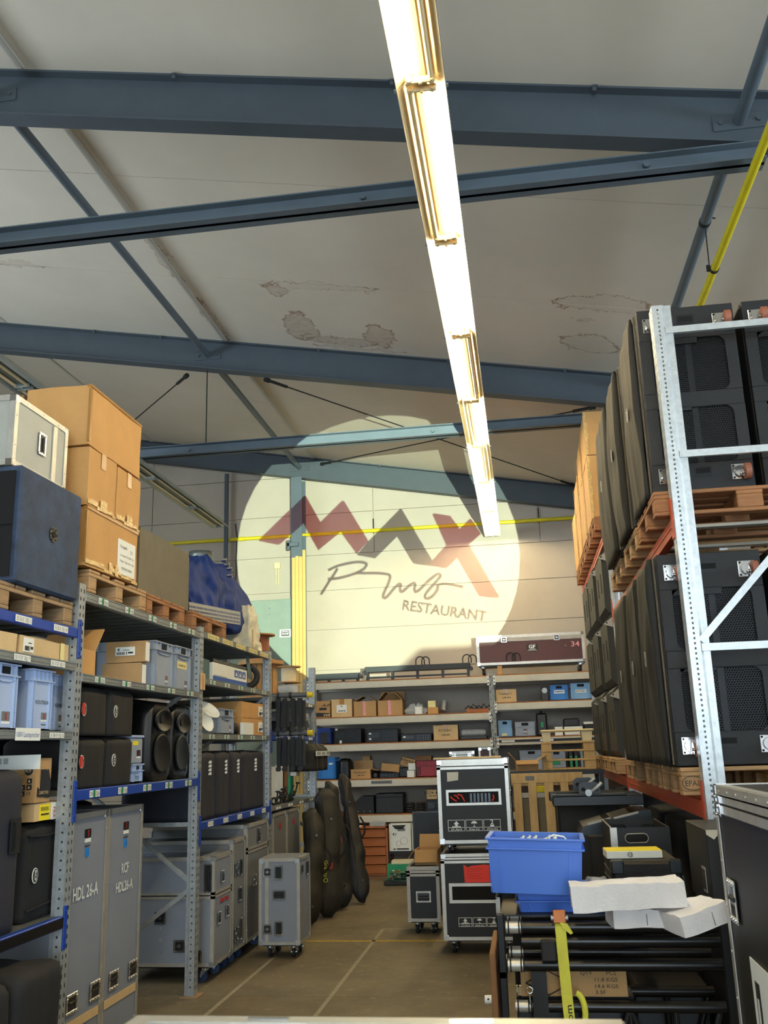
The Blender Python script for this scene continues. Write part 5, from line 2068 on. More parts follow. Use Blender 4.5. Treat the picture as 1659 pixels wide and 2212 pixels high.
GC = 'grey wheeled cases under the third bay'
flight_case('grey wheeled case behind the second upright, two red stickers on its end', at_left(7.0, 7.425, 0, 0.85, -2.335), LEFT, 0.42, 0.85, 0.745, 'case_grey', 0.024, 'alu_dull', 0.105, 0.48,
            [('L', -0.10 + 0.12, 0.33, 0.085), ('L', -0.19 - 0.02, 0.07, 0.085), ('L', 0.30, 0.07, 0.085), ('L', 0.17, 0.14, 0.085)], [('F', -0.02, 0.59, 0.075, 0.09), ('F', -0.09, 0.31, 0.075, 0.09), ('F', 0.10, 0.33, 0.075, 0.09), ('L', 0.38, 0.60, 0.06, 0.20, True)], GC, wheel='rubber_blue', extra=red_marks)
flight_case('grey wheeled case in the middle of the row under the third bay', at_left(7.45, 7.79, 0, 0.85, -2.335), LEFT, 0.335, 0.85, 0.82, 'case_dark', 0.024, 'alu_dull', 0.105, None,
            [('F', -0.07, 0.60, 0.10), ('F', -0.07, 0.12, 0.10)], [('F', 0.02, 0.40, 0.085, 0.11), ('F', 0.05, 0.60, 0.05, 0.13, True), ('F', 0.05, 0.14, 0.05, 0.16, True)], GC, wheel='rubber_blue')
flight_case('tallest grey wheeled case of the row, behind the free standing one', at_left(7.82, 8.50, 0, 0.85, -2.335), LEFT, 0.66, 0.85, 0.905, 'case_dark', 0.026, 'alu_dull', 0.105, 0.70,
            [('F', -0.1, 0.45, 0.09)], [('F', 0.02, 0.80, 0.09, 0.13), ('F', 0.12, 0.45, 0.06, 0.14, True)], GC, wheel='rubber_blue')
sc_ = flight_case('free standing narrow grey case on four casters in the aisle', (-2.055, 8.0, 0), 0, 0.335, 0.38, 0.65, 'case_grey', 0.022, 'alu_dull', 0.095, None,
                  [('F', -0.098, 0.55, 0.075), ('F', -0.098, 0.12, 0.075)], [('F', -0.005, 0.545, 0.072, 0.11, True), ('F', 0.0, 0.375, 0.11, 0.075), ('F', -0.005, 0.125, 0.072, 0.11, True), ('R', 0.08, 0.55, 0.07, 0.12, True), ('R', -0.1, 0.56, 0.05, 0.07, True)], None, ballr=0.02,
                  extra=lambda t, w, d, h, z0: MB().box(-0.118, -d / 2 - 0.003, z0 + 0.022, -0.088, -d / 2, z0 + h - 0.022).build('lid_strip', 'alu_dull', t))
TC = 'tall grey cases below the hanging stands'
for y0, y1, lb in ((8.75, 9.25, 'tall grey case beside the third upright, below the hanging stands'), (9.27, 9.80, 'tall grey case next to the black bags, below the hanging stands')):
    flight_case(lb, at_left(y0, y1, 0, 0.6, -2.36), LEFT, y1 - y0, 0.6, 1.04, 'case_dark', 0.026, 'alu_dull', 0, None, [], [], TC, ballr=0.024,
                extra=lambda t, w, d, h, z0: Sheet('F', w, d, h, 0.0035).rect(-0.03, 0.90, 0.03, 0.95, 0).build('sticker', ['red_ink'], t))

# --- cable reels behind the third upright
def reel(label, x, y, z, h, r, rc, wood, core, tk=0.022, group='cable reels behind the third upright', slats=False):
    t = thing('cable_reel', label, 'reel', (x, y, z), 0, group)
    MB().lathe([(0, 0), (r, 0), (r, tk), (0, tk)], (0, 0, 0), 36, 0, False).build('flange', wood, t)
    MB().lathe([(0, h - tk), (r, h - tk), (r, h), (0, h)], (0, 0, 0), 36, 0, False).build('flange', wood, t)
    if slats:
        for i in range(18):
            a = 2 * pi * i / 18
            k = MB()
            k.box(-rc * 0.16, -0.008, tk, rc * 0.16, 0.008, h - tk)
            o = k.build('slat', wood, t, (rc * cos(a), rc * sin(a), 0))
            o.rotation_euler = (0, 0, a + pi / 2)
    else:
        MB().lathe([(rc, tk), (rc, h - tk)], (0, 0, 0), 30).build('winding', core, t)
    return t


reel('large pine cable reel behind the third upright', -2.62, 9.25, 2.115, 0.385, 0.23, 0.155, 'drum_wood', None, 0.035, slats=True)
reel('reel with brown cable on top of the large pine reel', -2.64, 9.22, 2.502, 0.27, 0.17, 0.11, 'drum_wood', 'cable_brown', 0.014)
k = MB()
k.box(-0.16, -0.15, 0, 0.16, 0.15, 0.19, 0, 0.006)
k.box(-0.11, -0.153, 0.04, 0.08, -0.15, 0.15, 1)
o = k.build('metal_box', ['case_dark', 'hole'], None, (-2.62, 9.75, 2.115))
tag(o, 'grey box with a dark window under the small cream reel', 'box')
reel('small reel with cream cable behind the third upright', -2.45, 9.72, 2.307, 0.175, 0.13, 0.08, 'drum_wood', 'cable_cream', 0.012)
k = MB()
k.tube([(0, 0, 0), (0.10, 0, 0.01), (0.2, 0, 0.0)], 0.045, 12)
o = k.build('rolled_film', 'film', None, (-2.42, 9.2, 2.205))
tag(o, 'crumpled roll of clear film above the upper hanging pole', 'roll')

# --- hanging stands on two grey poles
for z, lb in ((2.125, 'upper grey storage pole with a yellow end cap'), (1.77, 'lower grey storage pole with a yellow end cap')):
    t = thing('storage_pole', lb, 'pole', (0, 8.80, z), 0, 'grey poles with yellow caps')
    MB().cyl((-2.42, 0, 0), (-2.035, 0, 0), 0.024, 14).build('tube', 'pole_grey', t)
    k = MB()
    k.cyl((-2.035, 0, 0), (-1.985, 0, 0), 0.026, 14)
    k.build('end_cap', 'yellow_cap', t)
    for x in (-2.32, -2.20):
        MB().cyl((x - 0.012, 0, 0), (x + 0.012, 0, 0), 0.029, 14).build('grip_band', 'rubber', t)
SG = 'folded stands hanging on the grey poles'


def folded_stand(label, loc, tilt, h):
    t = thing('folded_stand', label, 'stand', loc, 0, SG)
    k = MB()
    k.tube([(-0.028, 0, 0.02), (-0.028, 0, 0.055), (0.028, 0, 0.055), (0.028, 0, 0.02)], 0.006, 6)
    k.build('bracket', 'steel', t)
    k = MB()
    k.prism([(-0.022, 0.02), (0.024, 0.02), (0.018, -h), (-0.014, -h)], (1, 0, 0), (0, 0, 1), (0, 0.02, 0), (0, -0.03, 0))
    k.build('leg', 'black_metal', t)
    k = MB()
    k.prism([(-0.016, 0.0), (0.034, 0.0), (0.026, -h * 0.9), (-0.008, -h * 0.9)], (1, 0, 0), (0, 0, 1), (0, 0.02, 0), (0.01, 0.02, 0))
    k.build('leg', 'black_olive', t)
    k = MB()
    k.cyl((0, -0.045, -h), (0, -0.005, -h), 0.022, 12)
    k.cyl((0, -0.05, -h), (0, -0.045, -h), 0.010, 8)
    k.build('foot_knob', 'black_plastic', t)
    t.rotation_euler = (0, tilt, 0)
    return t


ordn = ['first', 'second', 'third', 'fourth']
for i, x in enumerate((-2.315, -2.255, -2.175, -2.105)):
    folded_stand(ordn[i] + ' folded stand from the upright on the upper grey pole', (x, 8.80, 2.075), 0.03 - 0.02 * i, 0.27)
for i, x in enumerate((-2.31, -2.255, -2.18, -2.11)):
    folded_stand(ordn[i] + ' folded stand from the upright on the lower grey pole', (x, 8.80, 1.715), 0.02 - 0.015 * i, 0.27)

# --- fourth bay odds and ends
for i, (y, h) in enumerate(((8.80, 0.33), (8.98, 0.35), (9.16, 0.36), (9.32, 0.36))):
    o = MB().box(-0.075, 0, 0, 0.075, 0.012, h).build('white_board', 'white_paint', None, (-2.44, y + 0.08, 1.117))
    o.rotation_euler = (0, 0, LEFT)
    tag(o, ordn[i] + ' upright white board from the third upright on the low grey shelf', 'board', 'white boards on the low grey shelf')
o = MB().box(-0.10, 0, 0, 0.10, 0.012, 0.36).build('cardboard_strip', 'carton_dark', None, (-2.44, 9.53, 1.117))
o.rotation_euler = (0, 0, LEFT)
tag(o, 'brown cardboard strip standing beside the white boards', 'cardboard')
o = MB().box(-0.07, 0, 0, 0.07, 0.05, 0.24, 0, 0.005).build('green_packet', 'green_label', None, (-2.42, 9.72, 1.117))
o.rotation_euler = (0, 0, LEFT)
tag(o, 'green packet beside the brown cardboard strip', 'packet')
o = MB().box(-0.08, 0, 0, 0.08, 0.06, 0.075, 0, 0.004).build('white_box', 'white_label', None, (-2.36, 9.74, 1.36))
o.rotation_euler = (0, 0, LEFT)
tag(o, 'small white box on top of the green packet', 'box')
rnd = random.Random(3)
for i in range(9):
    y = 8.82 + 0.085 * i
    t = thing('pipe_clamp', ['first', 'second', 'third', 'fourth', 'fifth', 'sixth', 'seventh', 'eighth', 'ninth'][i] + ' small black clamp from the third upright on the low grey shelf', 'clamp', (-2.37, y, 1.118 + 0.0), rnd.uniform(0, 3), 'black clamps on the low grey shelf')
    z = 0.02 + 0.05 * (i % 3) * (0.4 + 0.1 * i) * 0.6
    k = MB()
    k.tube([(0.028 * cos(a), 0, 0.04 + z * 0.0 + 0.028 * sin(a)) for a in [0.5 + 5.2 * j / 12 for j in range(13)]], 0.010, 6)
    k.build('jaw', 'black_metal', t)
    MB().cyl((0.03, 0, 0.05), (0.075, 0, 0.085 + z), 0.007, 6).build('screw', 'black_metal', t)
    MB().box(0.06, -0.022, 0.075 + z, 0.09, 0.022, 0.09 + z, 0, 0.004).build('wing_nut', 'rubber', t)
BB = 'black bags with white print in the far bay'
for i, y in enumerate((9.75, 9.98, 10.22)):
    t = thing('equipment_bag', ordn[i] + ' black bag with a white printed strip in the far shelf bay', 'bag', (-2.30, y, 1.40), LEFT, BB)
    weld(softbox(0.22, 0.3, 0.28, 6, 6, 8, folds(0.22, 0.3, 0.28, 0.012, 6, 0.06, i * 3.0)).build('bag', 'cloth_olive', t))
    s = Sheet('F', 0.22, 0.3, 0.28, 0.012)
    s.rect(-0.095, 0.15, 0.095, 0.20, 0)
    for j in range(7):
        s.rect(-0.085 + j * 0.025, 0.16, -0.068 + j * 0.025, 0.19, 1, 0.0128)
    s.build('print', ['white_label', 'grey_ink'], t)
FB = 'cases stacked in the far bay'
for y0, y1, z, h, mm, lb in ((9.6, 10.45, 1.757, 0.16, 'black_metal', 'black equipment tray on the far blue beam'), (10.0, 10.45, 1.92, 0.11, 'steel', 'bright metal bracket bundle on the black tray')):
    t = thing('equipment_tray', lb, 'tray', at_left(y0, y1, z, 0.4, -2.40), LEFT)
    MB().box(-(y1 - y0) / 2, -0.2, 0, (y1 - y0) / 2, 0.2, h, 0, 0.012).build('tray', mm, t)
    k = MB()
    for i in range(5):
        x = -(y1 - y0) / 2 + (i + 0.5) * (y1 - y0) / 5
        k.cyl((x, -0.205, h * 0.5), (x, -0.2, h * 0.5), 0.02, 10)
    k.build('fittings', 'chrome', t)

# --- long padded bags leaning beside the rack
def long_bag(label, base, top, r0, r1, m, bend, letters=None, flat=0.75):
    t = thing('padded_bag', label, 'bag', base, 0, 'long black padded bags leaning on the blue beam rack')
    b, tp_ = Vector((0, 0, 0)), Vector(top) - Vector(base)
    n = 30
    pts, rad = [], []
    for i in range(n + 1):
        s_ = i / n
        p = b.lerp(tp_, s_) + Vector(bend) * sin(pi * s_)
        p += Vector((mnoise.noise(Vector((i * 0.35, base[1], 0))), mnoise.noise(Vector((i * 0.35, 3, base[0]))), 0)) * 0.018
        pts.append(p)
        e = min(1, s_ * 9 + 0.35, (1 - s_) * 9 + 0.4)
        rad.append((r0 + (r1 - r0) * s_) * e * (1 + 0.08 * mnoise.noise(Vector((i * 0.7, base[0] * 5, 1)))))
    mb = MB().tube(pts, 0, 22, 0, rad, True, flat)
    mb.v = [tuple(Vector(v) + mnoise.noise_vector(Vector((v[0] * 9, v[1] * 9 + base[0] * 7, v[2] * 4))) * 0.022 + mnoise.noise_vector(Vector((v[0] * 22, v[1] * 22, v[2] * 11 + base[1]))) * 0.010) for v in mb.v]
    weld(mb.build('bag', m, t), 0.0001)
    k = MB()
    k.tube([p + Vector((0.0, -rad[i] * 0.98 - 0.004, 0.0)) for i, p in enumerate(pts)][1:-1], 0.007, 6)
    k.build('zip', 'rubber', t)
    k = MB()
    m_ = pts[17]
    k.tube([m_ + Vector((rad[17], 0, 0.1)), m_ + Vector((rad[17] + 0.05, 0, 0.02)), m_ + Vector((rad[17] + 0.045, 0, -0.08)), m_ + Vector((rad[17] * 0.9, 0, -0.15))], 0.012, 6)
    k.build('carry_strap', 'cloth_black', t)
    for i in (5, 23):
        k = MB()
        k.cyl(pts[i] + Vector((rad[i] * 0.5, -rad[i] * 0.9, 0)), pts[i] + Vector((rad[i] * 0.5, -rad[i] * 1.0 - 0.008, 0)), 0.012, 8)
        k.build('buckle', 'chrome', t)
    if letters:
        s_, i = letters
        d = (pts[i - 2] - pts[i + 3]).normalized()
        o = pts[i] + Vector((0.0, -rad[i] * 1.02 - 0.012, 0))
        a = Vector((d.x, d.y, d.z))
        bb = a.cross(Vector((0, -1, 0))).normalized() * -1
        k = MB()
        k.text(s_, o, a, bb, 0.036, 0, 0.0, 'C', 0.17)
        k.tube([o + a * 0.115 + a * (0.02 * cos(2 * pi * j / 12)) + bb * (0.014 + 0.02 * sin(2 * pi * j / 12)) for j in range(13)], 0.004, 5)
        k.build('lettering', 'lime', t)
        k = MB()
        q = pts[i] + Vector((rad[i] * 0.45, -rad[i] * 0.95 - 0.012, 0.03))
        k.prism([(-0.03, -0.02), (0.03, -0.02), (0.03, 0.02), (-0.03, 0.02)], a, bb, Vector((0, -0.002, 0)), q)
        k.build('patch', 'red_ink', t)


M['lime'] = mat('lime green print', (196, 206, 50), 0.6, 0, 0)
long_bag('long black padded bag standing next to the drawer cabinet', (-1.85, 10.45, 0.03), (-2.13, 10.95, 1.34), 0.115, 0.075, 'cloth_black', (0.03, 0, 0))
long_bag('long black padded bag with green lettering, second from the drawer cabinet', (-1.98, 10.10, 0.03), (-2.22, 10.60, 1.26), 0.11, 0.085, 'cloth_black', (0.03, 0, 0), ('Gravity', 15))
long_bag('broad black padded bag with green lettering, leaning before the others', (-2.04, 9.62, 0.03), (-2.18, 10.22, 1.18), 0.14, 0.135, 'cloth_olive', (0.02, 0, 0), ('Gravity', 11))
long_bag('olive black padded bag beside the grey cases, leaning at the rack', (-2.14, 9.10, 0.03), (-2.22, 9.78, 1.02), 0.12, 0.11, 'cloth_olive', (0.04, 0, 0))
# ---------------------------------------------------------------- shelving along the back wall
SY = 12.6
unit = thing('shelving_unit', 'long shelving unit across the back of the hall with off white beams', 'shelving', (0, SY, 0))
SD = 0.66


def zig_upright(L):
    """Pressed upright with a staggered slot pattern."""
    k = MB()
    w = 0.07
    us = [0, 0.012, 0.026, 0.044, 0.058, w]
    vs, z = [0.0], 0.03
    while z < L - 0.06:
        vs += [z, z + 0.026]
        z += 0.05
    vs.append(L)
    V = [(u - w / 2, 0, v) for v in vs for u in us]
    F = []
    for j in range(len(vs) - 1):
        for i in range(5):
            if j % 2 == 1 and i == (1 if (j // 2) % 2 else 3):
                continue
            F.append((j * 6 + i, j * 6 + i + 1, (j + 1) * 6 + i + 1, (j + 1) * 6 + i))
    k.add(V, F)
    for s in (-1, 1):
        k.box(s * w / 2 - 0.001, 0, 0, s * w / 2 + 0.001, 0.05, L)
    return k


for x in (-2.945, -0.405, 2.0):
    for y, r in ((0.0, 0), (SD, pi)):
        cached('upright', ('zig',), lambda: zig_upright(2.56), 'steel_grey', unit, (x, y, 0), r)
for x0, x1, lv in ((-2.905, -0.445, (2.51, 2.035, 1.685, 1.225, 0.775)), (-0.365, 1.96, (2.515, 2.15, 1.70, 1.24, 0.775))):
    for z in lv:
        for y in (-0.012, SD - 0.02):
            k = MB()
            k.box(x0, y, z - 0.10, x1, y + 0.032, z - 0.014, 0, 0.004)
            k.box(x0, y - 0.003, z - 0.085, x1, y, z - 0.075)
            k.box(x0, y - 0.004, z - 0.10, x1, y, z - 0.094)
            if z == 1.70 and y < 0:
                k.box(x0, y - 0.003, z - 0.068, x1, y - 0.001, z - 0.034, 1)
                for q in (0.05, 0.55, 1.25, 1.75):
                    k.box(x0 + q, y - 0.005, z - 0.062, x0 + q + 0.17, y - 0.003, z - 0.040, 2)
            if z == 1.225 and y < 0:
                k.box(-2.06, y - 0.004, z - 0.07, -1.78, y - 0.001, z - 0.028, 3)
                for q in range(6):
                    k.box(-2.05 + q * 0.042, y - 0.005, z - 0.055, -2.02 + q * 0.042, y - 0.004, z - 0.045, 1)
            k.build('shelf_beam', ['white_shelf', 'ink', 'white_label', 'grey_ink'], unit)
        MB().box(x0 - 0.03, -0.008, z - 0.014, x1 + 0.03, SD + 0.01, z, 0, 0.002).build('shelf_board', 'ply_edge', unit)
        for xx in (x0 - 0.014, x1 - 0.014):
            k = MB()
            k.box(xx, -0.018, z - 0.13, xx + 0.028, -0.012, z + 0.015, 0)
            for q in (-0.11, -0.06, -0.01):
                k.box(xx + 0.008, -0.0195, z + q, xx + 0.02, -0.018, z + q + 0.02, 1)
            k.build('beam_connector', ['white_paint', 'hole'], unit)
    MB().box(x0, SD + 0.02, 0.1, x1, SD + 0.028, 2.48).build('back_panel', 'back_panel', unit)


def shelf_loc(x0, x1, z, d, back=0.0):
    return ((x0 + x1) / 2, SY + 0.05 + back + d / 2, z + 0.001)


# --- on top
def steel_frame(label, x0, x1, z, loops, h):
    t = thing('rigging_bar', label, 'frame', ((x0 + x1) / 2, SY + 0.14, z + 0.001), 0, 'black steel frames on top of the back shelving')
    w = x1 - x0
    for y in (-0.08, 0.0):
        MB().box(-w / 2, y, h - 0.075, w / 2, y + 0.04, h, 0, 0.004).build('rail', 'roof_dark', t)
    k = MB()
    n = max(3, int(w / 0.3))
    for i in range(n + 1):
        x = -w / 2 + 0.03 + (w - 0.06) * i / n
        k.box(x - 0.015, -0.075, 0, x + 0.015, 0.035, h - 0.075)
    k.box(-w / 2 + 0.02, -0.07, 0.028, w / 2 - 0.02, -0.05, 0.05)
    k.build('bracket_set', 'black_metal', t)
    for x in loops:
        for q, r in ((0.0, 0.058), (0.075, 0.052)):
            k = MB()
            k.tube([(x + q - r, -0.03, h)] + [(x + q + r * cos(a), -0.03, h + 0.055 + r * sin(a)) for a in [pi - pi * i / 10 for i in range(11)]] + [(x + q + r, -0.03, h)], 0.008, 6)
            k.build('loop', 'rubber', t)
    for x in [-w / 2 - 0.01, w / 2 + 0.01]:
        MB().cyl((x, -0.08, h * 0.6), (x, 0.05, h * 0.6), 0.028, 10).build('end_lug', 'black_metal', t)
    return t


M['roof_dark'] = mat('dark slate painted steel', (34, 40, 43), 0.5, 0.1, 0.08, 8)
steel_frame('low black steel frame on the end of the top shelf beside the planks', -2.86, -2.20, 2.51, (), 0.115)
steel_frame('long dark steel frame with three pairs of cable loops on the top shelf', -2.12, -0.68, 2.51, (0.04, 0.68, 1.27), 0.185)


def gf(t, w, d, h, z0):
    s = Sheet('F', w, d, h, 0.003)
    s.rect(-0.05, z0 + 0.165, 0.10, z0 + 0.255, 1)
    s.text('GF', 0.025, z0 + 0.205, 0.045, 0, 0.03, 'C', 0.09, 0.0036)
    s.rect(-0.02, z0 + 0.188, 0.07, z0 + 0.194, 0, 0.0036)
    s.rect(-0.04, z0 + 0.174, 0.09, z0 + 0.178, 0, 0.0036)
    s.text('34', 0.60, z0 + 0.205, 0.068, 2, 0.01, 'C', 0.11)
    s.rect(0.46, z0 + 0.218, 0.48, z0 + 0.223, 2)
    s.build('print', ['white_label', 'ink', 'pink_tape'], t)
    MB().box(-w / 2 + 0.03, -d / 2 - 0.0036, z0 + h - 0.085, w / 2 - 0.03, -d / 2, z0 + h - 0.034).build('lid_strip', 'alu_dull', t)


flight_case('long maroon flight case numbered 34 on top of the back shelving', (0.14, SY + 0.36, 2.516), 0, 1.44, 0.46, 0.395, 'case_maroon', 0.034, 'alu', 0.125, None,
            [('F', -0.345, 0.335, 0.075), ('F', 0.36, 0.335, 0.075)], [], ballr=0.024, extra=gf)
tag(MB().box(-0.03, -0.05, 0, 0.03, 0.05, 0.118).build('wood_block', 'drum_wood', None, (-0.285, SY + 0.12, 2.517)), 'small wooden block under the long maroon case', 'block')


# --- second shelf
S2 = 'boxes on the second shelf of the back shelving'


def dark_print(t, w, d, h):
    s = Sheet('F', w, d, h, 0.005)
    s.poly([(-w / 2 + 0.01, 0.01), (w / 2 - 0.01, 0.01), (w / 2 - 0.01, 0.055), (-w / 2 + 0.01, 0.075)], 1)
    for i in range(3):
        s.rect(0.06 + i * 0.03, 0.02, 0.082 + i * 0.03, 0.042, 0, 0.0058)
    s.rect(0.0, 0.10, 0.10, 0.13, 1)
    s.rect(-w / 2 + 0.01, h - 0.04, -w / 2 + 0.07, h - 0.012, 2)
    for i in range(6):
        s.rect(0.02 + i * 0.022, 0.15 + 0.008 * (i % 2), 0.034 + i * 0.022, 0.154 + 0.012 * (i % 3), 1)
    s.build('print', ['carton_pale', 'ink', 'white_label'], t)


carton('brown box with a dark printed band, first on the second shelf', shelf_loc(-2.91, -2.61, 2.035, 0.3), 0, 0.295, 0.3, 0.22, 'carton', S2, False, extra=dark_print)


def white_lab(t, w, d, h):
    s = Sheet('F', w, d, h, 0.005)
    s.rect(-0.07, 0.06, 0.07, 0.16, 0)
    s.poly([(-0.02, 0.135), (0.02, 0.135), (0.0, 0.148)], 1, 0.0058)
    for i in range(5):
        s.rect(-0.045 + i * 0.02, 0.07 + 0.004 * (i % 2), -0.03 + i * 0.02, 0.086, 1, 0.0058)
    s.build('sticker', ['white_label', 'ink'], t)


carton('pale closed box with a square white label on the second shelf', shelf_loc(-2.595, -2.305, 2.035, 0.3), 0, 0.285, 0.3, 0.235, 'carton_pale', S2, True, extra=white_lab)


def pink(t, w, d, h):
    MB().box(-0.028, -d / 2 - 0.003, 0.01, 0.012, -d / 2, h - 0.002).build('tape', 'pink_tape', t)


open_carton('open box with pink tape and low flaps on the second shelf', shelf_loc(-2.285, -1.975, 2.035, 0.3), 0, 0.305, 0.3, 0.2, {'L': -62, 'R': -58}, 'carton', 'carton_dark', S2, pink)
open_carton('open box with pink tape and high raised flaps on the second shelf', shelf_loc(-1.955, -1.615, 2.035, 0.3), 0, 0.335, 0.3, 0.2, {'L': -42, 'R': -42, 'B': 10}, 'carton', 'carton_dark', S2, pink)


def film_lump(label, x, z, w, h, group=None, m='film', y=0.0):
    def fn(v):
        zz = v.z / h
        q = Vector((v.x * (1 - 0.5 * zz ** 2), v.y * (1 - 0.4 * zz), v.z))
        r = (abs(mnoise.noise(v * 11 + Vector((x, 0, 0)))) - 0.15) * 0.07
        return q + Vector((v.x, v.y, 0.5 * zz * w)).normalized() * r
    o = weld(softbox(w, 0.2, h, 14, 8, 10, fn).build('film_bundle', m, None, (x, SY + 0.18 + y, z + 0.005)), 0.0008, False)
    return tag(o, label, 'film', group)


film_lump('crumpled clear film bundle beside the open pink taped boxes', -1.44, 2.037, 0.27, 0.12)
o = MB().box(-0.05, -0.05, 0, 0.05, 0.05, 0.10, 0, 0.006).build('white_part', 'white_label', None, (-1.40, SY + 0.10, 2.037))
tag(o, 'small white plastic part inside the clear film on the second shelf', 'part')
carton('small brown box beside the film bundle on the second shelf', shelf_loc(-1.275, -1.135, 2.035, 0.12), 0, 0.138, 0.12, 0.085, 'carton_warm', None, False)
carton('little white printed box on the small brown box', shelf_loc(-1.275, -1.165, 2.122, 0.1), 0, 0.10, 0.1, 0.085, 'cream_label', None, False, wear=0.001)
k = MB()
k.cyl((0, 0, 0), (0.02, 0.06, 0.13), 0.045, 14)
o = k.build('metal_tin', 'steel', None, (-1.08, SY + 0.16, 2.070))
tag(o, 'shiny tilted metal tin beside the little white printed box', 'tin')
t = thing('wooden_tray', 'shallow wooden tray with clear film at the end of the second shelf', 'tray', shelf_loc(-0.76, -0.46, 2.037, 0.22))
MB().box(-0.15, -0.11, 0, 0.15, 0.11, 0.045, 0, 0.004).build('tray', 'drawer_wood', t)
k = MB()
for i in range(5):
    k.tube([(-0.17 + 0.07 * i, -0.05, 0.05), (-0.13 + 0.07 * i, 0.0, 0.09 + 0.02 * (i % 2)), (-0.06 + 0.06 * i, 0.03, 0.055)], 0.006, 6)
k.build('cables', 'rubber', t)


def hand_note(body):
    def f(t, w, d, h):
        s = Sheet('F', w, d, h, 0.005)
        s.text(body, -0.01, h * 0.58, 0.028, 1, 0, 'C', 0.17)
        for i in range(7):
            s.rect(-0.05 + i * 0.016, h * 0.30 + 0.006 * (i % 2), -0.039 + i * 0.016, h * 0.36 + 0.004 * (i % 3), 1)
        s.build('handwriting', ['carton_pale', 'ink'], t)
    return f


carton('pale box with handwriting about telephones on the second shelf below the maroon case', shelf_loc(-0.355, -0.085, 2.15, 0.3), 0, 0.265, 0.3, 0.165, 'carton_pale', None, True, extra=hand_note('Telefone +'))
t = thing('small_speaker', 'small black speaker beside the bright blue crate', 'speaker', shelf_loc(0.24, 0.335, 2.15, 0.12))
MB().box(-0.047, -0.06, 0, 0.047, 0.06, 0.185, 0, 0.006).build('cabinet', 'black_plastic', t)
k = MB()
k.cyl((0, -0.062, 0.135), (0, -0.06, 0.135), 0.036, 16)
for i in range(3):
    k.bar((-0.034 * cos(i * 1.05), -0.064, 0.135 - 0.034 * sin(i * 1.05)), (0.034 * cos(i * 1.05), -0.064, 0.135 + 0.034 * sin(i * 1.05)), 0.004, 0.004)
k.build('driver', 'steel', t)
scr = [('paper', -0.07, 0.09, 0.07, 0.135, 0)] + [('paper', -0.06 + 0.02 * i, 0.10 + 0.008 * (i % 2), -0.048 + 0.02 * i, 0.118, 1) for i in range(6)]
crate('bright blue crate with a paper label on the second shelf below the maroon case', shelf_loc(0.355, 0.60, 2.15, 0.32), 0, 0.235, 0.32, 0.20, 'crate_blue', None, True, scr)
crate('sky blue crate with a paper label at the rack end of the second shelf', shelf_loc(0.62, 0.90, 2.15, 0.32), 0, 0.275, 0.32, 0.215, 'crate_sky', None, True, scr)

# --- third shelf
crate('dark blue crate filled with black gear on the third shelf', shelf_loc(-2.80, -2.605, 1.685, 0.3), 0, 0.19, 0.3, 0.215, 'blue_beam', None, False, [('paper', -0.08, 0.01, 0.08, 0.165, 1)])


def black_unit(label, x0, x1, z, h, knobs, group, d=0.3, leds=()):
    t = thing('black_device', label, 'device', shelf_loc(x0, x1, z, d), 0, group)
    w = x1 - x0 - 0.006
    MB().box(-w / 2, -d / 2, 0, w / 2, d / 2, h, 0, 0.006).build('case', 'black_metal', t)
    k = MB()
    k.box(-w / 2 + 0.02, -d / 2 - 0.004, h * 0.35, -w / 2 + 0.02 + w * 0.35, -d / 2, h * 0.75, 1)
    for i in range(knobs):
        for j in range(3):
            k.cyl((w * 0.05 + i * 0.035, -d / 2 - 0.008, h * (0.22 + 0.25 * j)), (w * 0.05 + i * 0.035, -d / 2, h * (0.22 + 0.25 * j)), 0.010, 8, 1)
    for u, v in leds:
        k.box(-w / 2 + u * w, -d / 2 - 0.005, v * h, -w / 2 + u * w + 0.03, -d / 2, v * h + 0.02, 2)
    k.build('front_panel', ['black_metal', 'dark_metal', 'white_label'], t)
    return t


DV = 'black devices on the third shelf'
black_unit('tall black amplifier beside the dark blue crate on the third shelf', -2.565, -2.185, 1.685, 0.195, 3, DV, leds=((0.05, 0.9), (0.2, 0.12), (0.2, 0.02)))
black_unit('black mixer with rows of knobs, middle of the third shelf', -2.12, -1.685, 1.685, 0.175, 5, DV, leds=((0.08, 0.62), (0.08, 0.22)))
black_unit('low black control desk on the third shelf beside the cardboard box', -1.655, -1.235, 1.685, 0.10, 5, DV, leds=((0.08, 0.5),))
carton('brown box with faint handwriting on the third shelf', shelf_loc(-1.215, -0.885, 1.685, 0.3), 0, 0.325, 0.3, 0.195, 'carton_pale', None, True, extra=hand_note('AV Kabel'))
t = thing('plastic_tray', 'black plastic tray under a clear lid at the end of the third shelf', 'tray', shelf_loc(-0.865, -0.50, 1.685, 0.3))
MB().box(-0.178, -0.15, 0, 0.178, 0.15, 0.05, 0, 0.008).build('tray', 'black_plastic', t)
MB().box(-0.165, -0.14, 0.05, 0.165, 0.14, 0.13, 0, 0.02).build('clear_lid', 'film', t)
crate('sky blue crate beside the middle post on the third shelf beyond the middle post', shelf_loc(-0.355, -0.165, 1.70, 0.3), 0, 0.185, 0.3, 0.215, 'crate_sky', None, True, [('paper', -0.05, 0.02, 0.02, 0.05, 5)])
crate('grey crate with red marks on the third shelf beyond the middle post', shelf_loc(-0.135, 0.135, 1.70, 0.3), 0, 0.265, 0.3, 0.19, 'crate_grey', None, True, [('logo', 0.0, 0.07, 0.05), ('write', '13. lbs', 0.0, 0.03, 0.02, 0)])
t = thing('carry_case', 'upright black plastic carry case with a green tag on the third shelf', 'case', shelf_loc(0.15, 0.295, 1.70, 0.3))
MB().box(-0.07, -0.15, 0, 0.07, 0.15, 0.295, 0, 0.02).build('shell', 'black_plastic', t)
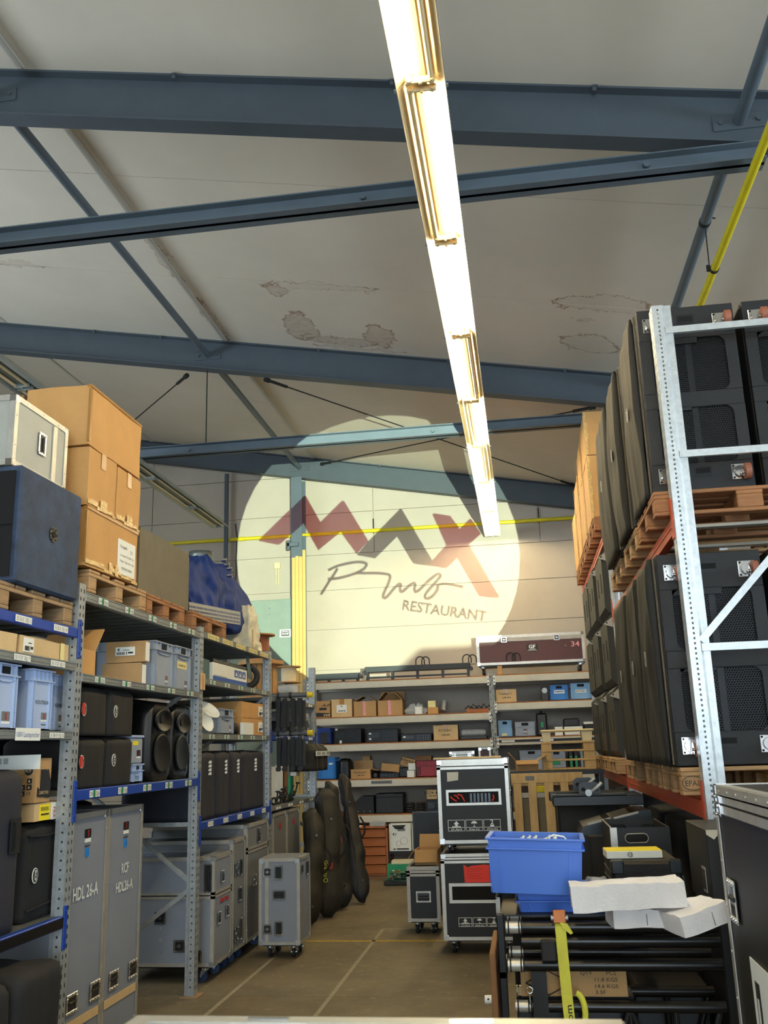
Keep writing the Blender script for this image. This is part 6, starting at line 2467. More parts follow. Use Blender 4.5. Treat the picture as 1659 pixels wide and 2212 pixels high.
MB().box(-0.012, -0.153, 0.11, 0.018, -0.15, 0.18).build('tag', 'green_label', t)
MB().tube([(0.0, -0.06, 0.29), (0.0, -0.06, 0.32), (0.0, 0.06, 0.32), (0.0, 0.06, 0.29)], 0.01, 8).build('handle', 'black_plastic', t)
carton('tiny white box on the third shelf beyond the middle post', shelf_loc(0.38, 0.49, 1.70, 0.1), 0, 0.10, 0.1, 0.11, 'white_label', None, False, wear=0.001)
o = MB().box(-0.12, -0.15, 0, 0.12, 0.15, 0.11, 0, 0.01).build('white_device', 'white_label', None, shelf_loc(0.51, 0.74, 1.70, 0.3))
tag(o, 'white desktop device under a small black projector on the third shelf', 'device')
o = MB().box(-0.10, -0.12, 0, 0.10, 0.12, 0.10, 0, 0.012).build('black_device', 'black_plastic', None, shelf_loc(0.51, 0.70, 1.812, 0.24))
tag(o, 'small black projector standing on the white device', 'projector')
t = thing('printer', 'white and black printer next to the orange rack on the third shelf', 'printer', shelf_loc(0.76, 1.05, 1.70, 0.3))
MB().box(-0.14, -0.15, 0, 0.14, 0.15, 0.13, 0, 0.01).build('housing', 'black_plastic', t)
k = MB()
k.box(-0.145, -0.155, 0.13, 0.145, 0.15, 0.165, 0, 0.008)
k.box(-0.10, -0.153, 0.05, 0.10, -0.15, 0.075)
k.build('lid', 'white_label', t)

# --- fourth shelf
crate('blue slatted crate at the rack end of the fourth shelf', shelf_loc(-2.80, -2.545, 1.225, 0.32), 0, 0.25, 0.32, 0.285, 'crate_blue', None, False, [('paper', 0.03, 0.19, 0.09, 0.215, 0)])
for i, (x0, x1, h, lb) in enumerate(((-2.52, -2.36, 0.26, 'black gear case behind the blue slatted crate'), (-2.08, -1.96, 0.09, 'small black bag beside the open brown box on the fourth shelf'))):
    o = weld(softbox(x1 - x0, 0.25, h, 6, 6, 6, folds(x1 - x0, 0.25, h, 0.008, 8, 0.03, i + 5.0)).build('gear_case', 'black_plastic', None, shelf_loc(x0, x1, 1.227, 0.25, 0.05)))
    tag(o, lb, 'case')
open_carton('open brown box with handwriting and raised rear flap on the fourth shelf', shelf_loc(-2.345, -2.075, 1.225, 0.25), 0, 0.265, 0.25, 0.12, {'B': 0, 'R': 100}, 'carton', 'carton_dark', None, hand_note('Gummi'))
carton('tall narrow brown box behind the open box on the fourth shelf', shelf_loc(-2.235, -2.125, 1.225, 0.12, 0.30), 0, 0.105, 0.12, 0.285, 'carton', None, False)
o = carton('brown box lying tilted on black gear on the fourth shelf', (-1.83, SY + 0.2, 1.305), 0, 0.24, 0.2, 0.10, 'carton', None, False)
o.rotation_euler = (0, radians(9), 0.1)
black_unit('flat black device under the tilted brown box', -1.96, -1.69, 1.225, 0.065, 2, None)
o = carton('brown box with handwriting leaning steeply on the fourth shelf', (-1.60, SY + 0.25, 1.36), 0, 0.19, 0.16, 0.11, 'carton', None, False, extra=hand_note('Netz'))
o.rotation_euler = (0, radians(16), 0)
o = MB().box(-0.10, -0.08, 0, 0.10, 0.08, 0.125, 0, 0.01).build('gear_case', 'black_plastic', None, (-1.63, SY + 0.25, 1.227))
tag(o, 'black gear under the steeply leaning brown box', 'case')
WB = 'small white boxes on the fourth shelf'
for x, z, y, lb in ((-1.535, 1.227, 0.08, 'small white box at the front, beside the red crate'), (-1.53, 1.227, 0.20, 'small white box behind, beside the red crate'), (-1.53, 1.318, 0.19, 'small white box stacked on another, beside the red crate')):
    carton(lb, (x, SY + y, z), 0, 0.095, 0.09, 0.085, 'white_label', WB, False, wear=0.001)
crate('dark red lattice crate on the fourth shelf', shelf_loc(-1.465, -1.165, 1.225, 0.32), 0, 0.295, 0.32, 0.205, 'crate_red', None, False, [('paper', -0.14, 0.03, -0.09, 0.13, 1)])
carton('flat brown box lying across the dark red crate', (-1.38, SY + 0.3, 1.433), 0, 0.22, 0.2, 0.06, 'carton_dark', None, False)
flight_case('small silver flight case on the fourth shelf above the black case stack', shelf_loc(-1.02, -0.68, 1.225, 0.3, 0.02), 0, 0.33, 0.28, 0.305, 'case_silver', 0.022, 'alu', 0, 0.26, [('F', -0.1, 0.26, 0.04), ('F', 0.1, 0.26, 0.04)], [], rivets=False)
flight_case('small upright maroon case with a green tag beside the middle post', shelf_loc(-0.63, -0.465, 1.225, 0.3, 0.02), 0, 0.155, 0.28, 0.345, 'case_maroon', 0.02, 'alu', 0, None, [], [], rivets=False,
            extra=lambda t, w, d, h, z0: MB().box(0.0, -d / 2 - 0.004, 0.17, 0.03, -d / 2 - 0.0035, 0.25).build('tag', 'green_label', t))
crate('grey crate behind the open cardboard box, beyond the middle post', shelf_loc(-0.10, 0.22, 1.24, 0.3), 0, 0.31, 0.3, 0.285, 'crate_grey', None, True)
crate('grey crate marked with green tape behind the pallets', shelf_loc(0.26, 0.50, 1.24, 0.3), 0, 0.235, 0.3, 0.27, 'crate_grey', None, True, [('paper', -0.09, 0.10, 0.06, 0.15, 6)] if False else [('logo', 0.05, 0.03, 0.05)])
for i, x in enumerate((0.535, 0.60)):
    t = thing('carry_case', ('first' if i == 0 else 'second') + ' slim black case with a green tag behind the pallets', 'case', shelf_loc(x, x + 0.06, 1.24, 0.25), 0, 'slim black cases behind the pallets')
    MB().box(-0.028, -0.125, 0, 0.028, 0.125, 0.26, 0, 0.01).build('shell', 'black_plastic', t)
    MB().box(-0.015, -0.128, 0.05, 0.015, -0.125, 0.20).build('tag', 'green_label', t)
crate('grey crate with a red label at the orange rack end of the shelving', shelf_loc(0.68, 0.96, 1.24, 0.3), 0, 0.275, 0.3, 0.27, 'crate_grey', None, True, [('paper', 0.03, 0.16, 0.10, 0.19, 3)])
o = MB().box(-0.075, -0.002, 0, 0.075, 0, 0.06).build('green_tape', 'green_label', None, (0.35, SY + 0.048, 1.34))
tag(o, 'green tape strip on the grey crate behind the pallets', 'tape')

# --- fifth shelf
t = thing('wedge_monitor', 'black wedge shaped speaker on the lowest shelf behind the padded bags', 'speaker', shelf_loc(-2.40, -2.045, 0.775, 0.3, 0.05))
MB().prism([(-0.17, 0), (0.17, 0), (0.17, 0.22), (0.0, 0.22), (-0.17, 0.09)], (1, 0, 0), (0, 0, 1), (0, 0.3, 0), (0, -0.15, 0)).build('cabinet', 'sub_black', t)
k = MB()
for i in range(4):
    k.cyl((-0.12 + 0.08 * i, -0.155, 0.03), (-0.12 + 0.08 * i, -0.15, 0.03), 0.007, 6)
k.build('screw', 'steel', t)
t = thing('travel_chest', 'wide flat black trunk on the lowest shelf', 'trunk', shelf_loc(-2.03, -1.65, 0.775, 0.3, 0.05))
MB().box(-0.185, -0.15, 0, 0.185, 0.15, 0.25, 0, 0.008).build('trunk_body', 'case_black', t)
MB().box(-0.187, -0.152, 0.20, 0.187, 0.152, 0.21).build('lid_seam', 'hole', t)
MB().box(-0.06, -0.156, 0.235, 0.06, -0.15, 0.245).build('handle', 'dark_metal', t)
for x0, x1, h, lb in ((-1.63, -1.50, 0.17, 'coil of black cable on the lowest shelf'), (-1.49, -1.36, 0.14, 'second black cable coil on the lowest shelf')):
    t = thing('cable_coil', lb, 'cable', shelf_loc(x0, x1, 0.777, 0.15), 0)
    for j in range(4):
        k = MB()
        k.tube([(0.05 * cos(2 * pi * i / 16), 0.05 * sin(2 * pi * i / 16), 0.02 + 0.03 * j) for i in range(17)], 0.014, 6)
        k.build('winding', 'rubber', t)
black_unit('black recorder carrying a small handwritten box on the lowest shelf', -1.345, -1.10, 0.775, 0.16, 2, None)
carton('small handwritten brown box on the black recorder', (-1.34 + 0.07, SY + 0.12, 0.94), 0, 0.13, 0.1, 0.115, 'carton_pale', None, False, extra=lambda t, w, d, h: hand_note('DI')(t, w, d, h))
o = MB().box(-0.03, -0.01, 0, 0.03, 0.01, 0.05).build('red_label', 'red_label', None, (-1.15, SY + 0.06, 0.936))
tag(o, 'bright red label standing on the black recorder', 'label')

# --- below the shelving
dr = thing('drawer_cabinet', 'orange brown wooden drawer cabinet below the back shelving', 'cabinet', (-2.06, 12.36, 0))
k = MB()
w, d, h = 0.46, 0.5, 0.635
k.box(-w / 2, 0, 0.05, -w / 2 + 0.022, d, h)
k.box(w / 2 - 0.022, 0, 0.05, w / 2, d, h)
k.box(-w / 2, 0, h - 0.018, w / 2, d, h)
k.box(-w / 2 + 0.022, 0.02, 0.05, w / 2 - 0.022, d, 0.07)
k.box(-w / 2 + 0.022, d - 0.01, 0.07, w / 2 - 0.022, d, h - 0.018)
k.build('carcass', 'drawer_wood', dr)
MB().box(-w / 2 + 0.01, 0.04, 0, w / 2 - 0.01, d - 0.01, 0.05).build('plinth', 'carton_dark', dr)
for i in range(5):
    z = 0.073 + i * 0.108
    k = MB()
    k.box(-w / 2 + 0.026, 0.004, z, w / 2 - 0.026, 0.40, z + 0.094, 0, 0.003)
    k.box(-w / 2 + 0.026, -0.006, z + 0.084, w / 2 - 0.026, 0.004, z + 0.098, 0, 0.003)
    k.build('drawer', 'drawer_wood', dr)
for i, mm in ((4, 'yellow_label'), (3, 'green_label'), (2, 'red_label')):
    MB().box(-0.19, -0.008, 0.073 + i * 0.108 + 0.03, -0.14, 0.0035, 0.073 + i * 0.108 + 0.05).build('drawer_tag', mm, dr)
o = MB().box(-0.10, 0, 0, 0.10, 0.12, 0.05, 0, 0.004).build('clear_box', 'film', None, (-1.97, 12.42, 0.637))
tag(o, 'low clear box on top of the drawer cabinet', 'box')
o = MB().box(-0.05, 0, 0, 0.05, 0.10, 0.012).build('paper_pad', 'white_label', None, (-2.22, 12.37, 0.637))
tag(o, 'small white paper pad on top of the drawer cabinet', 'paper')


def tools_print(t, w, d, h):
    s = Sheet('F', w, d, h, 0.004)
    s.rect(-0.03, 0.24, 0.07, 0.275, 1)
    s.rect(-0.09, 0.19, -0.05, 0.215, 0)
    s.rect(-0.075, 0.195, -0.055, 0.21, 2, 0.005)
    s.rect(-0.09, 0.015, -0.06, 0.03, 0)
    s.rect(-0.045, 0.015, 0.11, 0.032, 0)
    for c, r in (((-0.02, 0.09), 0.03), ((0.05, 0.12), 0.045)):
        n = 18
        s.k.tube([s.pt(c[0] + r * cos(2 * pi * i / n), c[1] + r * sin(2 * pi * i / n), 0.005) for i in range(n + 1)], 0.0015, 4, 1)
    s.k.prism([(-0.10, h - 0.012), (-0.055, h - 0.06), (0.04, h - 0.06), (0.08, h - 0.012)], s.a, s.b, s.n * 0.004, s.o, 0)
    s.build('print', ['ink', 'grey_ink', 'white_label'], t)


o = MB().box(-0.22, -0.2, 0, 0.22, 0.2, 0.03).build('low_shelf_board', 'black_metal', None, (-1.62, 12.60, 0.30))
tag(o, 'dark low board carrying the white printed box', 'board')
for i, x in enumerate((-0.2, 0.2)):
    pass
k = MB()
for x in (-0.2, 0.2):
    for y in (-0.17, 0.17):
        k.box(-1.62 + x - 0.012, 12.60 + y - 0.012, 0, -1.62 + x + 0.012, 12.60 + y + 0.012, 0.299)
tag(k.build('low_stand', 'black_metal'), 'black legs under the low board below the shelving', 'stand')
carton('white printed carton with a notched top beside the drawer cabinet', (-1.675, 12.56, 0.332), 0, 0.28, 0.3, 0.325, 'white_label', None, False, extra=tools_print, wear=0.002)
carton('narrow white carton beside the notched white carton', (-1.50, 12.56, 0.332), 0, 0.05, 0.25, 0.32, 'white_label', None, False, wear=0.002)
rnd = random.Random(11)
for i in range(4):
    t = thing('circuit_board', ordn[i] + ' green circuit board from the bottom in the heap by the drawer cabinet', 'circuit board', (-1.62 + 0.02 * i, 11.95, 0.055 + 0.028 * i), 0.2 * i - 0.2, 'circuit boards in a heap by the drawers')
    MB().box(-0.17, -0.12, 0, 0.17, 0.12, 0.006).build('board', 'pcb', t)
    k = MB()
    for j in range(8):
        x, y = rnd.uniform(-0.15, 0.13), rnd.uniform(-0.10, 0.08)
        k.box(x, y, 0.006, x + rnd.uniform(0.015, 0.04), y + rnd.uniform(0.015, 0.03), 0.006 + rnd.uniform(0.008, 0.018), j % 3)
    k.build('components', ['cream_plastic', 'black_plastic', 'copper'], t)
o = MB().box(-0.21, -0.15, 0, 0.21, 0.15, 0.05, 0, 0.01).build('rubber_tray', 'rubber', None, (-1.6, 11.95, 0.001))
tag(o, 'black tray holding the heap of circuit boards on the floor', 'tray')
o = MB().box(-0.15, 0, 0, 0.15, 0.2, 0.20, 0, 0.005).build('teal_box', 'green_label', None, (-1.66, 12.15, 0.001))
tag(o, 'green box behind the heap of circuit boards', 'box')
carton('pale boxes of parts lying on the green box', (-1.62, 12.25, 0.203), 0, 0.28, 0.18, 0.04, 'cream_plastic', None, False, wear=0.002)
# ---------------------------------------------------------------- orange rack
RRX = 0.81
rr_ = thing('pallet_rack', 'tall galvanised pallet rack with orange beams carrying subwoofers', 'rack', (RRX, 0, 0), RIGHT)
# rack frame: local x runs towards the photographer (world -y), local y is the depth (world +x)
RB = [4.72, 8.14, 11.45]


def big_upright(L):
    k = MB()
    w, dp = 0.095, 0.10
    punched(k, (-w / 2, 0, 0), (1, 0, 0), (0, 0, 1), w, L, (w * 0.26, w * 0.74), 0.012, 0.05, 0.022, 0.05)
    for s in (-1, 1):
        punched(k, (s * w / 2, 0, 0), (0, 1, 0), (0, 0, 1), 0.055, L, (0.030,), 0.009, 0.0245, 0.011, 0.06)
        k.quad((s * w / 2, 0.055, 0), (s * (w / 2 - 0.012), 0.068, 0), (s * (w / 2 - 0.012), 0.068, L), (s * w / 2, 0.055, L))
        k.quad((s * (w / 2 - 0.012), 0.068, 0), (s * (w / 2 - 0.012), dp, 0), (s * (w / 2 - 0.012), dp, L), (s * (w / 2 - 0.012), 0.068, L))
        k.quad((s * (w / 2 - 0.012), dp, 0), (s * (w / 2 - 0.034), dp, 0), (s * (w / 2 - 0.034), dp, L), (s * (w / 2 - 0.012), dp, L))
        z = 0.10
        while z < L - 0.05:
            k.cyl((s * (w / 2 - 0.012), 0.085, z), (s * (w / 2 - 0.009), 0.085, z), 0.006, 5)
            z += 0.075
    return k


for y in RB:
    for v, ry in ((0.0, 0), (1.0, pi)):
        cached('upright', ('upr',), lambda: big_upright(3.84), 'steel_rack', rr_, (-y, v, 0), ry)
    for z in (2.03, 3.01, 3.695):
        k = MB()
        k.bar((-y + 0.036, 0.06, z), (-y + 0.036, 0.94, z), 0.022, 0.036)
        k.build('brace', 'steel_rack', rr_)
    for (v0, z0), (v1, z1) in (((0.06, 2.06), (0.94, 2.98)),):
        k = MB()
        k.bar((-y + 0.036, v0, z0), (-y + 0.036, v1, z1), 0.022, 0.034)
        k.build('brace', 'steel_rack', rr_)
for a, b, lv in ((0, 1, (1.335, 2.715)), (1, 2, (1.335, 3.44))):
    y0, y1 = RB[a] + 0.05, RB[b] - 0.05
    for z in lv:
        for v in (0.0, 0.96):
            k = MB()
            # stepped beam profile
            s0 = v if v == 0 else v
            k.prism([(s0, -0.10), (s0 + 0.045, -0.10), (s0 + 0.045, 0.0), (s0 + 0.022, 0.0), (s0 + 0.022, -0.02), (s0, -0.02)] if v == 0 else [(s0, -0.10), (s0 + 0.045, -0.10), (s0 + 0.045, -0.02), (s0 + 0.022, -0.02), (s0 + 0.022, 0.0), (s0, 0.0)],
                    (0, 1, 0), (0, 0, 1), (-(y1 - y0), 0, 0), (-y0, 0, z))
            k.box(-y1, v - 0.003, z - 0.062, -y0, v, z - 0.056)
            k.build('shelf_beam', 'orange_beam', rr_)
            if v == 0:
                for yy in (y0 - 0.055, y1 + 0.004):
                    k = MB()
                    k.box(-yy - 0.05, -0.006, z - 0.13, -yy, -0.0005, z + 0.075)
                    k.build('beam_connector', 'orange_beam', rr_)
    # cross supports between the beams
    for z in lv:
        n = 6
        for i in range(n):
            yy = y0 + (y1 - y0) * (i + 0.5) / n
            k = MB()
            k.box(-yy - 0.03, 0.045, z - 0.018, -yy + 0.03, 0.96, z - 0.002)
            k.build('cross_support', 'white_shelf', rr_)


def at_right(y0, y1, z, d, front=0.74):
    return (front + d / 2, (y0 + y1) / 2, z)


def epal(t, L, W):
    # burnt-in oval mark on the corner block facing the photographer (-x local after turning)
    k = MB()
    n = 28
    o = Vector((-L / 2 - 0.0015, W / 2 - 0.075, 0.055))
    a, b = Vector((0, -1, 0)), Vector((0, 0, 1))
    o = Vector((L / 2 + 0.0015, -W / 2 + 0.07, 0.055))
    a = Vector((0, 1, 0))
    k.tube([tuple(o + a * (0.052 * cos(2 * pi * i / n)) + b * (0.034 * sin(2 * pi * i / n))) for i in range(n + 1)], 0.0018, 4)
    k.text('EPAL', o - b * 0.013 + Vector((0.001, 0, 0)), a, b, 0.028, 0, 0, 'C', 0.075)
    k.build('mark', 'ink', t)


def pallet_right(label, y0, W, z, m='pallet', mark=None, L=0.95, front=0.735):
    """Pallet whose short side W runs along the aisle; long boards run across the rack."""
    t = thing('euro_pallet', label, 'pallet', (front + L / 2, y0 + W / 2, z))
    H = 0.130
    for i, bw in enumerate((0.12, 0.08, 0.12, 0.08, 0.12)):
        y = (-W / 2 + 0.06, -W / 4 + 0.01, 0, W / 4 - 0.01, W / 2 - 0.06)[i]
        cached('deck_board', ('deck', L, bw, m), lambda: MB().box(-L / 2, -bw / 2, 0, L / 2, bw / 2, 0.02, 0, 0.004), m, t, (0, y, H - 0.02))
    for x in (-L / 2 + 0.065, 0, L / 2 - 0.065):
        cached('stringer_board', ('str', W, m), lambda: MB().box(-0.065, -W / 2, 0, 0.065, W / 2, 0.02, 0, 0.003), m, t, (x, 0, H - 0.0405))
        for y in (-W / 2 + 0.045, 0, W / 2 - 0.045):
            cached('block', ('blk', m), lambda: MB().box(-0.064, -0.045, 0, 0.064, 0.045, 0.069, 0, 0.004), m, t, (x, y, 0.0205))
    for y in (-W / 2 + 0.045, 0, W / 2 - 0.045):
        cached('base_board', ('base', L, m), lambda: MB().box(-L / 2, -0.045, 0, L / 2, 0.045, 0.02, 0, 0.004), m, t, (0, y, 0))
    if mark:
        k = MB()
        n = 28
        o = Vector((-L / 2 + 0.052, -W / 2 - 0.002, 0.058))
        a, b = Vector((1, 0, 0)), Vector((0, 0, 1))
        MB().box(-L / 2 + 0.012, -W / 2 - 0.0015, 0.022, -L / 2 + 0.16, -W / 2 - 0.0005, 0.09).build('block_face', m, t)
        k.tube([tuple(o + a * (0.050 * cos(2 * pi * i / n)) + b * (0.033 * sin(2 * pi * i / n))) for i in range(n + 1)], 0.0018, 4)
        k.text('EPAL', o - b * 0.013 + Vector((0, -0.001, 0)), a, b, 0.026, 0, 0, 'C', 0.072)
        k.build('mark', 'ink', t)
    t['group'] = 'pallets on the orange rack'
    return t


pallet_right('pallet stamped EPAL under the frontmost lower subwoofer', 4.84, 0.66, 1.337, 'pallet', True)
pallet_right('second pallet from the near upright on the lower orange beam', 5.62, 0.66, 1.337)
pallet_right('third pallet from the near upright on the lower orange beam', 6.72, 0.70, 1.337)
pallet_right('reddish pallet under the frontmost upper subwoofer', 4.78, 0.72, 2.717, 'pallet_warm')
pallet_right('second pallet from the near upright on the upper orange beam', 5.60, 0.70, 2.717, 'pallet')
pallet_right('third pallet from the near upright on the upper orange beam', 6.55, 0.72, 2.717, 'pallet')
for i, y in enumerate((8.28, 9.05, 9.82, 10.6)):
    pallet_right(ordn[i] + ' pallet from the middle upright under the high cardboard boxes', y, 0.70, 3.442, 'pallet_warm')
for i, y in enumerate((8.25, 9.1, 9.95)):
    pallet_right(ordn[i] + ' pallet from the middle upright under the black array speakers', y, 0.72, 1.337, 'pallet')


# --- subwoofers (front baffle with grilles faces the photographer, fabric cover on the aisle side)
def hex_grille(w, h, p, strut):
    k = MB()
    ri, ro = p * 0.40, p * 0.578
    rows = int(h / (p * 0.866))
    for j in range(rows):
        z = (j + 0.5) * h / rows - h / 2
        n = int(w / p)
        for i in range(n):
            x = -w / 2 + (i + 0.5 + (0.5 if j % 2 else 0)) * p
            if x > w / 2 - p * 0.4 or abs(x) < strut:
                continue
            vs = []
            for r in (ro, ri):
                for q in range(6):
                    a = pi / 6 + pi * q / 3
                    vs.append((x + r * cos(a), 0, z + r * sin(a)))
            k.add(vs, [(q, (q + 1) % 6, 6 + (q + 1) % 6, 6 + q) for q in range(6)])
    if strut:
        k.box(-strut, -0.001, -h / 2, strut, 0.003, h / 2)
    return k


def subwoofer(label, loc, detail=True, cover=True, depth=0.60, logo=True, seed=0.0, bulge=0.02):
    w, h = 0.52, 1.065
    d = depth
    t = thing('subwoofer', label, 'speaker', loc, 0, 'subwoofers on the orange rack')
    if detail:
        k = MB()
        F = -d / 2
        k.box(-w / 2, F + 0.03, 0, w / 2, d / 2, h, 0, 0.008)
        X = 0.195
        wins = ((0.165, 0.475), (0.565, 0.875))
        zs = [0.0]
        for a, b in wins:
            zs += [a, b]
        zs.append(h)
        for i in (0, 2, 4):
            k.box(-w / 2 + 0.004, F, zs[i] + (0.004 if i == 0 else 0), w / 2 - 0.004, F + 0.03, zs[i + 1] - (0.004 if i == 4 else 0), 0, 0.003)
        for a, b in wins:
            for s in (-1, 1):
                k.box(min(s * X, s * (w / 2 - 0.004)), F, a, max(s * X, s * (w / 2 - 0.004)), F + 0.03, b)
                for e, z in ((1, a), (-1, b)):
                    n = 6
                    r = 0.045
                    pts = [(s * X, z)] + [(s * (X - r + r * sin(pi / 2 * q / n)), z + e * (r - r * cos(pi / 2 * q / n))) for q in range(n + 1)]
                    k.prism(pts, (1, 0, 0), (0, 0, 1), (0, 0.028, 0), (0, F, 0))
        k.box(-X, F, 0.845, 0.05, F + 0.028, 0.88)
        k.box(-X, F, 0.46, -0.02, F + 0.028, 0.48)
        k.build('cabinet', 'sub_black', t)
        for a, b in wins:
            cached('grille', ('hex', X), lambda: hex_grille(2 * X, 0.31, 0.0132, 0.016), 'grille', t, (0, F + 0.012, (a + b) / 2))
            MB().box(-X, F + 0.027, a, X, F + 0.0295, b).build('grille_foam', 'grille_back', t)
        for z in (0.115, 0.985):
            k = MB()
            k.box(-0.045, F - 0.0015, z - 0.028, 0.045, F, z + 0.028, 0, 0.0)
            k.box(-0.036, F - 0.003, z - 0.010, 0.036, F - 0.0012, z + 0.018, 1)
            k.build('handle_recess', ['grille', 'hole'], t)
        for x in (-0.185, 0.185):
            for z in (0.10, 0.965):
                def plate():
                    q = MB()
                    q.box(-0.042, -0.005, -0.042, 0.042, 0, 0.042, 0, 0.002)
                    for i in (-1, 1):
                        for j in (-1, 1):
                            q.cyl((i * 0.032, -0.007, j * 0.032), (i * 0.032, -0.005, j * 0.032), 0.006, 6, 1)
                    q.cyl((0, -0.022, 0), (0, -0.005, 0), 0.030, 14, 0, 0.022)
                    q.prism([(-0.005, -0.02), (-0.045, -0.045), (-0.06, -0.02), (-0.03, 0.015), (-0.005, 0.012)], (0, 1, 0), (0, 0, 1), (0.004, 0, 0), (0.006, 0, 0))
                    q.cyl((-0.005, -0.045, -0.018), (0.045, -0.045, -0.018), 0.008, 8)
                    return q
                f = cached('caster', ('subplate',), plate, ['chrome', 'hole'], t, (x, F, z))

                def wheel():
                    q = MB()
                    q.cyl((0.012, -0.048, -0.012), (0.040, -0.048, -0.012), 0.042, 18)
                    return q
                cached('wheel', ('subwheel',), wheel, 'wheel_brown', f)
    else:
        MB().box(-w / 2, -d / 2, 0, w / 2, d / 2, h, 0, 0.01).build('cabinet', 'sub_black', t)
    if cover:
        # fabric cover over the aisle side (local -x), wrapped slightly around
        def fn(v):
            p = folds(0.03, d, h, 0.016, 6.0, 0.02, seed)(v)
            if v.x < 0:
                p.x -= bulge * sin(pi * min(1, max(0, v.z / h))) * (0.6 + 0.4 * sin(pi * (v.y / d + 0.5)))
            return p
        o = weld(softbox(0.03, d - 0.10, h - 0.01, 2, 16, 22, fn).build('cover', 'cloth_olive', t))
        o.location = (-w / 2 - 0.018, 0.04, 0.005)
        MB().box(-w / 2 - 0.010, -d / 2 + 0.060, 0.01, -w / 2 - 0.001, -d / 2 + 0.068, h - 0.01).build('seam_tape', 'velcro', t)
        if logo:
            k = MB()
            n = 24
            o_ = Vector((-w / 2 - 0.062, 0.0, h * 0.52))
            a, b, nn = Vector((0, -1, 0)), Vector((0, 0, 1)), Vector((-1, 0, 0))
            for r, mm, l in ((1.0, 0, 0.001), (0.86, 1, 0.002)):
                k.prism([(0.030 * r * cos(2 * pi * i / n), 0.040 * r * sin(2 * pi * i / n)) for i in range(n)], a, b, nn * l, o_, mm)
            k.text('RCF', o_ + nn * 0.0026 + Vector((0, 0.0, 0)) - Vector((0, 0.009, 0)) * 1, b, -a, 0.019, 0, 0.03, 'C', 0.058)
            k.build('logo_patch', ['white_label', 'ink'], t)
    return t


SX = 0.755 + 0.26 + 0.0
subwoofer('lower subwoofer in front, behind the near upright', (SX - 0.03, 4.87 + 0.30, 1.470), True, True, 0.60, True, 1.0)
subwoofer('second lower subwoofer in its black fabric cover', (SX - 0.03, 5.50 + 0.28, 1.470), False, True, 0.57, True, 5.0)
subwoofer('third lower subwoofer in its black fabric cover', (SX - 0.03, 6.10 + 0.40, 1.470), False, True, 0.80, True, 9.0)
subwoofer('upper subwoofer in front, close under the ceiling', (SX + 0.0, 4.87 + 0.28, 2.850), True, True, 0.56, True, 14.0)
subwoofer('second upper subwoofer in its black fabric cover', (SX - 0.02, 5.62 + 0.30, 2.850), False, True, 0.60, True, 18.0)
subwoofer('third upper subwoofer in its black fabric cover', (SX - 0.03, 6.26 + 0.40, 2.850), False, True, 0.80, True, 22.0)
subwoofer('upper subwoofer at the right edge of the picture', (SX + 0.56, 4.87 + 0.28, 2.850), True, False, 0.56)
subwoofer('lower subwoofer at the right edge of the picture', (SX + 0.53, 4.87 + 0.30, 1.470), True, False, 0.60)
carton('brown box behind the third upper subwoofer', (1.06, 7.45, 2.85), 0, 0.45, 0.55, 1.12, 'carton_dark', None, False)

# --- cardboard boxes high in the far bay
HB = 'high cardboard boxes in the far bay of the orange rack'
for y0, y1, z, h, w, lb in ((8.40, 9.08, 3.575, 0.60, 0.72, 'big lower box of the frontmost high stack'), (8.40, 9.08, 4.185, 0.42, 0.72, 'big upper box of the frontmost high stack'),
                            (9.14, 9.80, 3.575, 0.58, 0.74, 'lower box of the second high stack'), (9.14, 9.80, 4.165, 0.38, 0.72, 'upper box of the second high stack'),
                            (9.86, 10.50, 3.575, 0.50, 0.74, 'lower box of the third high stack'), (9.86, 10.50, 4.085, 0.32, 0.72, 'upper box of the third high stack'),
                            (10.56, 11.2, 3.575, 0.62, 0.74, 'single box rearmost down the rack')):
    t = carton(lb + ' on the orange rack', (0.735 + w / 2, (y0 + y1) / 2, z), 0, w, y1 - y0 - 0.01, h, 'carton_warm', HB, False, wear=0.007)
    k = MB()
    rnd = random.Random(int(y0 * 100))
    for i in range(8):
        zz = h * i / 8
        k.box(-w / 2 - 0.009, -(y1 - y0) / 2 + 0.002, zz, -w / 2 + rnd.uniform(0.01, 0.03), -(y1 - y0) / 2 + 0.005, zz + h / 8)
        k.box(-w / 2 - 0.009, (y1 - y0) / 2 - 0.03, zz, -w / 2 - 0.006, (y1 - y0) / 2 - rnd.uniform(0.0, 0.012), zz + h / 8)
    k.build('edge_tape', 'shiny_tape', t)

# --- array speakers in the far bay
AS = 'stacked black array speakers in the far bay'


def array_speaker(label, y0, y1, z, h, front):
    d = y1 - y0
    t = thing('array_speaker', label, 'speaker', (front, y0, z), 0, AS)
    c = 0.05
    MB().prism([(0.0, c), (0.04, 0.0), (0.65, 0.0), (0.65, h - 0.004), (0.04, h - 0.004), (0.0, h - c)], (1, 0, 0), (0, 0, 1), (0, d - 0.03, 0), (0, 0.015, 0)).build('cabinet', 'black_olive', t)
    k = MB()
    k.prism([(-0.03, 0.03), (0.05, 0.0), (0.05, 0.09)], (1, 0, 0), (0, 0, 1), (0, -0.012, 0), (0, 0.012, h - 0.12), 0)
    k.cyl((0.0, -0.002, h - 0.08), (0.0, 0.0, h - 0.08), 0.008, 8, 1)
    k.build('rigging_plate', ['alu_dull', 'hole'], t)
    k = MB()
    for s in (0.28, 0.72):
        k.box(-0.003, d * s - 0.03, h * 0.35, 0.0, d * s + 0.03, h * 0.65)
    k.build('handle_slot', 'hole', t)
    return t


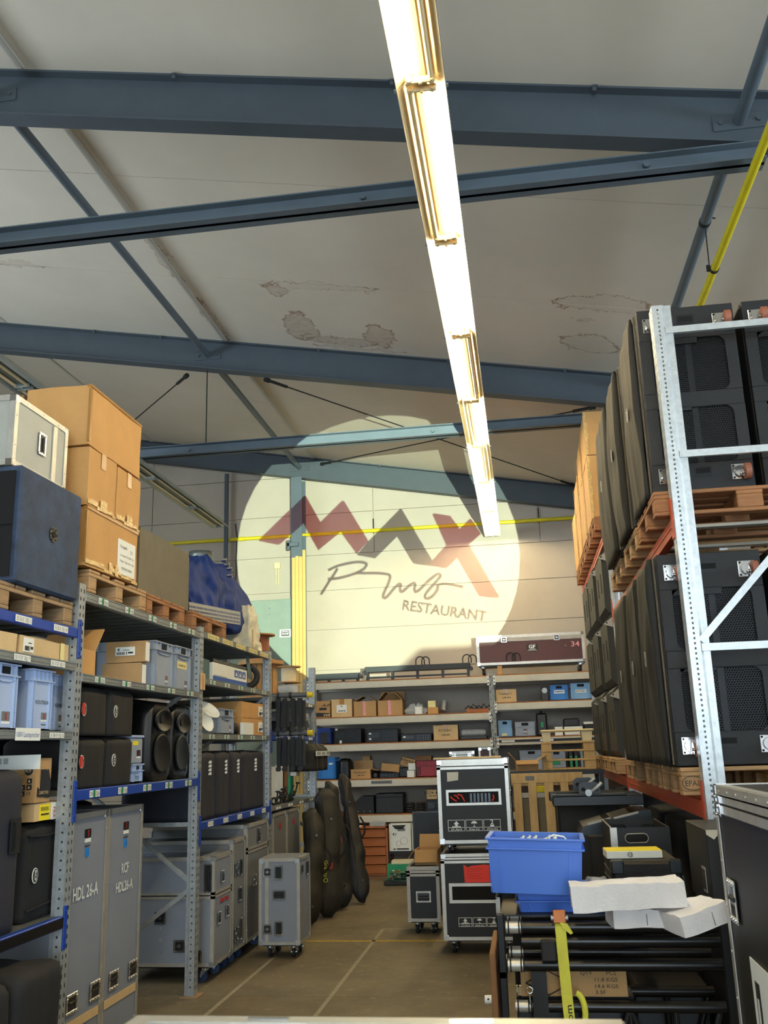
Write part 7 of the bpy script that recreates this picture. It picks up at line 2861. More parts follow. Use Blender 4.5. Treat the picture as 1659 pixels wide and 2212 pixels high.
rows = ('bottom', 'middle', 'top')
colsn = ('frontmost', 'second', 'rearmost')
for j, (z, h) in enumerate(((1.472, 0.60), (2.078, 0.61), (2.694, 0.58))):
    for i, (y0, y1, fr) in enumerate(((8.27, 8.98, 0.765), (9.08, 9.80, 0.745), (9.85, 10.65, 0.74))):
        array_speaker(rows[j] + ' black array speaker of the ' + colsn[i] + ' column in the far bay', y0, y1, z, h, fr)

# ---------------------------------------------------------------- cases in the middle of the hall
def icons(t, w, d, h, z0, zc, u0, s_):
    sh = Sheet('F', w, d, h, 0.0025)
    bw = 0.145 * s_
    hh = 0.088 * s_
    for i, cap in enumerate(('(Up)', '(Keep dry)', '(Stack)')):
        a = u0 + i * bw * 1.0
        b = a + bw * 0.95
        f = 0.0035
        lo, hi = zc, zc + hh
        for r in ((a, lo, b, lo + f), (a, hi - f, b, hi), (a, lo, a + f, hi), (b - f, lo, b, hi), (a, lo + hh * 0.30, b, lo + hh * 0.30 + f)):
            sh.rect(*r, 0)
        c = (a + b) / 2
        m_ = lo + hh * 0.62
        sh.text(cap, c, lo + hh * 0.09, hh * 0.16, 0, 0.01, 'C', bw * 0.6)
        q = hh * 0.2
        if i == 0:
            sh.poly([(c - q * 1.3, m_), (c - q * 0.6, m_), (c - q * 0.6, m_ - q * 0.8), (c + q * 0.6, m_ - q * 0.8), (c + q * 0.6, m_), (c + q * 1.3, m_), (c, m_ + q * 1.4)], 0)
            sh.rect(c - q * 2, m_ - q * 1.3, c + q * 2, m_ - q * 0.9, 0)
        elif i == 1:
            sh.poly([(c + q * 1.4 * cos(pi * k_ / 10), m_ + q * 0.2 + q * 1.1 * sin(pi * k_ / 10)) for k_ in range(11)], 0)
            sh.rect(c - q * 0.08, m_ - q * 1.2, c + q * 0.08, m_ + q * 0.3, 0)
            sh.rect(c - q * 0.6, m_ - q * 1.3, c + q * 0.6, m_ - q * 1.1, 0)
        else:
            sh.text('2', c, m_ - q * 0.2, q * 1.9, 0, 0.02)
            sh.rect(c - q * 0.9, m_ - q * 1.3, c + q * 0.9, m_ - q * 0.5, 0)
    sh.build('handling_marks', ['white_paint'], t)


def window_frame(t, w, d, u0, v0, u1, v1, f, stuff):
    k = MB()
    F = -d / 2
    k.box(u0, F - 0.005, v0, u1, F, v0 + f)
    k.box(u0, F - 0.005, v1 - f, u1, F, v1)
    k.box(u0, F - 0.005, v0 + f, u0 + f, F, v1 - f)
    k.box(u1 - f, F - 0.005, v0 + f, u1, F, v1 - f)
    n = 5
    for i in range(n):
        x = u0 + f / 2 + (u1 - u0 - f) * i / (n - 1)
        for z in (v0 + f / 2, v1 - f / 2):
            k.cyl((x, F - 0.007, z), (x, F - 0.005, z), 0.004, 5)
    k.build('window_frame', 'alu', t)
    MB().box(u0 + f, F - 0.0015, v0 + f, u1 - f, F, v1 - f).build('window', 'grille_back', t)
    if stuff:
        k = MB()
        for pts in ([(-0.19, 0.05), (-0.17, 0.03), (-0.14, 0.012)], [(-0.13, 0.065), (-0.10, 0.06), (-0.08, 0.02), (-0.075, 0.012)], [(0.16, 0.06), (0.165, 0.03), (0.15, 0.012)], [(-0.16, 0.06), (-0.14, 0.055), (-0.12, 0.03)]):
            k.tube([(p[0], F - 0.004, v0 + f + p[1]) for p in pts], 0.007, 6)
        k.build('webbing', 'red_cloth', t)
        k = MB()
        for i in range(6):
            k.box(-0.03 + 0.03 * i, F - 0.003, v0 + f + 0.005, -0.012 + 0.03 * i, F - 0.0015, v1 - f - 0.012)
        k.build('contents', 'dark_metal', t)


def upper_case(t, w, d, h, z0):
    window_frame(t, w, d, -0.225, z0 + 0.295, 0.225, z0 + 0.42, 0.02, True)
    icons(t, w, d, h, z0, z0 + 0.095, -0.22, 1.0)
    Sheet('F', w, d, h, 0.0025).poly([(-0.21, z0 + 0.485), (-0.12, z0 + 0.495), (-0.115, z0 + 0.56), (-0.21, z0 + 0.56)], 0).build('paper_slip', ['white_shelf'], t)


def lower_case(t, w, d, h, z0):
    window_frame(t, w, d, -0.235, z0 + 0.275, 0.235, z0 + 0.425, 0.024, False)
    icons(t, w, d, h, z0, z0 + 0.10, -0.17, 0.78)
    sh = Sheet('F', w, d, h, 0.0055)
    sh.poly([(-0.105, z0 + 0.43), (0.10, z0 + 0.43), (0.095, z0 + 0.56), (0.06, z0 + 0.565), (-0.05, z0 + 0.555), (-0.075, z0 + 0.545), (-0.11, z0 + 0.565)], 0)
    for i in range(5):
        sh.rect(-0.08, z0 + 0.46 + i * 0.018, -0.08 + 0.12 - 0.02 * (i % 2), z0 + 0.463 + i * 0.018, 1, 0.0062)
    sh.build('torn_sticker', ['red_label', 'red_ink'], t)


MC = 'stacked black wheeled cases in the hall'
flight_case('upper black wheeled case with a window showing red webbing', (-0.455, 8.25, 0.757), 0, 0.58, 0.58, 0.655, 'case_black', 0.026, 'alu', 0.068, 0.605, [], [('R', -0.05, 0.35, 0.11, 0.11)], MC, extra=upper_case, ballr=0.022)
flight_case('lower black wheeled case with a torn red sticker', (-0.455, 8.25, 0), 0, 0.58, 0.58, 0.645, 'case_black', 0.026, 'alu', 0.098, 0.60, [], [('R', -0.05, 0.35, 0.11, 0.11)], MC, extra=lower_case, ballr=0.022)
o = carton('flattened cardboard sheet on top of the upper black case', (-0.50, 8.2, 1.497), 0.02, 0.56, 0.42, 0.012, 'carton_pale', None, False, wear=0.004)

flight_case('small black wheeled case under the open cardboard box', (-0.99, 8.98, 0), 0, 0.285, 0.42, 0.455, 'case_black', 0.026, 'alu_dull', 0.10, 0.40, [], [('F', 0.0, 0.205, 0.135, 0.095)], None, ballr=0.018)
open_carton('open brown cardboard box on the small black wheeled case', (-0.955, 8.98, 0.573), -0.05, 0.21, 0.26, 0.13, {'F': 150, 'R': 42, 'L': 140, 'B': 20}, 'carton')

t = thing('flat_display', 'black upright panel standing behind the small black wheeled case', 'panel', (-1.12, 10.5, 0))
MB().box(-0.155, 0, 0.02, 0.16, 0.05, 0.93, 0, 0.006).build('panel', 'black_metal', t)
k = MB()
k.box(-0.155, -0.004, 0.915, 0.16, 0.0, 0.93)
k.box(-0.155, -0.004, 0.02, -0.14, 0.0, 0.915)
k.build('rim', 'dark_metal', t)
for x in (-0.12, 0.12):
    MB().box(x - 0.03, -0.08, 0, x + 0.03, 0.13, 0.02).build('foot', 'black_metal', t)

# table, upright pallet and the pallet parts behind
t = thing('steel_table', 'black steel table carrying pallet parts behind the upright pallet', 'table', (0.25, 9.85, 0))
MB().box(-0.48, -0.35, 1.305, 0.48, 0.35, 1.345).build('table_top', 'black_metal', t)
for x in (-0.45, 0.45):
    for y in (-0.32, 0.32):
        MB().box(x - 0.02, y - 0.02, 0, x + 0.02, y + 0.02, 1.305).build('leg', 'black_metal', t)
open_carton('open shallow cardboard box with wide flaps on the steel table', (-0.01, 9.68, 1.347), 0.06, 0.22, 0.22, 0.10, {'L': 38, 'R': 62, 'F': 110}, 'carton', 'carton_dark')
t = thing('pallet_stack', 'stack of short pallet pieces with see through gaps on the steel table', 'pallet', (0.405, 9.80, 1.347))
for z in (0.0, 0.085, 0.175, 0.255):
    MB().box(-0.255, -0.12, z, 0.265, 0.12, z + 0.018, 0, 0.003).build('board', 'pallet_light', t)
for z0, z1 in ((0.018, 0.085), (0.103, 0.175), (0.193, 0.255)):
    for x0, x1 in ((-0.255, -0.155), (0.155, 0.265)):
        MB().box(x0, -0.11, z0, x1, 0.11, z1, 0, 0.003).build('block', 'pallet_light', t)
t = thing('plastic_bench', 'cream plastic bench shaped stand on top of the pallet pieces', 'stand', (0.41, 9.80, 1.622))
MB().box(-0.265, -0.12, 0.09, 0.265, 0.12, 0.115, 0, 0.012).build('top', 'cream_plastic', t)
for x0, x1 in ((-0.25, -0.16), (0.14, 0.25)):
    MB().prism([(x0 + 0.012, 0), (x1 - 0.012, 0), (x1, 0.09), (x0, 0.09)], (1, 0, 0), (0, 0, 1), (0, 0.2, 0), (0, -0.1, 0)).build('leg', 'cream_plastic', t)
t = thing('upright_pallet', 'wooden pallet stood on its edge in front of grey panels', 'pallet', (0.165, 9.24, 0))
for x, w in ((-0.275, 0.075), (-0.135, 0.075), (0.02, 0.085), (0.165, 0.075), (0.29, 0.075)):
    MB().box(x - w / 2, -0.02, 0.02, x + w / 2, 0.0, 1.27, 0, 0.003).build('deck_board', 'pallet_light', t)
for z in (0.02, 0.62, 1.22):
    MB().box(-0.33, 0.0, z, 0.34, 0.02, z + 0.10, 0, 0.003).build('stringer_board', 'pallet_light', t)
MB().box(-0.33, -0.022, 1.245, 0.34, -0.002, 1.335, 0, 0.003).build('top_board', 'pallet_light', t)
MB().box(-0.195, -0.024, 1.27, -0.11, -0.022, 1.31).build('stencil', 'grey_ink', t)
for x in (-0.285, 0.02, 0.29):
    for z in (0.04, 0.64, 1.22):
        MB().box(x - 0.045, 0.02, z, x + 0.045, 0.09, z + 0.07, 0, 0.003).build('block', 'pallet', t)
o = MB().box(-0.32, 0, 0, 0.32, 0.05, 1.10, 0, 0.004).build('grey_panel', 'panel_olive', None, (0.17, 9.36, 0.0))
tag(o, 'grey panel board behind the upright pallet', 'panel')
o = MB().box(-0.055, 0, 0, 0.055, 0.05, 0.055, 0, 0.003).build('yellow_box', 'yellow_label', None, (0.10, 9.36, 1.155))
tag(o, 'small yellow box behind the upright pallet', 'box')
o = MB().box(-0.32, 0, 0, 0.30, 0.05, 0.045, 0, 0.003).build('pale_batten', 'white_shelf', None, (0.17, 9.36, 1.105))
tag(o, 'pale batten lying on the grey panel board behind the upright pallet', 'batten')

# lifting frame with shackles on black cabinets
t = thing('lifting_frame', 'black steel lifting frame with two grey shackles on black cabinets', 'frame', (0.45, 6.55, 1.195))
MB().box(-0.30, -0.04, 0.0, 0.29, 0.02, 0.066, 0, 0.006).build('cross_beam', 'black_metal', t)
MB().box(-0.31, 0.62, 0.0, 0.24, 0.67, 0.066, 0, 0.006).build('cross_beam', 'black_metal', t)
k = MB()
k.box(-0.305, -0.045, 0.066, 0.18, 0.025, 0.076)
k.build('top_rail', 'roof_dark', t)
k = MB()
for x in (-0.28, 0.02, 0.20, 0.26):
    k.box(x - 0.02, 0.02, 0.01, x + 0.02, 0.62, 0.05)
for i in range(10):
    k.box(0.05, 0.08 + i * 0.055, 0.05, 0.30, 0.095 + i * 0.055, 0.06)
k.build('side_rail', 'black_metal', t)
for x, y, z in ((-0.06, -0.02, 0.0), (-0.08, 0.30, 0.02)):
    k = MB()
    k.prism([(-0.065, 0.05), (0.075, 0.05), (0.075, 0.125), (0.05, 0.14), (-0.04, 0.14), (-0.065, 0.12)], (1, 0, 0), (0, 0, 1), (0, 0.016, 0), (x, y, z + 0.01))
    k.cyl((x - 0.035, y - 0.002, z + 0.105), (x - 0.035, y, z + 0.105), 0.013, 10, 1)
    k.cyl((x + 0.05, y - 0.002, z + 0.105), (x + 0.05, y, z + 0.105), 0.013, 10, 1)
    k.build('lug_plate', ['black_metal', 'grille_back'], t)
    k = MB()
    k.tube([(x + 0.0, y - 0.03, z + 0.085), (x + 0.03, y - 0.045, z + 0.10), (x + 0.06, y - 0.05, z + 0.125), (x + 0.085, y - 0.045, z + 0.145)], 0.013, 10)
    k.cyl((x - 0.005, y - 0.05, z + 0.085), (x - 0.005, y + 0.02, z + 0.085), 0.022, 12)
    k.build('shackle', 'steel', t)
t = thing('black_cabinet', 'black speaker cabinet with a sloping top under the lifting frame', 'cabinet', (0.53, 6.75, 0))
MB().box(-0.22, -0.30, 0, 0.24, 0.30, 1.02, 0, 0.01).build('cabinet', 'sub_black', t)
k = MB()
k.prism([(-0.22, 1.02), (0.24, 1.02), (0.24, 1.16), (0.18, 1.165), (-0.20, 1.07)], (1, 0, 0), (0, 0, 1), (0, 0.5, 0), (0, -0.28, 0))
k.build('sloping_top', 'dark_metal', t)
k = MB()
for i, (x0, x1) in enumerate(((-0.17, -0.02), (0.0, 0.16))):
    k.bar((x0, -0.285, 1.085 + 0.026 * i * 1.3), (x1, -0.285, 1.12 + 0.026 * i * 1.3), 0.006, 0.014)
k.build('trim', 'alu_dull', t)
MB().box(-0.24, -0.32, 0.75, -0.17, -0.30, 1.02).build('cable_bundle', 'rubber', t)
t = thing('black_cabinet', 'black cabinet farther back under the lifting frame', 'cabinet', (0.40, 7.45, 0))
MB().box(-0.20, -0.2, 0, 0.24, 0.2, 1.19, 0, 0.01).build('cabinet', 'sub_black', t)
MB().cyl((-0.02, -0.203, 0.8), (-0.02, -0.2, 0.8), 0.14, 20).build('driver', 'grille', t)

# open rack sleeve with oval hand holes
def oval(cx, cz, a, b, n=20):
    pts = []
    for i in range(n):
        t_ = 2 * pi * i / n
        x = cx + (a - b) * (1 if cos(t_) > 0 else -1) + b * cos(t_)
        pts.append((x, cz + b * sin(t_)))
    return pts


def panel_with_hole(mb, x0, x1, z0, z1, cx, cz, a, b, y, th, m=0):
    """Plate in the xz plane with a real oval opening."""
    n = 20
    inner = oval(cx, cz, a, b, n)
    outer = []
    for i in range(n):
        t_ = 2 * pi * i / n
        dx, dz = cos(t_), sin(t_)
        k_ = min(((x1 - cx) / dx) if dx > 1e-6 else ((x0 - cx) / dx) if dx < -1e-6 else 1e9, ((z1 - cz) / dz) if dz > 1e-6 else ((z0 - cz) / dz) if dz < -1e-6 else 1e9)
        outer.append((cx + dx * k_, cz + dz * k_))
    cor = [(x1, z1), (x0, z1), (x0, z0), (x1, z0)]
    vs = [(p[0], y, p[1]) for p in inner + outer] + [(p[0], y + th, p[1]) for p in inner + outer]
    fs = []
    N = 2 * n
    for i in range(n):
        j = (i + 1) % n
        fs += [(i, j, n + j, n + i), (N + i, N + n + i, N + n + j, N + j), (i, N + i, N + j, j)]
    mb.add(vs, fs, m)
    # fill the four outer corners
    for (px_, pz) in cor:
        best = sorted(range(n), key=lambda i: hypot(outer[i][0] - px_, outer[i][1] - pz))
        side = [i for i in range(n)]
        for i in range(n):
            j = (i + 1) % n
            (ax, az), (bx_, bz) = outer[i], outer[j]
            if abs(ax - bx_) > 1e-6 and abs(az - bz) > 1e-6 and abs((ax if abs(ax - px_) < 1e-6 else bx_) - px_) < 1e-6 and abs((az if abs(az - pz) < 1e-6 else bz) - pz) < 1e-6:
                for yy in (y, y + th):
                    mb.add([(ax, yy, az), (bx_, yy, bz), (px_, yy, pz)], [(0, 1, 2)], m)
    return mb


t = thing('rack_sleeve', 'open black plywood case with oval hand holes and aluminium corner', 'case', (0, 0, 0))
k = MB()
panel_with_hole(k, 0.43, 0.745, 0.86, 1.14, 0.565, 1.085, 0.062, 0.024, 5.50, 0.010)
k.build('front_panel', 'case_black', t)
k = MB()
panel_with_hole(k, 0.43, 0.60, 0.86, 1.14, 0.52, 1.085, 0.055, 0.024, 6.12, 0.010)
panel_with_hole(k, 0.60, 0.745, 0.86, 1.14, 0.70, 1.085, 0.04, 0.024, 6.12, 0.010)
k.build('rear_panel', 'case_black', t)
MB().box(0.43, 5.51, 0.86, 0.44, 6.12, 1.14).build('side_panel', 'case_black', t)
MB().box(0.735, 5.51, 0.86, 0.745, 6.12, 1.14).build('side_panel', 'case_black', t)
MB().box(0.44, 5.51, 0.86, 0.735, 6.12, 0.87).build('bottom_panel', 'case_black', t)
k = MB()
k.box(0.428, 5.496, 0.86, 0.462, 5.50, 1.142)
k.box(0.426, 5.50, 0.86, 0.43, 5.53, 1.142)
for z in (0.95, 1.12):
    k.cyl((0.454, 5.493, z), (0.454, 5.496, z), 0.004, 6)
k.build('corner_profile', 'alu', t)
k = MB()
k.box(0.426, 5.50, 1.14, 0.434, 6.12, 1.144)
k.tube([(p[0], 5.498, p[1]) for p in oval(0.565, 1.085, 0.062, 0.024) + oval(0.565, 1.085, 0.062, 0.024)[:1]], 0.003, 5)
k.build('edge_trim', 'alu_dull', t)
o = MB().box(0.43, 5.52, 0.0, 0.745, 6.1, 0.858, 0, 0.01).build('black_cabinet', 'sub_black')
tag(o, 'black cabinet carrying the open plywood case', 'cabinet')

# guitar amplifier with a flat box on it
t = thing('guitar_amplifier', 'black amplifier with metal corners under a flat yellow box', 'amplifier', (0.515, 4.98, 0.52))
MB().box(-0.155, -0.24, 0, 0.165, 0.22, 0.535, 0, 0.015).build('cabinet', 'cloth_black', t)
for x in (-0.155, 0.165):
    k = MB()
    sx = 1 if x < 0 else -1
    k.box(min(x, x + sx * 0.055) - 0.002, -0.243, 0.475, max(x, x + sx * 0.055) + 0.002, -0.19, 0.538, 0, 0.006)
    k.cyl((x + sx * 0.045, -0.2455, 0.485), (x + sx * 0.045, -0.243, 0.485), 0.004, 6)
    k.build('corner', 'dark_metal', t)
k = MB()
k.box(-0.159, -0.20, 0.04, -0.155, 0.18, 0.48)
for i in range(14):
    k.bar((-0.161, -0.19, 0.06 + 0.03 * i), (-0.161, 0.17, 0.045 + 0.03 * i), 0.003, 0.006)
k.build('grille_cloth', 'grille', t)
MB().tube([(0.165, -0.1, 0.46), (0.185, -0.1, 0.44), (0.185, -0.1, 0.40), (0.165, -0.1, 0.38)], 0.008, 8).build('handle', 'dark_metal', t)
o = MB().box(0.34, 4.75, 0.0, 0.70, 5.18, 0.518, 0, 0.01).build('black_block', 'case_black')
tag(o, 'black trunk under the amplifier with metal corners', 'trunk')
t = thing('flat_box', 'flat white and yellow box with a small emblem on the amplifier', 'box', (0.475, 4.90, 1.057), 0.03)
MB().box(-0.13, -0.08, 0, 0.13, 0.09, 0.034, 0, 0.002).build('box_body', 'white_label', t)
MB().box(-0.128, -0.078, 0.034, 0.13, 0.09, 0.036).build('lid', 'yellow_label', t)
MB().box(0.13, -0.078, 0.001, 0.1312, 0.09, 0.034).build('side_print', 'strap', t)
k = MB()
k.tube([(-0.02 + 0.011 * cos(2 * pi * i / 14), -0.0808, 0.018 + 0.011 * sin(2 * pi * i / 14)) for i in range(15)], 0.0014, 5)
k.box(-0.026, -0.0812, 0.012, -0.023, -0.08, 0.024)
k.box(-0.017, -0.0812, 0.012, -0.014, -0.08, 0.024)
k.build('emblem', 'ink', t)

t = thing('black_speaker', 'black speaker cabinet with a worn white corner beside the large black case', 'speaker', (0.83, 4.42, 0.93))
MB().box(-0.125, -0.26, 0, 0.13, 0.24, 0.31, 0, 0.004).build('cabinet', 'sub_black', t)
MB().prism([(-0.124, 0.308), (-0.075, 0.308), (-0.08, 0.285), (-0.095, 0.27), (-0.124, 0.29)], (1, 0, 0), (0, 0, 1), (0, -0.0015, 0), (0, -0.26, 0)).build('worn_corner', 'white_shelf', t)
k = MB()
k.box(-0.127, -0.16, 0.05, -0.125, -0.08, 0.15, 0)
k.box(-0.129, -0.15, 0.06, -0.127, -0.09, 0.14, 1)
k.build('handle_plate', ['alu', 'hole'], t)
o = MB().box(0.715, 4.15, 0.0, 0.955, 4.66, 0.928, 0, 0.006).build('black_block', 'case_black')
tag(o, 'black trunk beneath the speaker with the worn corner', 'trunk')

# ---------------------------------------------------------------- truss pile
t = thing('truss_section', 'upper black tube truss section on the pile, with bright end couplers', 'truss', (0, 4.1, 0), 0, 'black tube truss sections')


def truss(t, z0, z1, x0, x1, y0, y1, r, dia=True, mid=()):
    for y in (y0, y1):
        for z in (z0, z1) + tuple(mid):
            MB().cyl((x0 + 0.06, y, z), (x1, y, z), r, 14).build('chord', 'tube_black', t)
    for y in (y0, y1):
        for z in (z0, z1):
            k = MB()
            k.cyl((x0, y, z), (x0 + 0.062, y, z), r * 1.02, 14, 0)
            for q in (0.008, 0.05, 0.06):
                k.cyl((x0 + q, y, z), (x0 + q + 0.006, y, z), r * 1.12, 14, 1)
            k.build('coupler', ['alu', 'rubber'], t)
    if dia:
        n = 4
        for y in (y0, y1):
            for i in range(n):
                k = MB()
                xa = x0 + 0.10 + (x1 - x0 - 0.12) * i / n
                xb = x0 + 0.10 + (x1 - x0 - 0.12) * (i + 1) / n
                k.cyl((xa, y, z1 if i % 2 == 0 else z0), (xb, y, z0 if i % 2 == 0 else z1), r * 0.55, 8)
                k.cyl((xa, y, z0), (xa, y, z1), r * 0.6, 8)
                k.build('diagonal', 'tube_black', t)


truss(t, -0.0 + 0.745, 0.885, -0.13, 0.70, -0.02, 0.22, 0.0235, False, (0.832,))
k = MB()
k.box(-0.165, -0.06, 0.56, -0.135, -0.03, 0.94, 0, 0.004)
k.box(-0.165, -0.06, 0.70, -0.135, 0.26, 0.73, 0, 0.004)
k.build('end_plate', 'black_metal', t)
t2 = thing('truss_section', 'lower black tube truss section with crossing diagonals', 'truss', (0, 4.12, 0), 0, 'black tube truss sections')
truss(t2, 0.09, 0.59, -0.11, 0.70, -0.02, 0.22, 0.022, True)
k = MB()
k.box(-0.01 - 0.03, -0.05, 0.03, 0.02, -0.03, 0.72)
k.build('upright_tube', 'tube_black', t2)
k = MB()
k.tube([(-0.05 + 0.012 * cos(a), -0.05, 0.655 + 0.012 * sin(a)) for a in [2 * pi * i / 12 for i in range(13)]], 0.003, 5)
k.cyl((-0.05, -0.05, 0.61), (-0.052, -0.05, 0.643), 0.004, 6)
k.build('safety_pin', 'chrome', t2)
o = MB().box(-0.20, 4.02, 0.0, -0.176, 4.50, 0.80, 0, 0.004).build('brown_board', 'carton_dark')
tag(o, 'brown board standing at the end of the truss pile', 'board')
k = MB()
k.cyl((-0.228, 4.05, 0.625), (-0.201, 4.05, 0.625), 0.016, 14, 0)
k.cyl((-0.214, 4.033, 0.63), (-0.214, 4.035, 0.63), 0.004, 8, 1)
tag(k.build('coupling_pin', ['white_paint', 'hole']), 'pale round coupling pin sticking out beside the truss pile', 'pin')


def kgs(t, w, d, h):
    s = Sheet('F', w, d, h, 0.004)
    s.text('QTY        PCS', 0.10, 0.080, 0.014, 0, 0, 'C', 0.14)
    s.text('11.8 KGS', 0.13, 0.056, 0.014, 0, 0, 'C', 0.09)
    s.text('14.6 KGS', 0.13, 0.032, 0.014, 0, 0, 'C', 0.09)
    s.text('3.5F', 0.105, 0.010, 0.014, 0, 0, 'C', 0.04)
    c = (-0.10, 0.05)
    s.k.tube([s.pt(c[0] + 0.09 * u, c[1] + 0.045 * v, 0.004) for u, v in ((-1, 0), (0, 1), (1, 0), (0, -1), (-1, 0))], 0.003, 4)
    s.build('print', ['ink'], t)


carton('brown shipping box with weights printed on it, inside the truss pile', (0.125, 4.22, 0.615), 0, 0.42, 0.16, 0.10, 'carton', None, False, extra=kgs, wear=0.002)
o = MB().box(-0.10, 4.17, 0.0, 0.36, 4.31, 0.612).build('inner_support', 'black_metal')
tag(o, 'black support block under the brown shipping box', 'block')

# tray and blue tubs on the truss
t = thing('open_tray', 'black open tray with an aluminium corner holding the lower blue tub', 'tray', (0, 0, 0))
k = MB()
k.box(-0.165, 4.16, 0.915, -0.155, 4.62, 0.985)
k.box(-0.165, 4.62, 0.915, 0.42, 4.63, 0.985)
k.box(-0.165, 4.16, 0.912, 0.42, 4.63, 0.918)
k.build('tray', 'case_black', t)
k = MB()
k.box(-0.168, 4.145, 0.86, -0.15, 4.16, 0.988)
k.box(-0.168, 4.145, 0.982, -0.162, 4.62, 0.99)
k.build('corner_profile', 'alu_dull', t)


def tub(label, loc, rz, w, d, h, tilt=0.0):
    t = thing('plastic_tub', label, 'tub', loc, rz, 'blue plastic tubs on the truss pile')
    k = MB()
    a = 0.90
    n = 0.004
    B = [(-w / 2 * a, -d / 2 * a), (w / 2 * a, -d / 2 * a), (w / 2 * a, d / 2 * a), (-w / 2 * a, d / 2 * a)]
    T = [(-w / 2 * 0.97, -d / 2 * 0.97), (w / 2 * 0.97, -d / 2 * 0.97), (w / 2 * 0.97, d / 2 * 0.97), (-w / 2 * 0.97, d / 2 * 0.97)]
    vs = [(x, y, 0) for x, y in B] + [(x, y, h) for x, y in T] + [(x * 0.965, y * 0.965, h) for x, y in T] + [(x * 0.965, y * 0.965, 0.006) for x, y in B]
    fs = [(3, 2, 1, 0), (12, 13, 14, 15)]
    for i in range(4):
        j = (i + 1) % 4
        fs += [(i, j, 4 + j, 4 + i), (4 + i, 4 + j, 8 + j, 8 + i), (8 + i, 8 + j, 12 + j, 12 + i)]
    k.add(vs, fs)
    k.build('tub', 'tub_blue', t)
    k = MB()
    for z, o_ in ((h - 0.008, 0.006), (h - 0.046, 0.004)):
        X, Y = w / 2 + o_, d / 2 + o_
        x, y = w / 2 * 0.955, d / 2 * 0.955
        k.box(-X, -Y, z, X, -y, z + 0.009, 0, 0.002)
        k.box(-X, y, z, X, Y, z + 0.009, 0, 0.002)
        k.box(-X, -y, z, -x, y, z + 0.009)
        k.box(x, -y, z, X, y, z + 0.009)
    k.build('rim', 'tub_blue', t)
    k = MB()
    for s in (-1, 1):
        for q in (0.36, 0.30):
            k.prism([(s * w * q * 0.955 - 0.002, 0.004), (s * w * q * 0.955 + 0.002, 0.004), (s * w * q + 0.002, h - 0.04), (s * w * q - 0.002, h - 0.04)] if q > 0.31 else [(s * w * 0.455, 0.004), (s * w * 0.46, 0.004), (s * w * 0.482, h - 0.04), (s * w * 0.477, h - 0.04)],
                    (1, 0, 0), (0, 0, 1), (0, 0.012, 0), (0, -d / 2 * 0.975, 0))
    k.build('rib', 'tub_blue', t)
    t.rotation_euler = (0, tilt, rz)
    return t


tub('lower blue plastic tub, mostly hidden by the white foam', (0.115, 4.345, 0.920), 0.0, 0.40, 0.30, 0.085)
ut = tub('upper blue plastic tub holding a black device', (0.005, 4.225, 1.008), -0.03, 0.395, 0.30, 0.215, 0.035)
t = thing('black_device', 'thin black device with white connectors lying in the upper blue tub', 'device', (-0.01, 4.18, 1.185), -0.03)
MB().box(-0.125, -0.08, 0, 0.09, 0.10, 0.022, 0, 0.003).build('case', 'black_metal', t)
k = MB()
for i in range(5):
    x = -0.03 + 0.026 * i + (0.03 if i > 2 else 0)
    k.cyl((x, -0.05, 0.022), (x, -0.05, 0.040), 0.008, 8)
    k.cyl((x, -0.05, 0.034), (x + 0.008, -0.05, 0.046), 0.005, 6)
k.build('connector', 'white_label', t)
MB().tube([(0.06, -0.05, 0.03), (0.10, -0.03, 0.045), (0.14, -0.01, 0.035), (0.16, 0.0, 0.01)], 0.004, 6).build('cable', 'white_label', t)

# foam blocks
FO = 'white foam blocks on the truss pile'


def foam(label, loc, rot, w, d, h, seed, cut=None):
    def fn(v):
        r = mnoise.noise_vector(v * 9 + Vector((seed, 0, 0))) * 0.006
        if v.z > h * 0.95:
            r += Vector((0, 0, 0.006 * mnoise.noise(v * 26)))
        return v + r
    t = thing('foam_block', label, 'foam', loc, 0, FO)
    weld(softbox(w, d, h, 16, 8, 6, fn).build('foam', 'foam', t), 0.0008, False)
    if cut is not None:
        MB().box(cut - 0.0012, -d / 2 - 0.004, 0.01, cut + 0.0012, -d / 2 + 0.01, h * 0.75).build('slit', 'grey_ink', t)
    t.rotation_euler = rot
    return t


foam('long white foam block lying across on top of the others', (0.345, 3.92, 0.985), (0, radians(-2.5), 0.02), 0.42, 0.17, 0.092, 1)
foam('short white foam block with a slit under the long one', (0.40, 3.98, 0.912), (0, 0, 0.12), 0.25, 0.17, 0.066, 2, 0.0)
foam('slanted white foam block beside the large black case', (0.585, 3.86, 0.925), (0, radians(-13), 0.30), 0.19, 0.19, 0.075, 3, 0.03)
w_ = film_lump('crumpled clear film with yellow paper beside the blue tubs', 0.26, 0.99, 0.10, 0.06)
w_.location = (0.265, 4.42, 0.955)
o = MB().prism([(-0.06, 0), (0.07, 0), (0.02, 0.05), (-0.05, 0.06)], (1, 0, 0), (0, 0, 1), (0, 0.02, 0)).build('yellow_packet', 'yellow_cap', None, (0.26, 4.36, 0.95))
tag(o, 'yellow packet beside the crumpled film and the blue tubs', 'packet')

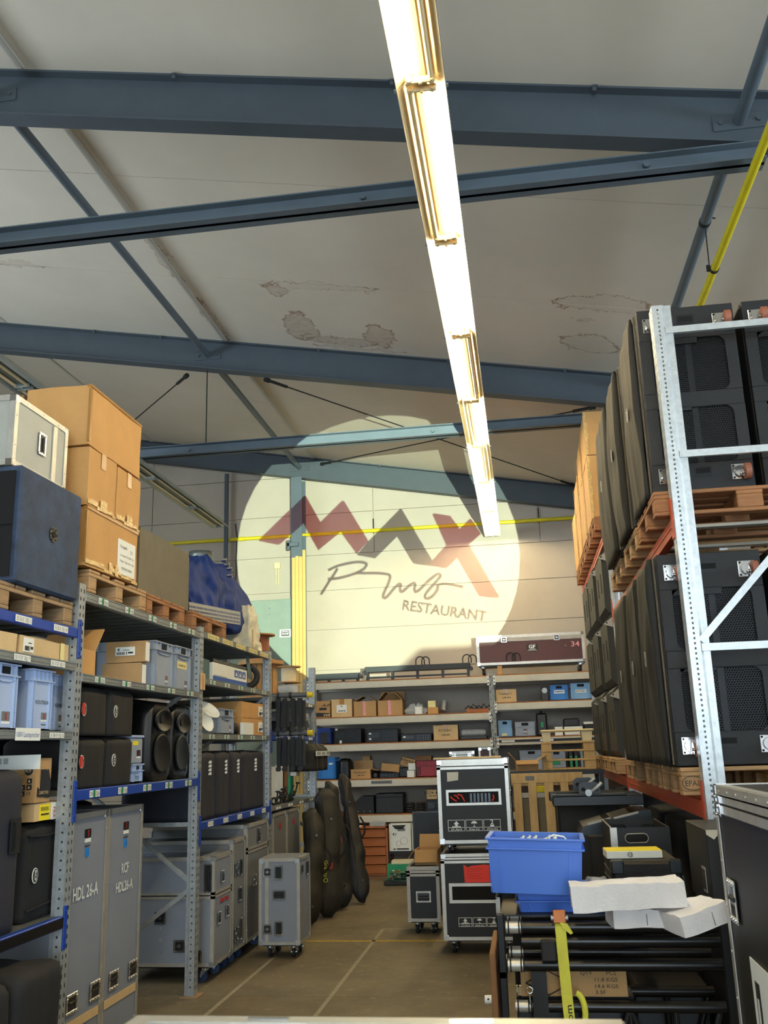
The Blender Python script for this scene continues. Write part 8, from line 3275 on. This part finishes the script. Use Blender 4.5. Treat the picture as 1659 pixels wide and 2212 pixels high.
# ratchet strap
t = thing('ratchet_strap', 'yellow ratchet strap tied round the truss pile', 'strap', (0, 0, 0))
k = MB()
path = [(0.083, 4.12, 0.915), (0.085, 4.075, 0.917), (0.087, 4.05, 0.895), (0.089, 4.048, 0.80), (0.092, 4.05, 0.70), (0.097, 4.052, 0.56), (0.103, 4.055, 0.42), (0.11, 4.06, 0.06)]
vs = []
for x, y, z in path:
    vs += [(x - 0.021, y, z), (x + 0.021, y, z), (x + 0.021, y + 0.003, z + 0.001), (x - 0.021, y + 0.003, z + 0.001)]
fs = []
for i in range(len(path) - 1):
    a, b = 4 * i, 4 * i + 4
    for q in range(4):
        fs.append((a + q, a + (q + 1) % 4, b + (q + 1) % 4, b + q))
k.add(vs, fs, 0)
k.text('ur.com', (0.110, 4.0505, 0.530), (-0.045, 0, 1), (-1, 0, -0.045), 0.022, 1, 0.01, 'L', 0.10) if False else k.text('ur.com', (0.112, 4.0500, 0.545), (-0.045, 0, 1), (-1, 0, -0.045), 0.024, 1, 0.012, 'C', 0.125)
k.build('webbing', ['strap', 'ink'], t)
k = MB()
k.box(0.060, 4.035, 0.905, 0.112, 4.05, 0.955, 0, 0.004)
k.cyl((0.052, 4.045, 0.925), (0.12, 4.045, 0.925), 0.010, 10, 1)
k.build('ratchet', ['copper', 'steel'], t)
k = MB()
k.prism([(0.085, 0.91), (0.115, 0.905), (0.135, 0.87), (0.125, 0.865), (0.10, 0.885)], (1, 0, 0), (0, 0, 1), (0, 0.004, 0), (0, 4.035, 0))
k.build('loose_end', 'strap', t)
k = MB()
k.tube([(0.13 + 0.03 * cos(a), 4.05, 0.58 + 0.07 * sin(a)) for a in [pi * i / 8 - pi / 2 for i in range(9)]], 0.012, 8)
k.build('loop', 'strap', t)
o = MB().box(0.005, 4.03, 0.765, 0.065, 4.055, 0.845, 0, 0.006).build('rubber_block', 'rubber')
tag(o, 'black rubber block hung between the truss tubes', 'block')

# dark fillers added to block light in the gaps of racks and truss pile
for y0, y1, lb in ((4.95, 5.95, 'first added black filler cover on the floor under the lower orange beam'), (6.05, 7.05, 'second added black filler cover on the floor under the lower orange beam'), (7.15, 8.0, 'third added black filler cover on the floor under the lower orange beam'), (8.3, 11.2, 'long added black filler cover on the floor under the array speakers')):
    covered(lb, (1.35, (y0 + y1) / 2, 0.0), RIGHT, y1 - y0, 0.9, 1.12, 'cloth', 'black filler covers added under the orange beams', 0.008, n=(6, 6, 8))  # added fillers that keep the space under the orange beams dark
for y0, y1, z, h, lb in ((2.95, 4.40, 0.842, 0.74, 'added dark cover blocking light behind the printed cardboard box'), (4.86, 6.58, 1.442, 0.53, 'added dark cover blocking light behind the moulded speakers'),
                         (5.90, 6.55, 0.0, 1.32, 'added dark cover blocking light beside the stencilled grey cases'), (6.80, 8.5, 1.755, 0.30, 'added dark cover blocking light behind the brown boxes'), (2.95, 4.62, 1.742, 0.27, 'added dark cover blocking light behind the pale crates')):
    covered(lb, at_left(y0, y1, z, 0.24 if z else 0.26, -3.07 if z else -3.06), LEFT, y1 - y0, 0.24 if z else 0.26, h, 'cloth_blue', 'added light blocking covers at the back of the blue beam rack', 0.006, n=(6, 4, 6))  # added to stop daylight showing through the rack's open back
o = MB().box(-0.12, 4.68, 0.0, 0.33, 4.9, 0.80, 0, 0.01).build('black_block', 'case_black')  # plain block added to hide a bright gap behind the pile
tag(o, 'black chest added to close the gap behind the truss pile', 'filler')
o = MB().box(0.38, 4.40, 0.0, 0.69, 4.72, 0.60, 0, 0.01).build('black_block', 'case_black')  # second added block, darkening the gap towards the amplifier
tag(o, 'low black chest added to close the gap between truss pile and amplifier', 'filler')

# ---------------------------------------------------------------- large black flight case at the right
def led(t, w, d, h, z0):
    s = Sheet('F', w, d, h, 0.003)
    s.rect(-w / 2 + 0.285, z0 + 0.20, w / 2 - 0.15, z0 + 0.87, 0)
    x = -w / 2 + 0.325
    s.text('LED', x, z0 + 0.26, 0.55, 1, 0.02, 'L', 0.72)
    s.text('LED', x + 0.016, z0 + 0.275, 0.52, 0, -0.022, 'L', 0.69, 0.0042)
    s.build('letter_panel', ['white_paint', 'ink'], t)


# front faces the aisle (-x); local +x runs towards the photographer
flight_case('large black flight case with big lettering at the right edge', (0.65 + 0.31, 2.86, 0.06), RIGHT, 1.42, 0.62, 1.375, 'case_black', 0.034, 'alu', 0, 1.315,
            [('F', -0.64, 1.31, 0.07)], [('F', -0.57, 1.01, 0.115, 0.135)], ballr=0.026, extra=led)
o = MB().box(0.70, 2.2, 0.0, 1.2, 3.5, 0.058).build('rolling_board', 'black_metal')
tag(o, 'black board under the large lettered flight case', 'board')

# silver case close to the photographer, only its rear edge shows
t = flight_case('silver case directly in front of the photographer, only its rear edge in view', (-0.245, 1.10, 0.40), 0, 0.70, 0.68, 0.82, 'case_silver', 0.03, 'alu', 0, None, [], [], ballr=0.014, rivets=False)
for x in (-0.145, 0.145):
    k = MB()
    k.box(x - 0.055, 0.30, 0.8235, x + 0.055, 0.338, 0.827, 0, 0.001)
    k.cyl((x - 0.03, 0.32, 0.830), (x + 0.03, 0.32, 0.830), 0.004, 8)
    k.build('latch', 'chrome', t)
o = MB().box(-0.545, 0.80, 0.0, 0.055, 1.40, 0.398, 0, 0.01).build('plinth_case', 'case_black')
tag(o, 'black case under the silver case in front of the photographer', 'case')
